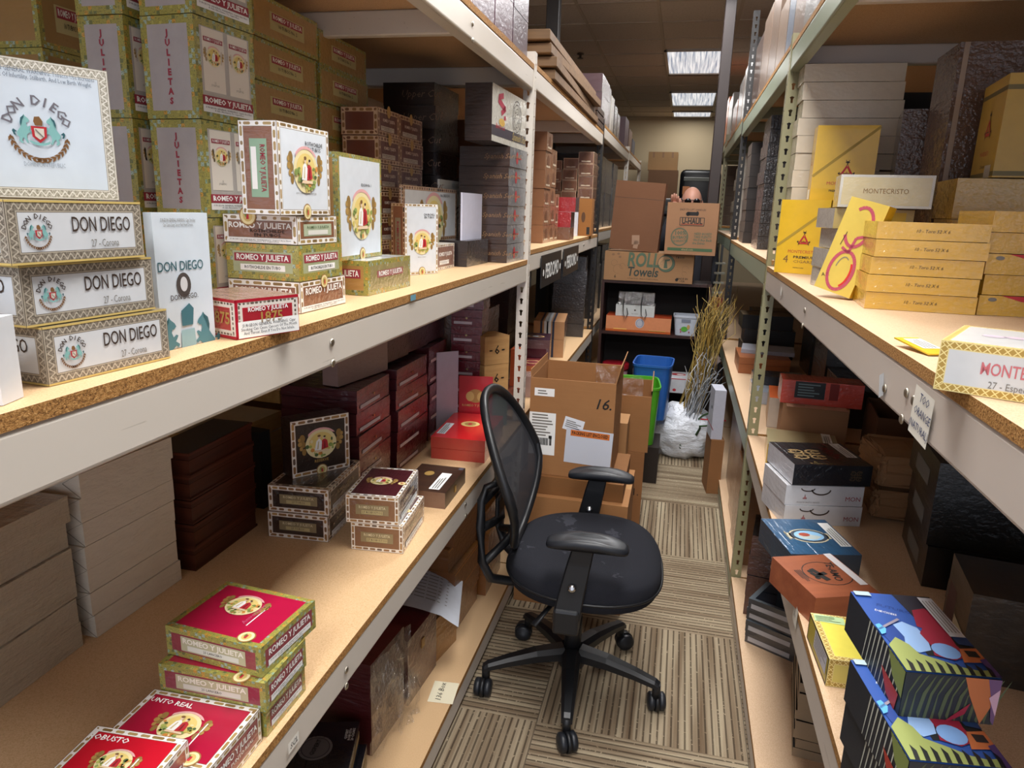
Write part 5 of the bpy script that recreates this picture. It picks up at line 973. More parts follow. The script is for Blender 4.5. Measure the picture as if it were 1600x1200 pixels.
box('carton', 'dim brown carton leaning between the white stack and the taped carton', 'carton', (.58, 2.34), (.74, 2.31), Y2, ('h', .48), .2, m_card('#4a3226', .2, 1)); box('carton', 'small dim brown carton low behind the white stack', 'carton', (.60, 2.60), (.78, 2.60), Y2, ('h', .33), .10, m_card('#43301f', .2))
bx = box('carton', 'black box with grey label in the dark gap beside the white stack', 'box', (.66, 2.86), (1.0, 2.86), Y2 + .022, ('h', .58), .1, flat('#171414', .5)); bx.rect('label', 'F', .0, .12, .16, .2, ink('#3a3c3e'), 1); greek(bx, 'F', .0, .12, .13, .16, 6, ink('#222222')); bx.done()
# front right gold framed box
hG = hsolve(P(1458, 608, z=Y2), 532)
bx = boxt('cigar_box', 'gold lattice framed white cigar box at the right picture edge', 'cigar box', Y2 + hG, hG, {'*': (B_GOLD, .0085, flat('#d0d2d2', .35)), 'T': (B_GOLD, .007, flat('#dde0e2', .25, 0, 0, .5))}, None, FL=(1471, 532), FR=(1775, 569), BL=(1470, 505))
bx.text('lettering', 'F', 'MONTECRISTO', 0, .002, .018, ink('#c26a70'), .01, fit=bx.w * .5, res=3).text('lettering', 'F', '27 - Especial No. 1', 0, -.014, .0105, GRAYI, .0, fit=bx.w * .38, res=2)
for x, y, r_ in ((-.04, .0, .02), (-.02, .004, .03)): bx.ell('emblem', 'T', x, y, .012, .010, ink('#b9a9b4'), 1, 10)
bx.poly('emblem', 'T', [(.0, -.01), (.05, -.01), (.03, .02)], REDI, 2); bx.done()
bx = box('price_card', 'small yellow card with white sticker lying on the pale shelf board', 'card', (1434, 559), (1461, 557), Y2 + .008, ('h', .002), .075, flat('#d8b32c', .4), w=.036); bx.root.rotation_euler = (.12, .0, .35); bx.root.location = (.336, 1.075, Y2 + .006); bx.rect('sticker', 'T', .004, .008, .026, .045, WHI, 1); greek(bx, 'T', .004, .008, .04, .02, 4, GRAYI, math.pi / 2); bx.done()
# second right rack: black stack and neighbours
stack(10, 'cigar_box', 'black cigar box with grey end, {} of the stack beyond the post', 'cigar box', (.345, 3.6), (.56, 3.6), 1.346, ('h', .60), .30, {'*': (None, 0, flat('#1f1a1c', .3, 0, 1)), 'L': (None, 0, flat('#6d6066', .35, 0, 1))}, 'black stack on the second right rack', lambda b: b.text('lettering', 'F', 'Spanish Series', .03, 0, .014, ink('#5a4a40', .3), 0, shear=.3), .004, .01)
stack(9, 'cigar_box', 'dark and pale striped box, {} of the narrow stack behind the black one', 'cigar box', (.335, 4.35), (.5, 4.35), 1.346, ('h', .55), .3, {'*': (None, 0, flat('#2a221e', .4)), 'L': (None, 0, flat('#7a7068', .4))}, 'narrow striped stack')
stack(7, 'white_carton', 'grey white carton, {} of the pale stack on the third right rack', 'carton', (.345, 5.3), (.56, 5.3), 1.361, ('h', .55), .5, {'*': (None, 0, flat('#a8a094', .5, 0, 1))}, 'pale stack on the third right rack', None, .012, .02)
stack(6, 'carton', 'brown flecked carton, {} on the farthest right rack', 'carton', (.345, 7.3), (.7, 7.3), 1.401, ('h', .55), .6, {'*': (None, 0, flat('#6a5644', .5))}, 'far right cartons')
# top shelf of the right rack
Y3 = 2.063
TC = [('#a58468', .40, .42), ('#8f96a0', .12, .50), ('#a8836a', .30, .40), ('#b0aaa6', .22, .46)]
def side_cartons(specs, x, z, lab):
    for k, (ya, yb, h, c, nm) in enumerate(specs): box('carton', nm + lab, 'carton', (x, yb), (x, ya), z, ('h', h), .35, flat(c, .4, 0, .35))
side_cartons([(1.75, 2.05, .6, '#6f7880', 'bluish film wrapped carton nearest the camera'), (2.40, 2.72, .6, '#87837e', 'grey white film wrapped carton just before the post'), (2.06, 2.38, .6, '#7a4c34', 'rust brown carton between two film wrapped ones')], .33, Y3, ' on the right top shelf')
side_cartons([(2.80, 3.08, .62, '#7d6858', 'tan film wrapped carton right past the post'), (3.09, 3.28, .58, '#646c7a', 'slate blue carton past the post'), (3.30, 3.62, .30, '#7a6554', 'lower brown carton of the leaning pile'), (3.64, 3.98, .50, '#6d5848', 'tall brown carton in the middle of the second right top shelf'), (4.0, 4.4, .44, '#7a6250', 'light brown carton past the tall one'), (4.42, 4.86, .40, '#5a463c', 'dark brown carton at the end of the second right top shelf')], .34, 2.076, ' ')
side_cartons([(4.95, 5.3, .46, '#2c2422', 'black upright carton'), (5.35, 5.7, .40, '#8a8076', 'pale upright carton'), (5.75, 6.2, .38, '#8a6a54', 'brown upright carton'), (6.3, 6.9, .30, '#b56a44', 'rust orange carton')], .34, 2.101, ' on the third right top shelf')
side_cartons([(7.1, 7.8, .42, '#9c948a', 'cream carton'), (7.9, 8.6, .5, '#b0603a', 'orange brown carton')], .34, 2.151, ' on the farthest right top shelf')
# ---------------------------------------------------------------- RIGHT, lower shelf (R1)
Y1 = .685
# abstract art boxes
def art(b):
    w_, d_2, h_ = b.w, b.d, b.h; A = lambda pts, m, f='T', l=1: b.poly('printed_artwork', f, [(x * b.F[f][4], y * b.F[f][5]) for x, y in pts], m, l)
    BL, LB_, RD, OR, YG, BK_, PU = ink('#3c63b4'), ink('#8fb0dc'), ink('#8e1c34'), ink('#b8683a'), ink('#929c58'), ink('#1a1c1c'), ink('#4a3468')
    A([(-.5, .5), (.5, .5), (.5, -.5), (-.5, -.5)], ink('#2a4f9a')); A([(.02, .5), (.5, .5), (.5, .02), (.1, .05)], ink('#262430'), l=2); A([(.12, .28), (.30, .32), (.5, .10), (.5, -.12), (.2, -.02), (.02, .06)], RD, l=3)
    A([(-.12, .0), (.5, .0), (.5, -.28), (-.12, -.3)], BK_, l=3); A(ell(-.30, -.10, .17, .16, 16), ink('#1f3f86'), l=4); A([(-.27, .05), (-.13, .10), (.0, .03), (.02, -.1), (-.04, -.24), (-.2, -.28), (-.31, -.22), (-.24, -.10)], LB_, l=5)
    A([(-.02, -.04), (.10, .06), (.34, .06), (.30, -.16), (.34, -.28), (.14, -.34), (-.05, -.30), (.0, -.18)], RD, l=6); A(ell(.12, -.24, .15, .09, 16), ink('#7ba3d8'), l=7)
    A([(.33, -.04), (.5, .02), (.5, -.16), (.34, -.14)], ink('#203a66'), l=6); A([(.30, -.2), (.5, -.18), (.5, -.34), (.22, -.36)], OR, l=7); A([(.33, -.22), (.46, -.22), (.46, -.29), (.33, -.29)], BK_, l=8)
    A([(-.5, -.22), (-.36, -.12), (-.26, -.2), (-.22, -.30), (-.02, -.36), (.16, -.42), (.3, -.44), (.5, -.42), (.5, -.5), (-.5, -.5)], YG, l=8)
    rn = random.Random(4)
    for k in range(9): x = -.45 + k * .105; A([(x, -.5), (x + .05, -.5), (x + .07, -.42), (x + .03, -.37), (x + .02, -.43)], BK_, l=9)
    A([(.42, -.32), (.5, -.3), (.5, -.5), (.42, -.5)], PU, l=9)
    A([(-.5, .02), (-.44, .04), (-.4, -.02), (-.44, -.08), (-.5, -.1)], ink('#58a6e4'), l=9)
    stroke(b, 'printed_artwork', 'T', [(-.5 * w_, -.04 * d_2), (-.16 * w_, .12 * d_2)], .004, ink('#8a8290'), 9)
    b.rect('warning_label', 'T', w_ * .40, d_2 * .20, w_ * .18, d_2 * .52, ink('#bfbfc4'), 9); 
    for k in range(4): b.rect('warning_label', 'T', w_ * .40 + (k - 1.5) * w_ * .04, d_2 * .2, .0016, d_2 * .42, GRAYI, 10)
    b.rect('tax_stamp', 'T', -w_ * .38, d_2 * .46, w_ * .2, d_2 * .06, ink('#a8bcc0'), 9).text('lettering', 'T', 'DIECISEIS', -w_ * .24, d_2 * .22, .007, WHI, 0, rot=-.4).text('lettering', 'T', 'FUTURO', -w_ * .10, d_2 * .28, .012, ink('#1f3a7c'), .01, rot=-.4)
    A([(-.5, .5), (.5, .5), (.5, -.5), (-.5, -.5)], ink('#20242a'), 'F', 1)
    for k in range(13):
        x = -.48 + k * .078; A([(x, -.5 + rn.uniform(0, .15)), (x + .03, -.5), (x + .06 + rn.uniform(-.02, .02), .05), (x + .15, .5), (x + .12 + rn.uniform(-.02, .01), .42), (x + .035, .08)], ink('#4a5236'), 'F', 2)
    A([(.12, .5), (.62 - .14, .5), (.5, .2), (.36, -.5), (.2, .1)], OR, 'F', 3); A([(.36, .5), (.5, .5), (.5, -.5), (.46, -.4), (.42, .1)], ink('#6a4a70'), 'F', 4); A([(.4, .1), (.5, .3), (.5, -.3)], ink('#c9a0b0'), 'F', 5); A([(-.02, -.5), (.22, -.05), (.18, -.3), (.02, -.5)], RD, 'F', 5)
    A([(-.5, .5), (.5, .5), (.5, -.5), (-.5, -.5)], ink('#22262e'), 'L', 1)
    for k in range(10): x = -.44 + k * .06; A([(-x - .0, .5), (-x + .018, .5), (-x - .03, -.5), (-x - .038, -.5)], ink('#b9bcae'), 'L', 2)
    A([(.24, .5), (.5, .5), (.5, -.1), (.34, .1)], ink('#7d8a4a'), 'L', 3); A([(.18, .0), (.46, -.1), (.44, -.5), (.3, -.4)], ink('#a8382c'), 'L', 4)
ES = {'*': (None, 0, flat('#22303f', .25, 0, 1))}
AH = .0650
b0 = box('cigar_box', 'cigar box with colourful abstract art, second from top at the lower right', 'cigar box', (.312, .80), (.425, .815), Y1 + 2 * (AH + .001), ('h', AH), .195, ES, 'abstract art cigar boxes'); art(b0); b0.done()
b1 = clone(b0, 'cigar box with colourful abstract art, third from top at the lower right', .004, .0, -(AH + .001), .01); b3 = clone(b0, 'cigar box with colourful abstract art, lowest at the lower right', .012, .006, -2 * (AH + .001), -.01)
b2 = clone(b0, 'cigar box with colourful abstract art and blue lid, topmost at the lower right', .008, .08, AH + .001, .0)
ART = (b0, b1, b2)
e = box('cigar_box', 'small box with orange, blue and purple shapes poking up at the bottom edge', 'cigar box', (.345, .80), (.44, .80), Y1, ('h', .10), .08, ES); 
for k, (pts, c) in enumerate((([(-.5, .5), (.5, .5), (.5, -.5), (-.5, -.5)], '#2a4a8c'), ([(.0, .5), (.3, .5), (.5, -.2), (.3, -.5), (.2, .0)], '#e0853c'), ([(-.3, .5), (-.05, .5), (.0, -.1), (-.3, -.3)], '#2f7fc4'), ([(.0, -.5), (.5, -.5), (.3, .0), (.1, -.1)], '#6a2a9c'), ([(-.5, .2), (-.3, .4), (-.25, -.2), (-.5, -.5)], '#a01c38'))):
    for f in 'TLF': e.poly('printed_artwork', f, [(x * e.F[f][4], y * e.F[f][5]) for x, y in pts], ink(c), 1 + k)
e.done(); e.root.location.x -= .0
# yellow framed box with sword print
bx = boxt('cigar_box', 'pale yellow cigar box with gold frame, green seal strip and sword print', 'cigar box', Y1 + .055, .055, {'*': (B_GOLD, .010, flat('#d8c86a', .35)), 'T': (B_GOLD, .012, flat('#ecdf5c', .35)), 'L': (None, 0, flat('#b8a63c', .35))}, None, FL=(1296, 1030), BL=(1260, 957), BR=(1352, 968))
tri(bx, 'T', bx.w * .30, .01, .05, -.2); bx.rect('tax_stamp', 'T', -bx.w * .22, bx.d * .38, bx.w * .5, .026, ink('#b9d6a0'), 2, -.1); greek(bx, 'T', -bx.w * .22, bx.d * .38, .05, .02, 4, ink('#8fb07c')); bx.text('lettering', 'T', 'HABANA', .03, -.06, .01, ink('#a08a3c'), 0, shear=.3)
bx.rect('warning_label', 'L', .02, .005, .09, .035, ink('#c9c6cc'), 2); greek(bx, 'L', .02, .005, .08, .03, 5, GRAYI)
for s in (-1, 1): bx.rect('dark_edge', 'L', 0, s * (bx.h / 2 - .002), bx.d, .004, DKB, 1)
for s in (-1, 1): bx.rect('dark_edge', 'L', s * (bx.d / 2 - .002), 0, .004, bx.h, DKB, 1)
bx.rect('sticky_note', 'F', .0, -.004, .035, .04, ink('#e3da7c'), 3).done()
# te amo
bx = boxt('wooden_cigar_box', 'reddish brown wooden cigar box with black oval stamp of a couple', 'wooden box', Y1 + .062, .062, {'*': (None, 0, m_wood('#8a4a30', '#a5603f', (3, 20, 20), .35, 1))}, None, FL=(1275, 935), FR=(1377, 929), BL=(1239, 871))
hoop(bx, 'stamp', 'T', .01, .005, .052, .050, .0022, BLK, layer=1); bx.text('stamp', 'T', 'TE-AMO', .028, .012, .024, BLK, .02, rot=-math.pi / 2 - .25, res=2, fit=.085)
for x, y, w_, h_ in ((-.012, .012, .012, .03), (-.008, -.01, .014, .03), (.0, .004, .016, .012), (-.022, .0, .01, .02)): bx.rect('stamp', 'T', x, y, w_, h_, BLK, 2, .3)
bx.ell('stamp', 'T', -.024, .016, .006, .006, BLK, 2, 10).ell('stamp', 'T', -.022, -.012, .006, .006, BLK, 2, 10); greek(bx, 'T', -.05, .0, .05, .016, 4, BLK, -math.pi / 2, 'stamp')
bx.rect('warning_label', 'T', bx.w * .42, .02, .018, .14, ink('#d9d5d6'), 2)
bx.done(); TEAMO = bx
# blue box
bx = boxt('cigar_box', 'dark blue marbled cigar box with ornate framed river scene', 'cigar box', Y1 + .060, .060, {'*': (None, 0, flat('#3a4a58', .3, 0, 1)), 'T': (None, 0, flat('#2c5a80', .3, 0, 1))}, None, FL=(1236, 866), FR=(1347, 868), BL=(1222, 813))
bx.ell('emblem', 'T', 0, 0, .048, .038, ink('#c9bfa0'), 1).ell('emblem', 'T', 0, 0, .044, .034, ink('#2a3848'), 2).ell('emblem', 'T', .0, .0, .036, .027, ink('#8ec0e4'), 3).poly('emblem', 'T', [(-.032, .004), (-.01, .012), (.012, .002), (.03, -.006), (.01, -.022), (-.02, -.02)], ink('#b8c4c0'), 4).ell('emblem', 'T', -.010, .004, .014, .010, ink('#a8442c'), 5, 9)
for s in (-1, 1): bx.rect('emblem', 'T', s * .045, 0, .012, .03, ink('#c9bfa0'), 1)
bx.rect('warning_label', 'T', bx.w * .40, .01, .026, .13, WHI, 2); greek(bx, 'T', bx.w * .40, .01, .12, .02, 3, GRAYI, math.pi / 2); bx.text('lettering', 'T', 'LA AURORA', -bx.w * .32, 0, .008, GOLDL, 0, rot=math.pi / 2).done(); BLUE = bx
# white series boxes
SC = ink('#b89a6a', .35)
def scroll(b, f, x, y, s, m):
    for sx in (-1, 1):
        for sy in (-1, 1): hoop(b, 'scroll_print', f, x + sx * s * .30, y + sy * s * .26, s * .24, s * .18, s * .07, m, .3 if sx > 0 else 3.4, 5.6 if sx > 0 else 8.6, 2, 14); hoop(b, 'scroll_print', f, x + sx * s * .34, y + sy * s * .26, s * .1, s * .08, s * .05, m, 0, 4.5, 2, 10)
    hoop(b, 'scroll_print', f, x, y, s * .12, s * .12, s * .05, m)
wsS = {'*': (None, 0, flat('#d3d4d8', .35, 0, 1))}
def deco_w(b):
    hoop(b, 'scroll_print', 'F', -b.w * .05, b.h * .30, .025, .014, .004, DKB, math.pi, 2 * math.pi); hoop(b, 'scroll_print', 'F', -b.w * .22, b.h * .36, .018, .008, .003, DKB, math.pi, 2 * math.pi)
    b.text('lettering', 'F', 'MON', b.w * .37, -b.h * .15, .018, MAR, 0, res=2); tri(b, 'F', -b.w * .25, -b.h * .12, .010); b.text('lettering', 'F', 'MONTECRISTO WHITE', -b.w * .2, -b.h * .36, .006, GRAYI, 0)
w1 = stack(2, 'cigar_box', 'white cigar box with scroll print, {} of the two under the black one', 'cigar box', (1223, 820), (1343, 823), Y1, ('h', .115), .17, wsS, 'white scroll print boxes', deco_w, .004, .02)
bx = box('cigar_box', 'black cigar box with big gold scroll ornament on top of the white boxes', 'cigar box', (w1[0].A.x + .01, w1[0].A.y - .0), (w1[0].B.x + .01, w1[0].B.y), Y1 + .117, ('h', .058), .19, {'*': (None, 0, flat('#1b1c22', .3, 0, 1)), 'L': (None, 0, flat('#c9cbd2', .3, 0, 1))})
scroll(bx, 'T', -bx.w * .18, -.01, .085, SC); bx.rect('warning_label', 'T', bx.w * .38, .03, .03, .12, WHI, 2); greek(bx, 'T', bx.w * .38, .03, .11, .022, 3, GRAYI, math.pi / 2)
for k in range(5): stroke(bx, 'red_brush', 'T', [(.02, .05 - k * .016), (.045 + .01 * (k % 2), .045 - k * .018), (.03, .04 - k * .02)], .006, ink('#6a1420'), 1)
tri(bx, 'T', -bx.w * .2, -bx.d * .40, .010, col=GOLDL); bx.text('lettering', 'T', 'MONTECRISTO NO 2', -bx.w * .12, -bx.d * .45, .007, GOLDL, 0); scroll(bx, 'F', bx.w * .3, 0, .03, ink('#5a4a34')); bx.done(); BLKS = bx
bst = stack(4, 'cigar_box', 'small black box, {} of the pile left of the white scroll boxes', 'cigar box', (1204, 790), (1215, 791), Y1, ('h', .15), .12, {'*': (None, 0, flat('#141318', .3, 0, 1))}, 'small black boxes', None, .003, .01)
bx = box('cigar_box', 'wide glossy gold box lid with white warning strip behind the black scroll box', 'cigar box', (.335, 2.405), (.56, 2.385), Y1, ('h', .075), .195, {'*': (None, 0, flat('#a8903c', .25, .3, 0, .5)), 'T': (None, 0, flat('#b5a780', .25, .2, 0, .5))})
bx.rect('warning_label', 'T', bx.w * .36, .0, .03, .2, WHI, 2); greek(bx, 'T', bx.w * .36, 0, .18, .02, 3, GRAYI, math.pi / 2); stroke(bx, 'flourish', 'T', [(-.10, -.10), (-.07, -.12), (-.06, -.085)], .005, BLK); stroke(bx, 'flourish', 'T', [(-.075, -.115), (-.05, -.118)], .006, BLK); bx.text('flourish', 'T', 'Julieta', .0, -.06, .03, DKB, 0, shear=.4).done()
# kraft box with orange tin, past post but on near bay
bx = box('carton', 'kraft carton with printed lid under the orange tray', 'carton', (.40, 2.615), (.62, 2.605), Y1, ('h', .165), .115, m_card('#a87c5a', .1)); bx.text('lettering', 'F', 'Hoyo Coleccion No 2', -.0, -.055, .018, ink('#4a3018'), 0, shear=.3, fit=.14).rect('label', 'T', 0, -.03, .2, .12, ink('#c9a486'), 1); greek(bx, 'T', -.05, -.03, .05, .07, 4, ink('#8a6a50')); hoop(bx, 'label', 'T', .05, -.03, .02, .02, .003, ink('#8a6a50')); bx.done()
bx = box('tray', 'orange red box with black printed panel on the kraft carton', 'box', (.39, 2.63), (.66, 2.62), Y1 + .1665, ('h', .085), .105, flat('#c8402a', .35, 0, 1)); bx.rect('black_panel', 'F', -.04, .01, .10, .06, ink('#23282c'), 1); greek(bx, 'F', -.04, .01, .08, .05, 5, ink('#6a8084')); bx.rect('black_panel', 'F', .04, .01, .03, .06, ink('#7a1c14'), 1).done()
# dark wrapped piles at back
DKW = flat('#15120f', .35, 0, .35)
def deco_lab(b): b.rect('warning_label', 'L', -.0, -.01, b.d * .5, b.h * .4, ink('#6b6862'), 2)
stack(3, 'wrapped_carton', 'black film wrapped carton, {} of the lower right shelf pile', 'carton', (.60, 1.66), (.93, 1.62), Y1, ('h', .30), .28, {'*': (None, 0, DKW)}, 'black wrapped cartons', deco_lab, .015, .05)
bx = box('cigar_box', 'flat black box with white strip label on the bare board beside the dark pile', 'box', (.63, 1.515), (.80, 1.50), Y1, ('h', .045), .11, DKW); bx.rect('warning_label', 'L', 0, 0, bx.d * .9, bx.h * .8, ink('#a8a49c'), 2); greek(bx, 'L', 0, 0, .1, .02, 3, GRAYI); bx.done()
bx = box('wrapped_carton', 'dark figured cigar box in clear film with pale label behind the abstract boxes', 'cigar box', (.56, 1.31), (.85, 1.27), Y1, ('h', .17), .17, {'*': (None, 0, m_wood('#14100c', '#3a2c1a', (9, 4, 9), .3, 1))}); bx.rect('warning_label', 'L', .04, -.03, .09, .05, ink('#b0a890'), 2).rect('label', 'L', -.04, -.01, .06, .09, ink('#4a2a2c'), 1).done()
box('wrapped_carton', 'black leafy patterned box at the right edge below the beam', 'cigar box', (.70, 1.08), (.98, 1.04), Y1, ('h', .20), .2, {'*': (None, 0, m_wood('#101210', '#343a2c', (12, 5, 12), .3, 1))})
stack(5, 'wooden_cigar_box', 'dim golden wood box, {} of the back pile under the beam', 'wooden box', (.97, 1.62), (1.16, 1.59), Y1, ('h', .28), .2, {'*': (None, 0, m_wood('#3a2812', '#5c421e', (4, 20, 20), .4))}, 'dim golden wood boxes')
# kraft paper bags
def bag(x, y, z, w_, d2, h_, rz, lab):
    e = empty('paper_bag', (x, y, z), rz); tag(e, lab, 'paper bag', 'folded paper bags'); bm = bmesh.new(); g = addbox(bm, -w_/2, w_/2, -d2/2, d2/2, 0, h_, .02, seg=2); bmesh.ops.subdivide_edges(bm, edges=bm.edges[:], cuts=3, use_grid_fill=True)
    rn = random.Random(int(x * 100))
    for v in bm.verts: v.co += Vector((rn.gauss(0, .003), rn.gauss(0, .003), rn.gauss(0, .004) if v.co.z > .01 else 0))
    bmo('body', bm, m_card('#9c7450', .15), e); b = Box(e, w_, d2, h_ + .006); b.ell('printed_oval', 'T', .03, 0, .06, .035, ink('#3a2a2c'), 3).ell('printed_oval', 'T', .03, 0, .05, .027, ink('#5a4440'), 4).done()
bag(.745, 2.12, Y1 + .006, .34, .22, .085, -.05, 'folded kraft paper bag with dark oval print, lower one under the beam'); bag(.74, 2.12, Y1 + .102, .34, .22, .09, .02, 'folded kraft paper bag with dark oval print, upper one under the beam')
def opencarton(name, lab, x, y, z, w_, d2, h_, rz, m, flaps=(), t=.004):
    e = empty(name, (x, y, z), rz); tag(e, lab, 'carton'); boxo('bottom', -w_/2, w_/2, -d2/2, d2/2, 0, t, m, e)
    boxo('side_panel', -w_/2, w_/2, -d2/2, -d2/2 + t, t, h_, m, e); boxo('side_panel', -w_/2, w_/2, d2/2 - t, d2/2, t, h_, m, e); boxo('side_panel', -w_/2, -w_/2 + t, -d2/2 + t, d2/2 - t, t, h_, m, e); boxo('side_panel', w_/2 - t, w_/2, -d2/2 + t, d2/2 - t, t, h_, m, e)
    for s, L, ang in flaps:
        if s in 'FB':
            sg = -1 if s == 'F' else 1; o = boxo('flap', -w_/2 + .003, w_/2 - .003, 0, L, 0, t * .8, m, e); o.location = (0, sg * d2/2, h_); o.rotation_euler = (ang if s == 'B' else 0, 0, 0)
            if s == 'F': o.rotation_euler = (ang, 0, math.pi)
        else:
            sg = -1 if s == 'L' else 1; o = boxo('flap', 0, L, -d2/2 + .003, d2/2 - .003, 0, t * .8, m, e); o.location = (sg * w_/2, 0, h_); o.rotation_euler = (0, -ang, 0 if s == 'R' else math.pi)
    return e
opencarton('open_carton', 'low open brown carton in the dark behind the orange tray', .82, 2.52, Y1 + .001, .30, .28, .20, -.1, m_card('#5a3c28', .2))
# second bay right lower
Y1b = .69
bx = box('wooden_cigar_box', 'orange brown wooden box beyond the olive post', 'wooden box', (.345, 3.85), (.60, 3.85), Y1b, ('h', .085), .3, {'*': (None, 0, m_wood('#8a4e2a', '#a5653a', (3, 20, 20), .4))}, lid=.4)
box('white_carton', 'flat pale blue white box lying on the orange brown wooden box', 'box', (.36, 3.98), (.63, 3.95), Y1b + .086, ('h', .02), .2, flat('#a8aab4', .35))
bx = box('cigar_box', 'white box with black lid top in clear film beyond the olive post', 'cigar box', (.37, 3.22), (.62, 3.22), Y1b, ('h', .055), .26, {'*': (None, 0, flat('#b9c0cc', .3, 0, 1))}); box('cigar_box', 'black slip case lying on the white film wrapped box', 'cigar box', (.375, 3.36), (.60, 3.36), Y1b + .056, ('h', .04), .14, flat('#202028', .3, 0, 1))
bx = box('cigar_box', 'orange lidded carton with white front just beyond the olive post', 'cigar box', (.385, 2.86), (.60, 2.84), Y1b, ('h', .12), .22, {'*': (None, 0, flat('#c9b9a8', .4)), 'T': (None, 0, flat('#d8652a', .4)), 'L': (None, 0, flat('#a8845a', .4))}); bx.rect('warning_label', 'T', .08, 0, .04, .16, ink('#b8aca4'), 1).done()
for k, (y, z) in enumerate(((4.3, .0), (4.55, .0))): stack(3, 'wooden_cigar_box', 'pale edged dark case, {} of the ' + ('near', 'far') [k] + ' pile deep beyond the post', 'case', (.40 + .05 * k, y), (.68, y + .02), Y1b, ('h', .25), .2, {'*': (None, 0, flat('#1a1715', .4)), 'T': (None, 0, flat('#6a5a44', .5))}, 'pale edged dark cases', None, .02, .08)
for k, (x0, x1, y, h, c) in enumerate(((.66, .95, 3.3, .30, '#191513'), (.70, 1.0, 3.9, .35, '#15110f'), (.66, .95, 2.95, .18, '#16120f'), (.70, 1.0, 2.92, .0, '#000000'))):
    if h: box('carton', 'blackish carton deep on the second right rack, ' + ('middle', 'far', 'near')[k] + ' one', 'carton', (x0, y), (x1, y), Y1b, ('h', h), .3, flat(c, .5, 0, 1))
# ---------------------------------------------------------------- RIGHT, floor shelf (R0)
Y0 = .085
rbS2 = {'*': (None, 0, flat('#4f2a22', .35, 0, 1)), 'T': (None, 0, flat('#1a1718', .25, 0, 1))}
rs = stack(4, 'cigar_box', 'dark brown box, {} of the stack at the olive post foot', 'cigar box', (.330, 2.47), (.44, 2.45), Y0, ('h', .315), .20, rbS2, 'brown boxes at the olive post foot', None, .004, .03); hoop(rs[-1], 'ring_print', 'T', .03, 0, .03, .03, .003, ink('#a09a98')); rs[-1].done()
def deco_tray(b): b.rect('warning_label', 'F', -b.w * .1, -b.h * .1, b.w * .7, b.h * .4, ink('#a8a4a4'), 2); b.rect('glass_top', 'T', 0, 0, b.w * .84, b.d * .84, ink('#10161d', .08), 2)
TS = {'*': (None, 0, flat('#3a3a3e', .3, 0, 1)), 'T': (None, 0, flat('#5a6268', .25))}
ts = stack(4, 'display_case', 'flat black glass topped case, {} of the right floor shelf pile', 'display case', (.322, 2.29), (.50, 2.19), Y0, ('h', .17), .15, TS, 'flat black cases', deco_tray, .006, .03, lid=.4)
bx = box('display_case', 'black glass case standing upright behind the pile of flat cases', 'display case', (.42, 2.36), (.60, 2.31), Y0 + .171, ('h', .20), .03, {'*': (None, 0, flat('#6a6c6e', .3)), 'F': (None, 0, flat('#17181c', .15))}); bx.rect('glass_panel', 'F', 0, 0, bx.w * .86, bx.h * .9, ink('#121317', .08), 1).done(); bx.root.location.z = Y0 + .172; bx.root.rotation_euler.x = .0
NWS = {'*': (None, 0, flat('#9a8468', .6)), 'T': (None, 0, flat('#1c1a18', .4))}
stack(9, 'folded_carton', 'flattened tan and black carton, {} of the right floor shelf pile', 'carton', (.405, 1.77), (.56, 1.75), Y0, ('h', .25), .34, NWS, 'flattened cartons pile', lambda b: b.rect('dark_edge', 'L', 0, b.h * .42, b.d, b.h * .25, BLK, 1), .004, .03)
box('wrapped_carton', 'black film wrapped carton on the right floor shelf below the pile edge', 'carton', (.46, 1.20), (.80, 1.18), Y0, ('h', .30), .35, {'*': (None, 0, DKW)})
for k, (y, h) in enumerate(((2.86, .40), (3.20, .49), (3.55, .48))): box('carton', 'brown cardboard carton on the second right floor shelf, ' + ('nearest', 'middle', 'farthest')[k], 'carton', (.325 + .01 * k, y + (.30 if k < 2 else .34)), (.325 + .01 * k, y), Y0, ('h', h), .3, m_card('#8d5f3a', .15, 1))
TCN = box('carton', 'tall brown carton standing at the aisle end of the right floor shelf', 'carton', (.225, 4.02), (.245, 3.84), 0, 672, .07, m_card('#9a6c44', .12)); 

bx = box('postal_carton', 'white postal carton with red stripe on top of the tall brown carton', 'carton', (.224, 3.995), (.240, 3.85), TCN.h + .0012, 600, .06, flat('#c4c6d4', .5)); bx.rect('red_stripe', 'L', 0, -.07, .14, .008, REDI, 1).rect('red_stripe', 'F', 0, -.07, .25, .008, REDI, 1).ell('logo_mark', 'F', .02, .03, .016, .010, NAVY, 1, 10).done(); bx.root.rotation_euler.y = .0
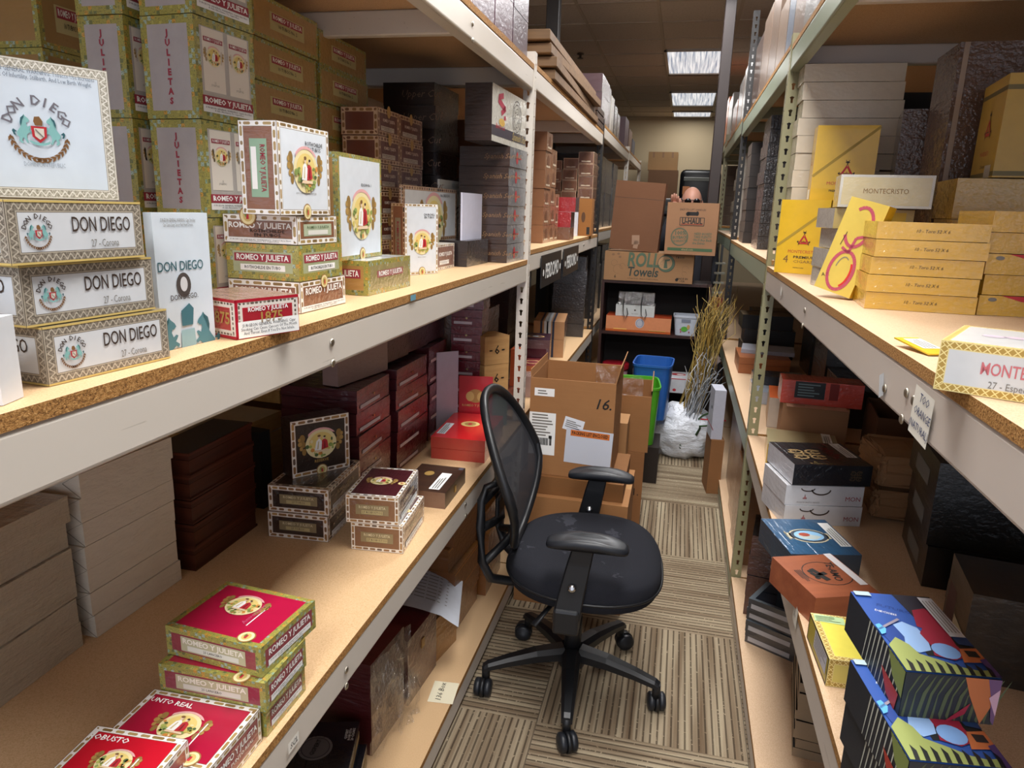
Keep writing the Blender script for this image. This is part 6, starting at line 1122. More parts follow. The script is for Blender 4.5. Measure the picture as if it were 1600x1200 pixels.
# ---------------------------------------------------------------- office chair
def chair():
    C = Vector((-.235, 2.02, 0)); e = empty('office_chair', C, .04); tag(e, 'black office chair with mesh back, two armrests and a five spoke castor base', 'chair')
    BP = flat('#17181b', .42); BPL = flat('#1c1f25', .42); CH = flat('#b8b8b8', .25, 1)
    t = NT('chair_fabric'); n = t.noise(t.ob(), 700, 2); n2 = t.noise(t.ob(), 7, 4, .7); t.fin(t.mix(t.math('MULTIPLY', t.math('GREATER_THAN', n2, .62), .25), t.mix(n, '#15161b', '#2b2c33'), '#5a5c66'), .95, spec=.2); t.bump(n, .6, .002); FAB = t.m
    # base
    bm = bmesh.new(); lathe(bm, [(.030, .075), (.042, .08), (.046, .10), (.040, .125), (.030, .13)], 20); bmo('hub', bm, BP, e)
    for k, a in enumerate((204, 276, 348, 60, 132)):
        a = math.radians(a) - .04; ca, sa = math.cos(a), math.sin(a); bm = bmesh.new()
        M_ = Matrix.Rotation(a, 4, 'Z'); pr = [(.03, .128, .030, .020), (.12, .125, .026, .017), (.21, .112, .021, .013), (.275, .098, .017, .011), (.288, .09, .016, .010)]; rings = []
        for r_, z, hw, hh in pr:
            rings.append([bm.verts.new(M_ @ Vector((r_, y_, z + dz))) for y_, dz in ((-hw, -hh), (hw, -hh), (hw, hh * .3), (hw * .55, hh), (-hw * .55, hh), (-hw, hh * .3))])
        for i in range(len(rings) - 1):
            for q in range(6): bm.faces.new((rings[i][q], rings[i][(q + 1) % 6], rings[i + 1][(q + 1) % 6], rings[i + 1][q]))
        bm.faces.new(rings[0][::-1]); bm.faces.new(rings[-1]); tube(bm, [M_ @ Vector((.279, 0, .095)), M_ @ Vector((.279, 0, .050))], .013, 10)
        bmo('spoke', bm, BP, e)
        cs = empty('castor', (.285 * ca, .285 * sa, 0), a + (1.2, .4, 2.0, -.6, .9)[k]); cs.parent = e; bm = bmesh.new()
        for s in (-1, 1): lathe(bm, [(.0, s * .006), (.024, s * .006), (.0285, s * .010), (.0285, s * .022), (.022, s * .0265), (.0, s * .027)], 22, c=(.012, 0, .0285), axis='y')
        bmesh.ops.recalc_face_normals(bm, faces=bm.faces)
        bmo('wheel', bm, BPL, cs); bm = bmesh.new(); lathe(bm, [(.031, -.006), (.031, .006)], 22, c=(.012, 0, .0285), axis='y'); bmo('wheel_hood', bm, BP, cs)
    bm = bmesh.new(); lathe(bm, [(.028, .12), (.028, .25), (.022, .252), (.022, .34), (.035, .345), (.035, .37)], 20); bmo('gas_lift', bm, BP, e)
    bm = bmesh.new(); addbox(bm, -.11, .10, -.075, .075, .355, .40, .012, seg=2); bmo('mechanism', bm, BP, e)
    bm = bmesh.new(); tube(bm, [(-.02, -.07, .37), (-.06, -.15, .362), (-.10, -.21, .33)], [.006, .008, .011], 8, flat=.5); bmo('lever', bm, BP, e)
    # seat
    bm = bmesh.new(); N = 56; cx = .025
    lay = [(.62, .405), (.86, .400), (.97, .418), (1.0, .445), (.985, .472), (.95, .485), (.80, .497), (.55, .497), (.28, .493)]
    base = superloop(N, .235, .262, 2.7); rings = []
    for s, z in lay:
        ring = []
        for x, y in base:
            k = 1 - .10 * max(0, -x / .235)                      # narrows to the back
            zz = z - .035 * max(0, (x * s) / .235 - .55) ** 1.5 * (1 if z > .44 else .3) + .012 * (abs(y * s) / .26) ** 2 * (1 if z > .46 else 0)
            ring.append(bm.verts.new((cx + x * s, y * s * k, zz)))
        rings.append(ring)
    for i in range(len(rings) - 1):
        for k in range(N): bm.faces.new((rings[i][k], rings[i][(k + 1) % N], rings[i + 1][(k + 1) % N], rings[i + 1][k]))
    bm.faces.new(rings[0][::-1]); bm.faces.new(rings[-1]); seat = bmo('seat', bm, FAB, e, True)
    bm = bmesh.new(); pts = [(cx + x * 1.003, y * 1.003 * (1 - .10 * max(0, -x / .235)), .447 - .035 * max(0, x / .235 - .55) ** 1.5) for x, y in base]; tube(bm, pts + pts[:1], .004, 6, False); bmo('piping', bm, BP, seat)
    # arms
    for s, nm in ((-1, 'near'), (1, 'far')):
        bm = bmesh.new(); y = s * .262
        pr = [((-.0, y * .55, .375), .034, .012), ((.0, y * .98, .375), .036, .014), ((.0, y * 1.06, .41), .038, .014), ((.01, y * 1.03, .48), .036, .012), ((.026, y * 1.0, .57), .033, .011), ((.036, y, .622), .030, .010)]
        rings = []
        for i, (p, hw, th) in enumerate(pr):
            p = Vector(p)
            if i < 2: ring = [p + Vector((a * hw, 0, b * th)) for a, b in ((-1, -1), (1, -1), (1, 1), (-1, 1))]
            elif i == 2: ring = [p + Vector((a * hw, -s * b * th, b * th * .2)) for a, b in ((-1, -1), (1, -1), (1, 1), (-1, 1))]
            else: ring = [p + Vector((a * hw, -s * b * th, 0)) for a, b in ((-1, -1), (1, -1), (1, 1), (-1, 1))]
            rings.append([bm.verts.new(v) for v in ring])
        for i in range(len(rings) - 1):
            for q in range(4): bm.faces.new((rings[i][q], rings[i][(q + 1) % 4], rings[i + 1][(q + 1) % 4], rings[i + 1][q]))
        bm.faces.new(rings[0][::-1]); bm.faces.new(rings[-1]); bmesh.ops.bevel(bm, geom=bm.edges[:], offset=.004, segments=1, affect='EDGES'); post_ = bmo('arm_post', bm, BP, e)
        bm = bmesh.new(); addbox(bm, -.036, .036, y * 1.06 - .018, y * 1.06 + .018, .365, .44, .008, seg=2); bmo('arm_sleeve', bm, BP, post_)
        bm = bmesh.new(); lathe(bm, [(.0115, 0), (.0115, -.005), (.008, -.008), (.0, -.0085)], 18, c=(.012, y * 1.03 - .013, .505), axis='y'); bmo('height_button', bm, CH, post_)
        bm = bmesh.new(); M2 = 30; rr = superloop(M2, .112, .038, 3.4); rings = []
        for k_, z in ((.90, .625), (.98, .628), (1, .634), (.985, .643), (.90, .648), (.6, .650)):
            rings.append([bm.verts.new((.045 + x * k_, y + s * .0 + yy_ * k_, z - .014 * abs(x / .112) ** 2.2 + .002)) for x, yy_ in rr])
        for i in range(len(rings) - 1):
            for k in range(M2): bm.faces.new((rings[i][k], rings[i][(k + 1) % M2], rings[i + 1][(k + 1) % M2], rings[i + 1][k]))
        bm.faces.new(rings[0][::-1]); bm.faces.new(rings[-1]); bmo('armrest', bm, BPL, e, True)
    # back
    Bk = lambda v, h: Vector((-.142 - .115 * (h - .50) / .5 - .05 * (1 - (v / .235) ** 2) + .05 * math.exp(-((h - .66) / .12) ** 2) * .4, v, h))
    def outline(k, n=44):
        o = []
        for i in range(n):
            t_ = 2 * math.pi * i / n; c, s = math.cos(t_), math.sin(t_); v = .238 * math.copysign(abs(c) ** .82, c); h = .732 + .230 * math.copysign(abs(s) ** .86, s); v *= 1 - .17 * max(0, (h - .74) / .24) - .20 * max(0, (.70 - h) / .2)
            o.append((v * k, .732 + (h - .732) * k))
        return o
    bm = bmesh.new(); pts = [Bk(*q) for q in outline(1)]; tube(bm, pts + pts[:1], .0125, 8, False, flat=1.3); frame = bmo('back_frame', bm, BP, e, True)
    t = NT('mesh_fabric'); tr = t.n('ShaderNodeBsdfTransparent'); sp = t.n('ShaderNodeSeparateXYZ'); t.l(t.ob(), sp.inputs[0])
    fy = t.math('ABSOLUTE', t.math('SUBTRACT', t.math('FRACT', t.math('MULTIPLY', sp.outputs[1], 420)), .5)); fz = t.math('ABSOLUTE', t.math('SUBTRACT', t.math('FRACT', t.math('MULTIPLY', sp.outputs[2], 420)), .5))
    hole = t.math('MULTIPLY', t.math('LESS_THAN', fy, .13), t.math('LESS_THAN', fz, .13)); t.fin('#26272d', .8); mx = t.n('ShaderNodeMixShader'); t.l(hole, mx.inputs[0]); t.l(t.b.outputs[0], mx.inputs[1]); t.l(tr.outputs[0], mx.inputs[2]); t.l(mx.outputs[0], t.t.nodes['Material Output'].inputs[0])
    bm = bmesh.new(); rings = []
    for k in (1, .85, .7, .5, .3, .12): rings.append([bm.verts.new(Bk(*q)) for q in outline(k)])
    for i in range(len(rings) - 1):
        for k in range(44): bm.faces.new((rings[i][k], rings[i][(k + 1) % 44], rings[i + 1][(k + 1) % 44], rings[i + 1][k]))
    bm.faces.new(rings[-1]); bmo('mesh_panel', bm, t.m, e, True)
    # back support: two uprights joined in a loop behind the mesh and the L bar to the seat
    bm = bmesh.new()
    for s in (-1, 1): tube(bm, [(-.10, s * .05, .385), (-.20, s * .075, .385), (-.25, s * .115, .41), (-.275, s * .13, .47), (-.28, s * .13, .58), (-.282, s * .12, .66), (-.27, s * .11, .70), (-.24, s * .11, .715)], [.016, .017, .018, .017, .015, .014, .013, .012], 10, flat=.8)
    tube(bm, [(-.28, -.13, .575), (-.26, -.06, .565), (-.245, 0, .56), (-.26, .06, .565), (-.28, .13, .575)], .013, 8); tube(bm, [(-.28, -.125, .655), (-.265, 0, .65), (-.28, .125, .655)], .012, 8); tube(bm, [(-.273, -.13, .46), (-.22, -.05, .50), (-.21, 0, .505), (-.22, .05, .50), (-.273, .13, .46)], .013, 8)
    bmo('back_support', bm, BP, e, True)
    bm = bmesh.new(); addbox(bm, -.245, -.232, -.10, .10, .60, .66, .005); bmo('lumbar_pad', bm, BP, e)
chair()
# ---------------------------------------------------------------- cartons in the aisle
CB = m_card('#a9784c'); CB2 = m_card('#9c6c44'); CBD = m_card('#6d4a34', .2); TAPE = ink('#b48a5c', .2)
A_, B_ = P(800, 937, z=0), P(962, 952, z=0)
bx = box('carton', 'large closed brown carton on the floor behind the office chair', 'carton', (-.53, 2.47), (-.112, 2.47), 0, 772, .40, CB); HB = P(900, 770, y=2.66).z
bx.root.scale.z = 1; bx.rect('packing_tape', 'T', 0, 0, bx.w, .05, TAPE, 1).rect('shipping_label', 'T', bx.w * .30, -bx.d * .12, .11, .15, WHI, 2); bars(bx, 'T', bx.w * .30, -bx.d * .2, .09, .03); greek(bx, 'T', bx.w * .3, -bx.d * .06, .09, .06, 5, GRAYI); bx.done(); LOWC = bx; z1_ = bx.h
bx = box('carton', 'flat brown carton lying on the big one, left of the armrest', 'carton', (-.53, 2.50), (-.135, 2.50), z1_ + .001, ('h', .07), .36, m_card('#8d6038', .15)); zf = z1_ + .072
fa, fb = P(824, 716, z=zf), P(954, 727, z=zf)
wO = .40; H_O = None
oc_y = 2.52
pL, pR = P(824, 716, y=oc_y), P(954, 727, y=oc_y); zO = (pL.z + pR.z) / 2; TL = P(829, 588, y=oc_y); pL.x = max(pL.x, -.528); wO = pR.x - pL.x; hO = (P(966, 603, y=oc_y).z + TL.z) / 2 - zf
WSC = wO; oc = opencarton('open_carton', 'big open brown carton marked 16 with shipping labels, on top of the flat carton', (pL.x + pR.x) / 2 + .002, oc_y + .17, zf + .001, wO, .34, hO, .0, CB, [('L', .03, 1.5), ('R', .06, 1.35)])
ob = Box(oc, wO, .34, hO)
ob.text('handwriting', 'F', '16.', wO * .36, hO * .28, .055, BLK, .01, shear=.25, res=2).rect('small_sticker', 'F', -wO * .33, hO * .36, .075, .03, WHI, 1); greek(ob, 'F', -wO * .33, hO * .36, .05, .02, 2, GRAYI)
ob.rect('shipping_label', 'F', -wO * .34, -hO * .07, .10, .165, WHI, 1); bars(ob, 'F', -wO * .34, -hO * .15, .075, .028); greek(ob, 'F', -wO * .34, hO * .02, .08, .09, 8, GRAYI); ob.rect('shipping_label', 'F', -wO * .24, -hO * .10, .012, .012, BLK, 3)
ob.rect('small_sticker', 'F', .01, hO * .05, .075, .05, ink('#dfe2e8'), 1, -.22); greek(ob, 'F', .01, hO * .05, .06, .03, 4, GRAYI, -.22)
ob.rect('packing_pouch', 'F', wO * .22, -hO * .17, .175, .135, ink('#c9ccd6', .3), 2, -.04).rect('packing_pouch', 'F', wO * .22 + .004, -hO * .17 + .05, .145, .023, ink('#d0702c'), 3, -.04).text('packing_pouch', 'F', 'PACKING LIST ENCLOSED', wO * .22 + .004, -hO * .17 + .05, .018, BLK, .03, rot=-.04, layer=4, fit=.135)
ob.done(); film(oc, .05, .15, hO - .11, hO + .01, .12, 6, .02, seed=8)
z = 0
bx = box('carton', 'tall brown carton on the floor beside the carpet, under the torn one', 'carton', (-.33, 3.22), (-.088, 3.24), 0, ('h', .40), .34, CB2); bx.rect('shipping_label', 'F', -bx.w * .10 + .04, .05, .022, .17, WHI, 2); bx.rect('shipping_label', 'F', -bx.w * .10 + .04, .03, .022, .02, BLK, 3).text('handwriting', 'F', '1.', .09, -.0, .05, BLK, .01).done()
tc = opencarton('torn_carton', 'open brown carton with a ragged torn flap holding plastic film', -.205, 3.42, .402, .25, .36, .27, .02, CB, [])
bm = bmesh.new(); rn = random.Random(5); prev = None; N = 14
for i in range(N + 1):
    y = -.17 + .34 * i / N; h = .27 + .08 * (1 - abs(i / N - .45) * 1.6) + rn.uniform(-.018, .018); a = [bm.verts.new((x + .02 * (h - .27), y, zq)) for x in (.121, .126) for zq in (.268, h)]
    if prev:
        for q in ((0, 1), (1, 3), (3, 2), (2, 0)): bm.faces.new((prev[q[0]], prev[q[1]], a[q[1]], a[q[0]]))
    prev = a
bmo('torn_flap', bm, m_card('#b58a5e', .3), tc)
o = film(tc, -.08, .08, .20, .33, .0, 8, .03, seed=11); 
ss = box('carton', 'light brown carton corner between the open carton and the torn one', 'carton', (-.27, 3.02), (-.165, 3.02), 0, ('h', .60), .16, m_card('#b08458', .1))
# ---------------------------------------------------------------- bookcase
M_BC = m_wood('#2a1512', '#3b1f1a', (30, 3, 3), .45)
BX0, BX1, BY, BD = -.505, .215, 4.85, .29
bc = empty('bookcase', ((BX0 + BX1) / 2, BY + BD / 2, 0), .0); tag(bc, 'dark brown open bookcase standing across the end of the aisle', 'bookcase'); hw = (BX1 - BX0) / 2
for s in (-1, 1): boxo('side_panel', s * hw - (.018 if s > 0 else 0), s * hw + (.018 if s < 0 else 0), -BD / 2, BD / 2, 0, 1.032, M_BC, bc)
for z, n_ in ((1.032, 'top'), (.684, 'shelf'), (.30, 'shelf'), (.06, 'shelf')): boxo(n_, -hw + (.0 if n_ == 'top' else .018), hw - (.0 if n_ == 'top' else .018), -BD / 2 + .002, BD / 2 - .006, z, z + .018, M_BC, bc)
boxo('back_panel', -hw + .018, hw - .018, BD / 2 - .005, BD / 2, .0, 1.03, flat('#120b0a', .8), bc)
ZB = 1.05
def up(px, y): return P(px, 440, y=y).x
bx = box('carton', 'brown carton printed ROLL Towels in green lying on the bookcase', 'carton', (P(943, 437, y=4.85).x, 4.85), (P(1081, 445, y=4.85).x, 4.83), ZB + .001, ('h', .190), .30, m_card('#a37c58', .1))
GRNP = ink('#4d5f4a')
bx.text('lettering', 'F', 'ROLL', -.035, .042, .125, GRNP, .03, shear=.1, res=3, fit=.21).text('lettering', 'F', 'Towels', -.035, -.035, .085, ink('#2e3a34'), .02, shear=.15, res=3, fit=.20).ell('logo', 'F', .115, .03, .055, .055, GRNP, 1, 26).ell('logo', 'F', .108, .034, .045, .043, ink('#a8845e'), 2, 22)
hoop(bx, 'logo', 'F', .115, .03, .055, .055, .003, ink('#2e3a34')); bx.poly('logo', 'F', [(.10, .0), (.125, .0), (.118, .045), (.135, .05), (.14, .06), (.105, .055)], GRNP, 3); hoop(bx, 'logo', 'F', .10, .04, .028, .012, .002, GRNP, 0, 4, tilt=.6)
bx.text('lettering', 'F', '6 Towel Rolls - Made in Total for Home', -.03, -.078, .012, BLK, 0, fit=.2).text('lettering', 'F', '6', -.215, -.07, .03, BLK, .01).text('lettering', 'F', 'T8000', .20, .072, .022, BLK, .01).text('lettering', 'F', 'MADE IN\nUSA', .225, -.072, .018, BLK, .01).ell('lettering', 'F', .19, -.072, .010, .010, BLK, 1, 12)
for x, y, r_ in ((-.20, -.02, .03), (-.17, -.0, .018), (-.225, .02, .02), (.24, .0, .02), (.235, -.03, .014)): hoop(bx, 'floral_print', 'F', x, y, r_, r_, .002, ink('#7d5c40'), 0, 5)
for x, y in ((-.235, .075), (-.20, .08), (-.19, .06)): bx.ell('floral_print', 'F', x, y, .010, .008, ink('#7d5c40'), 1, 8)
bx.done(); zr = ZB + .192
UX0, UX1 = P(1037, 400, y=4.78).x, P(1117, 397, y=4.78).x
bx = box('moving_carton', 'brown moving box with boxed capitals, hand hole, round stamp and green stripe', 'carton', (UX0, 4.79), (UX1, 4.77), zr, ('h', .325), .33, m_card('#a1795a', .08)); UH = bx
w_, h_ = bx.w, bx.h
bx.text('lettering', 'F', 'EASY-TO-LIFT HANDLES', 0, h_ * .365, .016, DKB, .01, fit=w_ * .5).rect('hand_hole', 'F', .0, h_ * .29, w_ * .20, h_ * .07, ink('#0d0908'), 1).ell('hand_hole', 'F', -w_ * .09, h_ * .285, w_ * .04, h_ * .04, ink('#0d0908'), 1, 12).ell('hand_hole', 'F', w_ * .09, h_ * .295, w_ * .03, h_ * .045, ink('#0d0908'), 1, 12)
bx.text('lettering', 'F', 'U-HAUL', .0, h_ * .145, .05, ink('#2a241f'), .04, fit=w_ * .40, res=2).rect('lettering', 'F', 0, h_ * .09, w_ * .42, .006, ink('#8a3a24'), 2)
K_ = ink('#2a241f')
for x, y, a, b in ((0, h_ * .215, w_ * .47, .004), (0, h_ * .065, w_ * .47, .004), (-w_ * .235, h_ * .14, .004, h_ * .15), (w_ * .235, h_ * .14, .004, h_ * .15)): bx.rect('lettering', 'F', x, y, a, b, K_, 2)
hoop(bx, 'guarantee_stamp', 'F', -w_ * .22, -h_ * .16, w_ * .165, h_ * .17, .005, GRNP); hoop(bx, 'guarantee_stamp', 'F', -w_ * .22, -h_ * .16, w_ * .15, h_ * .155, .002, GRNP)
bx.text('guarantee_stamp', 'F', 'U-HAUL', -w_ * .22, h_ * .03, .014, ink('#8a4a34'), .01, rot=.1).text('guarantee_stamp', 'F', '100%', -w_ * .21, -h_ * .085, .034, GRNP, .03, rot=.05, layer=3).text('guarantee_stamp', 'F', 'BUYBACK', -w_ * .21, -h_ * .17, .025, GRNP, .03, rot=.06, layer=3, fit=w_ * .29).text('guarantee_stamp', 'F', 'GUARANTEE', -w_ * .20, -h_ * .24, .021, GRNP, .02, rot=.06, layer=3, fit=w_ * .29)
for i, t_ in enumerate(('NEED BOXES?', 'TAKE PLENTY!', "We'll Buy Back", 'the Extras.')): bx.text('slogan', 'F', t_, w_ * .23 - (.02 if i == 3 else 0), -h_ * (.09 + .06 * i), .021, GRNP, .02, shear=.15, fit=w_ * (.34 if i < 2 else (.36 if i == 2 else .25)))
bx.rect('green_stripe', 'F', -.0, -h_ * .40, w_ * .88, h_ * .06, ink('#3d5a3a'), 1).text('green_stripe', 'F', 'uhaul.com', -w_ * .05, -h_ * .40, .018, ink('#a88a64'), .01).rect('flap_edge', 'T', 0, -bx.d * .44, w_, .03, ink('#1a1210'), 1).done()
# leaning flat brown carton
bx = box('carton', 'plain dark brown carton standing on the towel carton, leaning slightly right', 'carton', (P(948, 392, y=4.86).x, 4.87), (P(1024, 394, y=4.86).x, 4.85), zr, ('h', .44), .12, m_card('#7a543c', .12)); bx.root.rotation_euler.y = .055; bx.root.location.x += .012; bx.root.location.z += .009
bx.rect('fold_line', 'F', 0, bx.h * .26, bx.w, .003, ink('#4a3020'), 1).rect('torn_tape', 'F', .01, -bx.h * .34, .05, .06, ink('#9a7a62'), 1, .1).rect('torn_tape', 'F', .015, -bx.h * .41, .03, .05, ink('#9a7a62'), 1, -.1).done()
# bookcase goods
ZS = .703
bx = box('shoe_box', 'long orange box with round pale sticker on the bookcase shelf', 'box', (P(946, 517, y=4.87).x, 4.87), (P(1047, 524, y=4.87).x, 4.87), ZS, ('h', .105), .2, {'*': (None, 0, flat('#d98a5c', .5)), 'T': (None, 0, flat('#a8401c', .5))}); OB = bx
bx.ell('sticker', 'F', .01, .01, .030, .033, ink('#b4b4bc'), 1, 20); hoop(bx, 'sticker', 'F', .01, .01, .022, .025, .002, ink('#4a5a8a')); bx.rect('gold_line', 'F', -.12, -.035, .09, .006, ink('#f0c060'), 1).rect('gold_line', 'F', .13, -.038, .11, .006, ink('#f0c060'), 1).rect('lower_band', 'F', 0, -bx.h * .43, bx.w, bx.h * .14, ink('#c05a1c'), 1).done()
bx = box('white_carton', 'white box with tiny print on the orange box', 'box', (OB.A.x + .06, 4.88), (OB.A.x + .32, 4.88), ZS + .106, ('h', .075), .16, flat('#c9ccca', .5)); bx.text('lettering', 'F', 'PROCERA', .0, -.02, .01, GRAYI).ell('lettering', 'F', .0, .005, .006, .006, DKB, 1, 10).done()
bx = box('clear_bag', 'crinkled clear bag of dark pouches on the white box, with black ribbon handles', 'bag', (OB.A.x + .075, 4.89), (OB.A.x + .315, 4.89), ZS + .182, ('h', .085), .12, {'*': (None, 0, flat('#33363a', .2, 0, 1))}); film(bx.root, -bx.w / 2, bx.w / 2, 0, .09, -.064, 9, .008, M_BAGFILM, seed=2)
bm = bmesh.new()
for x0, x1 in ((-.08, -.05), (.04, .075)): tube(bm, [(x0, -.06, .08), (x0 - .006, -.085, .02), (x0, -.09, -.06), ((x0 + x1) / 2, -.092, -.09), (x1, -.09, -.06), (x1 - .01, -.085, -.02)], .0045, 6, flat=.4)
bmo('ribbon_handle', bm, BLK, bx.root)
def tapered(name, lab, x, y, z, w0, d0, w1, d1, h, m, cat, t=.003, rz=0):
    e = empty(name, (x, y, z), rz); tag(e, lab, cat); bm = bmesh.new(); n = 28; R = []
    for k, zz in ((0, .0), (1, h), (1.04, h), (1.04, h - .014)): R.append([bm.verts.new((a, b, zz)) for a, b in superloop(n, (w0 + (w1 - w0) * min(k, 1)) / 2 * (1.04 if k > 1 else 1), (d0 + (d1 - d0) * min(k, 1)) / 2 * (1.04 if k > 1 else 1), 6)])
    inn = [[bm.verts.new((a, b, zz)) for a, b in superloop(n, q / 2 - t, p / 2 - t, 6)] for q, p, zz in ((w1, d1, h - .001), (w0, d0, t))]
    for A, B in ((R[0], R[1]), (R[1], R[2]), (R[2], R[3]), (R[1], inn[0]), (inn[0], inn[1])):
        for k in range(n): bm.faces.new((A[k], A[(k + 1) % n], B[(k + 1) % n], B[k]))
    bm.faces.new(R[0][::-1]); bm.faces.new(inn[1]); bmo('shell', bm, m, e); return e
tb_ = tapered('storage_bin', 'small white plastic bin with green turtle like sticker and handle slot', P(1070, 523, y=4.90).x, 4.93, ZS, .135, .12, .165, .14, .135, flat('#c3cad6', .4), 'bin')
b = Box(tb_, .15, .125, .135); b.F['F'] = (Vector((0, -.066, .06)), Vector((1, 0, 0)), Vector((0, -.07, 1)).normalized(), Vector((0, -1, 0)), .15, .13); b.rect('handle_slot', 'F', 0, .04, .06, .022, ink('#7d8494'), 2).ell('sticker', 'F', -.008, -.016, .022, .018, ink('#5aa83c'), 2, 14).ell('sticker', 'F', .018, .0, .010, .016, ink('#c9a060'), 3, 12)
for x, y in ((-.03, -.035), (.024, -.035), (-.032, -.02)): b.ell('sticker', 'F', x, y, .005, .006, ink('#b04a5c'), 3, 8)
b.done()
Z3_ = .319
e = empty('round_tub', (P(962, 560, y=4.92).x, 4.95, Z3_ + .06)); tag(e, 'clear round tub with dark red lid on the low bookcase shelf', 'tub'); e.location.z = Z3_
bm = bmesh.new(); lathe(bm, [(.078, 0), (.085, .01), (.088, .11)], 32); bmo('body', bm, flat('#9a7480', .25, 0, 1), e); bm = bmesh.new(); lathe(bm, [(.092, .105), (.094, .112), (.094, .145), (.085, .152), (.02, .153)], 32); bmo('lid', bm, flat('#8e1824', .3), e)
e = empty('glass_bowl', (P(1000, 575, y=4.9).x, 4.93, Z3_)); tag(e, 'small clear glass bowl stacked on a silver base beside the red tub', 'bowl'); bm = bmesh.new(); lathe(bm, [(.03, 0), (.045, .02), (.05, .06), (.052, .12)], 26); bmo('bowl', bm, flat('#5c6268', .1, 0, 0, 1), e); 
e = empty('patterned_canister', (P(1024, 575, y=4.9).x, 4.92, Z3_)); tag(e, 'canister with black and cream blotches beside the glass bowl', 'canister'); t = NT('blotched_print'); n_ = t.noise(t.ob(), 28, 2); t.fin(t.mix(t.math('GREATER_THAN', n_, .5), '#1c1a18', '#d9cdb8'), .35); bm = bmesh.new(); lathe(bm, [(.042, 0), (.045, .004), (.045, .125), (.04, .13)], 26); bmo('body', bm, t.m, e); bm = bmesh.new(); lathe(bm, [(.047, .118), (.047, .138), (.04, .141)], 26); bmo('lid', bm, flat('#d0c4ae', .4), e)
bx = box('carton', 'green and white striped carton under the glass bowl on the floor pile', 'carton', (P(976, 590, y=4.55).x, 4.55), (P(1010, 594, y=4.55).x, 4.56), .0, ('h', .395), .2, flat('#c9d4cc', .5))
for k in range(3): bx.rect('green_stripe', 'F', 0, bx.h * .42 - k * .035, bx.w, .014, ink('#2a8a5a'), 1)
bx.text('lettering', 'F', 'Lyson', 0, bx.h * .5 - .09, .035, ink('#1c6a4a'), .02, shear=.2).done()
bx = box('carton', 'white carton with red edges and red logo on the low shelf', 'carton', (P(1045, 590, y=4.83).x, 4.80), (P(1084, 592, y=4.83).x, 4.81), Z3_ + .0, ('h', .10), .22, {'*': (None, 0, flat('#cfd0d4', .5)), 'L': (None, 0, flat('#9a2430', .5)), 'T': (None, 0, flat('#d3d5da', .5))})
bx.ell('logo', 'T', -.01, .02, .05, .035, REDI, 1, 18).ell('logo', 'T', .0, .015, .025, .016, WHI, 2, 12).rect('red_edge', 'F', 0, bx.h * .47, bx.w, .006, REDI, 1).text('logo', 'T', 'ACTIA', .03, -.07, .014, DKB, .01).ell('logo', 'F', -.04, -.03, .012, .010, REDI, 1, 10).done()
# white bags
def blob(name, lab, c, rx_, ry_, rz_, m, amp=.12, seed=1, sub=4, cat='bag', flatb=True, fr=3.0):
    bm = bmesh.new(); bmesh.ops.create_icosphere(bm, subdivisions=sub, radius=1); from mathutils import noise as NN
    for v in bm.verts:
        p = v.co.copy(); q = p * fr + Vector((seed * 9.1, seed, 0)); d = 1 + amp * (.8 * NN.noise(q) - .9 * abs(NN.noise(Vector((q.x * 1.2 + q.z, q.y * 1.2, q.z * .6)))) + .4 * abs(NN.noise(q * 2.3)) - .4 * abs(NN.noise(Vector((q.x * 1.5, q.y * 1.5, q.z * 6)))))
        v.co = Vector((p.x * rx_ * d, p.y * ry_ * d, p.z * rz_ * d))
        if flatb and v.co.z < -rz_ * .72: v.co.z = -rz_ * .72
    zmin = min(v.co.z for v in bm.verts)
    for v in bm.verts: v.co.z -= zmin
    o = bmo(name, bm, m, None, True, c); tag(o, lab, cat); return o
t = NT('white_plastic_bag'); n_ = t.noise(t.mp(t.ob(), (1, 1, 2.5), (.4, .2, 0)), 7, 5, .65); t.fin('#e4e8f0', .35); t.b.inputs['Subsurface Weight'].default_value = 0; t.bump(n_, .9, .03); M_BAG = t.m
bagp = P(1060, 722, z=0)
bag_ = blob('plastic_bag', 'crumpled white plastic bag on the carpet holding the dried grasses', (bagp.x, bagp.y + .17, 0), .215, .17, .20, M_BAG, .16, 3)
blob('plastic_bag', 'small clear white plastic bag on the low shelf clutter', (P(1030, 590, y=4.62).x, 4.66, .30), .055, .06, .10, M_BAG, .2, 5, 3); box('carton', 'dark carton under the small white bag', 'carton', (P(1008, 620, y=4.6).x, 4.62), (P(1042, 622, y=4.6).x, 4.62), 0, ('h', .298), .12, flat('#151315', .6))
# bins
def bin_(x, y, z, m, lab, rz, rx): e = tapered('plastic_tote', lab, x, y, z, .20, .26, .23, .30, .34, m, 'bin', rz=rz); e.rotation_euler.x = rx; return e
bin_(P(994, 650, y=3.98).x, 4.05, .215, flat('#58b32c', .35), 'bright green plastic bin behind the torn carton', .1, .0); bin_(P(1014, 650, y=4.2).x, 4.36, .28, flat('#2c66b8', .35), 'blue plastic bin behind the green one', -.05, 0)
box('carton', 'dark carton under the green bin', 'carton', (-.22, 3.90), (-.03, 3.90), 0, ('h', .213), .28, flat('#2a211c', .6))
bx = box('spray_box', 'small white box with blue square and red top beside the blue bin', 'box', (P(1022, 652, y=4.60).x, 4.60), (P(1033, 655, y=4.60).x, 4.60), 0, ('h', .28), .05, flat('#b9bcc4', .5)); bx.rect('blue_square', 'F', 0, .06, .022, .022, ink('#2c4a9a'), 1).rect('red_top', 'F', 0, .10, bx.w, .02, REDI, 1).done()
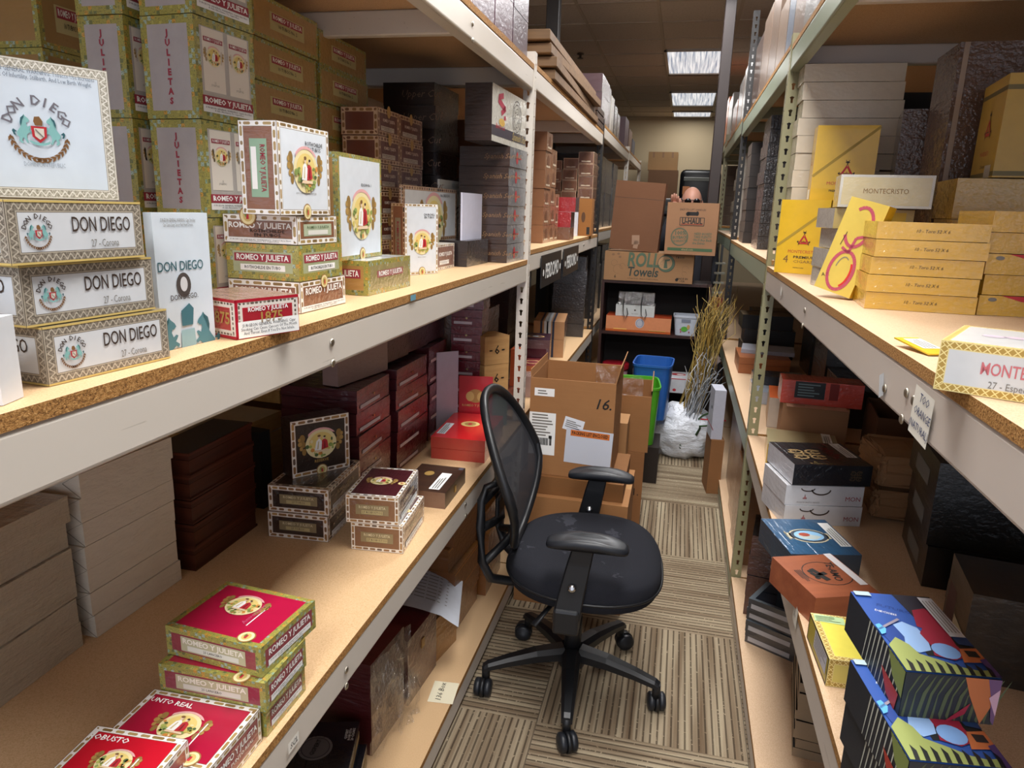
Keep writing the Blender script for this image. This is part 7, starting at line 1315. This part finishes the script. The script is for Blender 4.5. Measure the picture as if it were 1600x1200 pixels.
# dried grasses (uncountable strands)
rn = random.Random(12); bx0 = Vector((bagp.x + .0, bagp.y + .16, .25))
def strands(name, n, path, s0, s1, rad, mats, cut=1.0):
    bm = bmesh.new()
    for i in range(n):
        o0 = Vector((rn.gauss(0, s0), rn.gauss(0, s0), 0)); o1 = Vector((rn.gauss(0, s1), rn.gauss(0, s1), rn.gauss(0, s1))); end = cut * rn.uniform(.7, 1); pts = []
        for k in range(9):
            t_ = k / 8 * end * (len(path) - 1); a = min(int(t_), len(path) - 2); p = path[a].lerp(path[a + 1], t_ - a) + o0.lerp(o1, (k / 8) ** 1.5) + Vector((rn.gauss(0, .006), rn.gauss(0, .006), 0)) * (k > 0)
            if k > 6: p += Vector((rn.gauss(0, .02), rn.gauss(0, .02), -.012 * (k - 6)))
            pts.append(p)
        tube(bm, pts, [rad * (1 - .5 * k / 8) for k in range(9)], 3, False, mi=rn.randrange(len(mats)))
    return bmo(name, bm, mats, None, True)
GM = [flat('#b39a58', .5), flat('#8a7238', .5), flat('#c9bfa0', .5), flat('#a8a49a', .4)]
GP = [P(1058, 690, y=4.47), P(1072, 650, y=4.46), P(1090, 600, y=4.45), P(1102, 555, y=4.47), P(1108, 520, y=4.50), P(1120, 480, y=4.54), P(1124, 455, y=4.56)]
g = strands('dried_grass', 190, GP, .028, .05, .0032, [flat('#a8873c', .4), flat('#8a6d2c', .45), flat('#c9ae62', .4), flat('#5f5230', .5)]); tag(g, 'bunch of gold dried grass stalks rising from the white bag', 'dried grass', kind='stuff')
g = strands('white_stalks', 60, [p + Vector((.02, -.04, 0)) for p in GP], .03, .05, .004, [flat('#c9cfd8', .4), flat('#e0e2e4', .4), flat('#8f959c', .4)], .55); tag(g, 'white and silver ribbon stalks in front of the dried grass', 'dried grass', kind='stuff')
g = strands('feather_tuft', 110, [P(1056, 690, y=4.42), P(1054, 665, y=4.42), P(1056, 640, y=4.42)], .02, .035, .003, [flat('#d4d6d8', .6)]); tag(g, 'fluffy white feather tuft at the left of the grass bunch', 'feathers', kind='stuff')
g = strands('green_leaves', 7, [P(1075, 695, y=4.42), P(1080, 665, y=4.42), P(1090, 640, y=4.42)], .05, .06, .012, [flat('#35502c', .5)], .8); tag(g, 'dark green artificial leaves tucked into the mouth of the white bag', 'leaves', kind='stuff')
g = blob('artificial_flower', 'dusty pink fabric flower head hanging by the grass at the shelf edge', (P(1113, 560, y=4.5).x, 4.50, .575), .05, .05, .05, flat('#b8a4a0', .7), .5, 7, 3, 'flower', False, 6)
# ---------------------------------------------------------------- person behind the moving box
def person():
    e = empty('person', (.045, 5.93, 0)); tag(e, 'person with shaved head and dark glasses half hidden behind the moving box', 'person')
    me = bpy.data.meshes.new('body'); J = [((0, 0, .90), .13), ((0, 0, 1.12), .135), ((0, .0, 1.34), .15), ((0, 0, 1.43), .075), ((0, -.005, 1.50), .055), ((-.17, 0, 1.37), .06), ((-.22, -.02, 1.12), .045), ((-.20, -.16, .95), .036), ((.17, 0, 1.37), .06), ((.22, -.02, 1.12), .045), ((.20, -.16, .95), .036), ((-.09, 0, .80), .095), ((-.10, 0, .45), .065), ((-.10, .02, .09), .045), ((-.10, -.10, .04), .035), ((.09, 0, .80), .095), ((.10, 0, .45), .065), ((.10, .02, .09), .045), ((.10, -.10, .04), .035)]
    E_ = [(0, 1), (1, 2), (2, 3), (3, 4), (2, 5), (5, 6), (6, 7), (2, 8), (8, 9), (9, 10), (0, 11), (11, 12), (12, 13), (13, 14), (0, 15), (15, 16), (16, 17), (17, 18)]
    me.from_pydata([j[0] for j in J], E_, []); o = bpy.data.objects.new('body', me); COL.objects.link(o); md = o.modifiers.new('skin', 'SKIN'); o.modifiers.new('sub', 'SUBSURF').levels = 2; o.modifiers['sub'].render_levels = 2
    for v, j in zip(me.skin_vertices[0].data, J): v.radius = (j[1], j[1] * .8)
    me.skin_vertices[0].data[0].use_root = True; me.materials.append(flat('#23242c', .8)); o.parent = e
    SK = flat('#c9927c', .5); bm = bmesh.new(); bmesh.ops.create_icosphere(bm, subdivisions=4, radius=1)
    for v in bm.verts:
        p = v.co; x, y, z = p.x * .078, p.y * .098, p.z * .118
        if p.z < 0: x *= 1 - .28 * (-p.z); y = y * (1 - .15 * -p.z)
        if p.y < -.6: y -= .0
        if p.y < -.3 and -.1 < p.z < .12: y += .006                      # eye sockets
        if p.y < -.85 and abs(p.x) < .16 and -.42 < p.z < .05: y -= .022 * (1 - abs(p.x) / .16)   # nose
        v.co = Vector((x, y, z))
    h = bmo('head', bm, SK, e, True, (0, -.01, 1.585)); h.rotation_euler = (.28, 0, .05)
    for s in (-1, 1):
        bm = bmesh.new(); bmesh.ops.create_icosphere(bm, subdivisions=2, radius=1)
        for v in bm.verts: v.co = Vector((v.co.x * .010 + s * .080, v.co.y * .018 + .005, v.co.z * .030 - .01))
        bmo('ear', bm, SK, h, True); bm = bmesh.new(); lathe(bm, [(.001, -.003), (.026, -.003), (.026, .003), (.0, .003)], 18, c=(s * .033, -.098, .032), axis='y'); bmo('lens', bm, flat('#0c0c10', .1), h)
    bm = bmesh.new(); tube(bm, [(-.078, .0, .030), (-.07, -.08, .036), (-.03, -.102, .046), (.03, -.102, .046), (.07, -.08, .036), (.078, .0, .030)], .003, 6); bmo('glasses_frame', bm, BLK, h)
    boxo('mouth', -.022, .022, -.093, -.088, -.064, -.058, flat('#9a5c50', .5), h)
    # raised hand holding something dark near the head
    bm = bmesh.new(); tube(bm, [(-.22, -.02, 1.12), (-.20, -.14, 1.30), (-.135, -.16, 1.50)], [.045, .038, .026], 10); bmo('raised_forearm', bm, flat('#23242c', .8), e, True)
    bm = bmesh.new(); tube(bm, [(-.135, -.16, 1.50), (-.128, -.165, 1.55), (-.125, -.165, 1.585)], [.024, .034, .030], 10, flat=.6)
    for k in range(4): x = -.150 + k * .016; L = (.055, .065, .06, .045)[k]; tube(bm, [(x, -.165, 1.58), (x, -.172, 1.58 + L * .6), (x, -.185, 1.58 + L)], [.0085, .008, .0065], 6)
    tube(bm, [(-.105, -.165, 1.555), (-.088, -.175, 1.585), (-.088, -.182, 1.61)], [.010, .009, .007], 6); bmo('hand', bm, SK, e, True)
person()
# ---------------------------------------------------------------- things by the back wall
bx = box('carton', 'big light brown taped carton high by the back wall', 'carton', (P(1012, 262, y=11.6).x, 11.6), (P(1058, 262, y=11.6).x, 11.6), 2.135, ('h', .265), .5, m_card('#b08a60', .08))
for x in (-.32, 0, .32): bx.rect('packing_tape', 'F', bx.w * x, bx.h * .33, .03, bx.h * .3, ink('#8a6440', .3), 1)
bx.done(); box('carton', 'tall darker brown carton under the taped one by the back wall', 'carton', (P(1011, 300, y=11.5).x, 11.5), (P(1057, 300, y=11.5).x, 11.5), 1.00, ('h', 1.13), .6, m_card('#7d5c44', .08)); box('storage_unit', 'low grey storage unit carrying the cartons by the back wall', 'cabinet', (-1.1, 11.45), (.5, 11.45), 0, ('h', .995), .7, flat('#5a544c', .6))
e = empty('task_chair', (.17, 10.4, 0), .0); tag(e, 'black chair with tall padded back near the back wall', 'chair'); BF = flat('#191a1e', .4)
bm = bmesh.new(); addbox(bm, -.27, .27, -.05, .05, 1.28, 2.08, .07, seg=3); bmo('backrest', bm, BF, e, True); bm = bmesh.new(); addbox(bm, -.22, .22, -.06, -.05, 1.93, 1.98, .004); bmo('reflective_band', bm, flat('#7d8078', .4), e); bm = bmesh.new(); addbox(bm, -.28, .28, -.5, .02, 1.10, 1.22, .04, seg=2); bmo('seat', bm, BF, e, True); bm = bmesh.new(); tube(bm, [(0, -.2, 1.12), (0, -.2, .1)], .03, 10); bmo('column', bm, BF, e)
bm = bmesh.new()
for k in range(5): a = k * 1.2566; tube(bm, [(0, -.2, .12), (.32 * math.cos(a), -.2 + .32 * math.sin(a), .03)], [.03, .02], 8)
bmo('base', bm, BF, e)
stack(4, 'cigar_box', 'orange brown box, {} of the small pile beside the black chair back', 'box', (P(1066, 300, y=8.6).x, 8.6), (P(1077, 300, y=8.6).x, 8.6), 1.46, ('h', .34), .1, {'*': (None, 0, flat('#b5703c', .4))}, 'small orange brown pile', None, .006, .05)
box('storage_unit', 'dark cabinet carrying the orange brown pile and black equipment', 'cabinet', (-.52, 8.5), (.28, 8.5), 0, ('h', 1.459), .6, flat('#15130f', .5))
e = empty('printer', (P(1052, 305, y=8.4).x, 8.75, 1.461)); tag(e, 'black office machine with a glinting lamp left of the person', 'printer'); bm = bmesh.new(); addbox(bm, -.24, .10, -.2, .2, 0, .20, .03, seg=2); bmo('body', bm, flat('#101114', .3), e); bm = bmesh.new(); lathe(bm, [(.022, -.002), (.022, -.206), (.01, -.21)], 12, c=(-.17, 0, .12), axis='y'); bmo('lamp', bm, flat('#cfd6d6', .2, .6), e); boxo('screen', -.10, .0, -.206, -.2, .06, .12, flat('#3a3c30', .3), e)
# clutter between bookcase and right rack
for k in range(4): o = boxo('metal_bracket', -.035, .035, -.012, .012, 0, .010, flat('#a8a698', .35, .5)); o.location = (.262, 5.05 + .005 * k, .98 + .065 * k); o.rotation_euler = (.1, 0, .1 * k); tag(o, 'pale metal bracket, {} of the four stacked between bookcase and dark post'.format(ordn(k, 4)), 'bracket', 'metal brackets')
boxo('bracket_upright', .262, .278, 5.12, 5.136, .0, 1.3, flat('#2a2a28', .5)).name = 'slim_pole'; tag(bpy.data.objects['slim_pole'], 'slim dark pole behind the metal brackets', 'pole')
for k, c in enumerate(('#8a3428', '#b0a48c', '#7a2c22')): box('carton', ('dull red', 'cream', 'dark red')[k] + ' small carton in the clutter right of the bookcase', 'carton', (.225, 5.0 + .0), (.300, 5.0), .70 + .085 * k, ('h', .08), .1, flat(c, .5))
box('carton', 'plain carton under the small red and cream cartons', 'carton', (.225, 5.0), (.300, 5.0), 0, ('h', .699), .1, flat('#2a201a', .6))
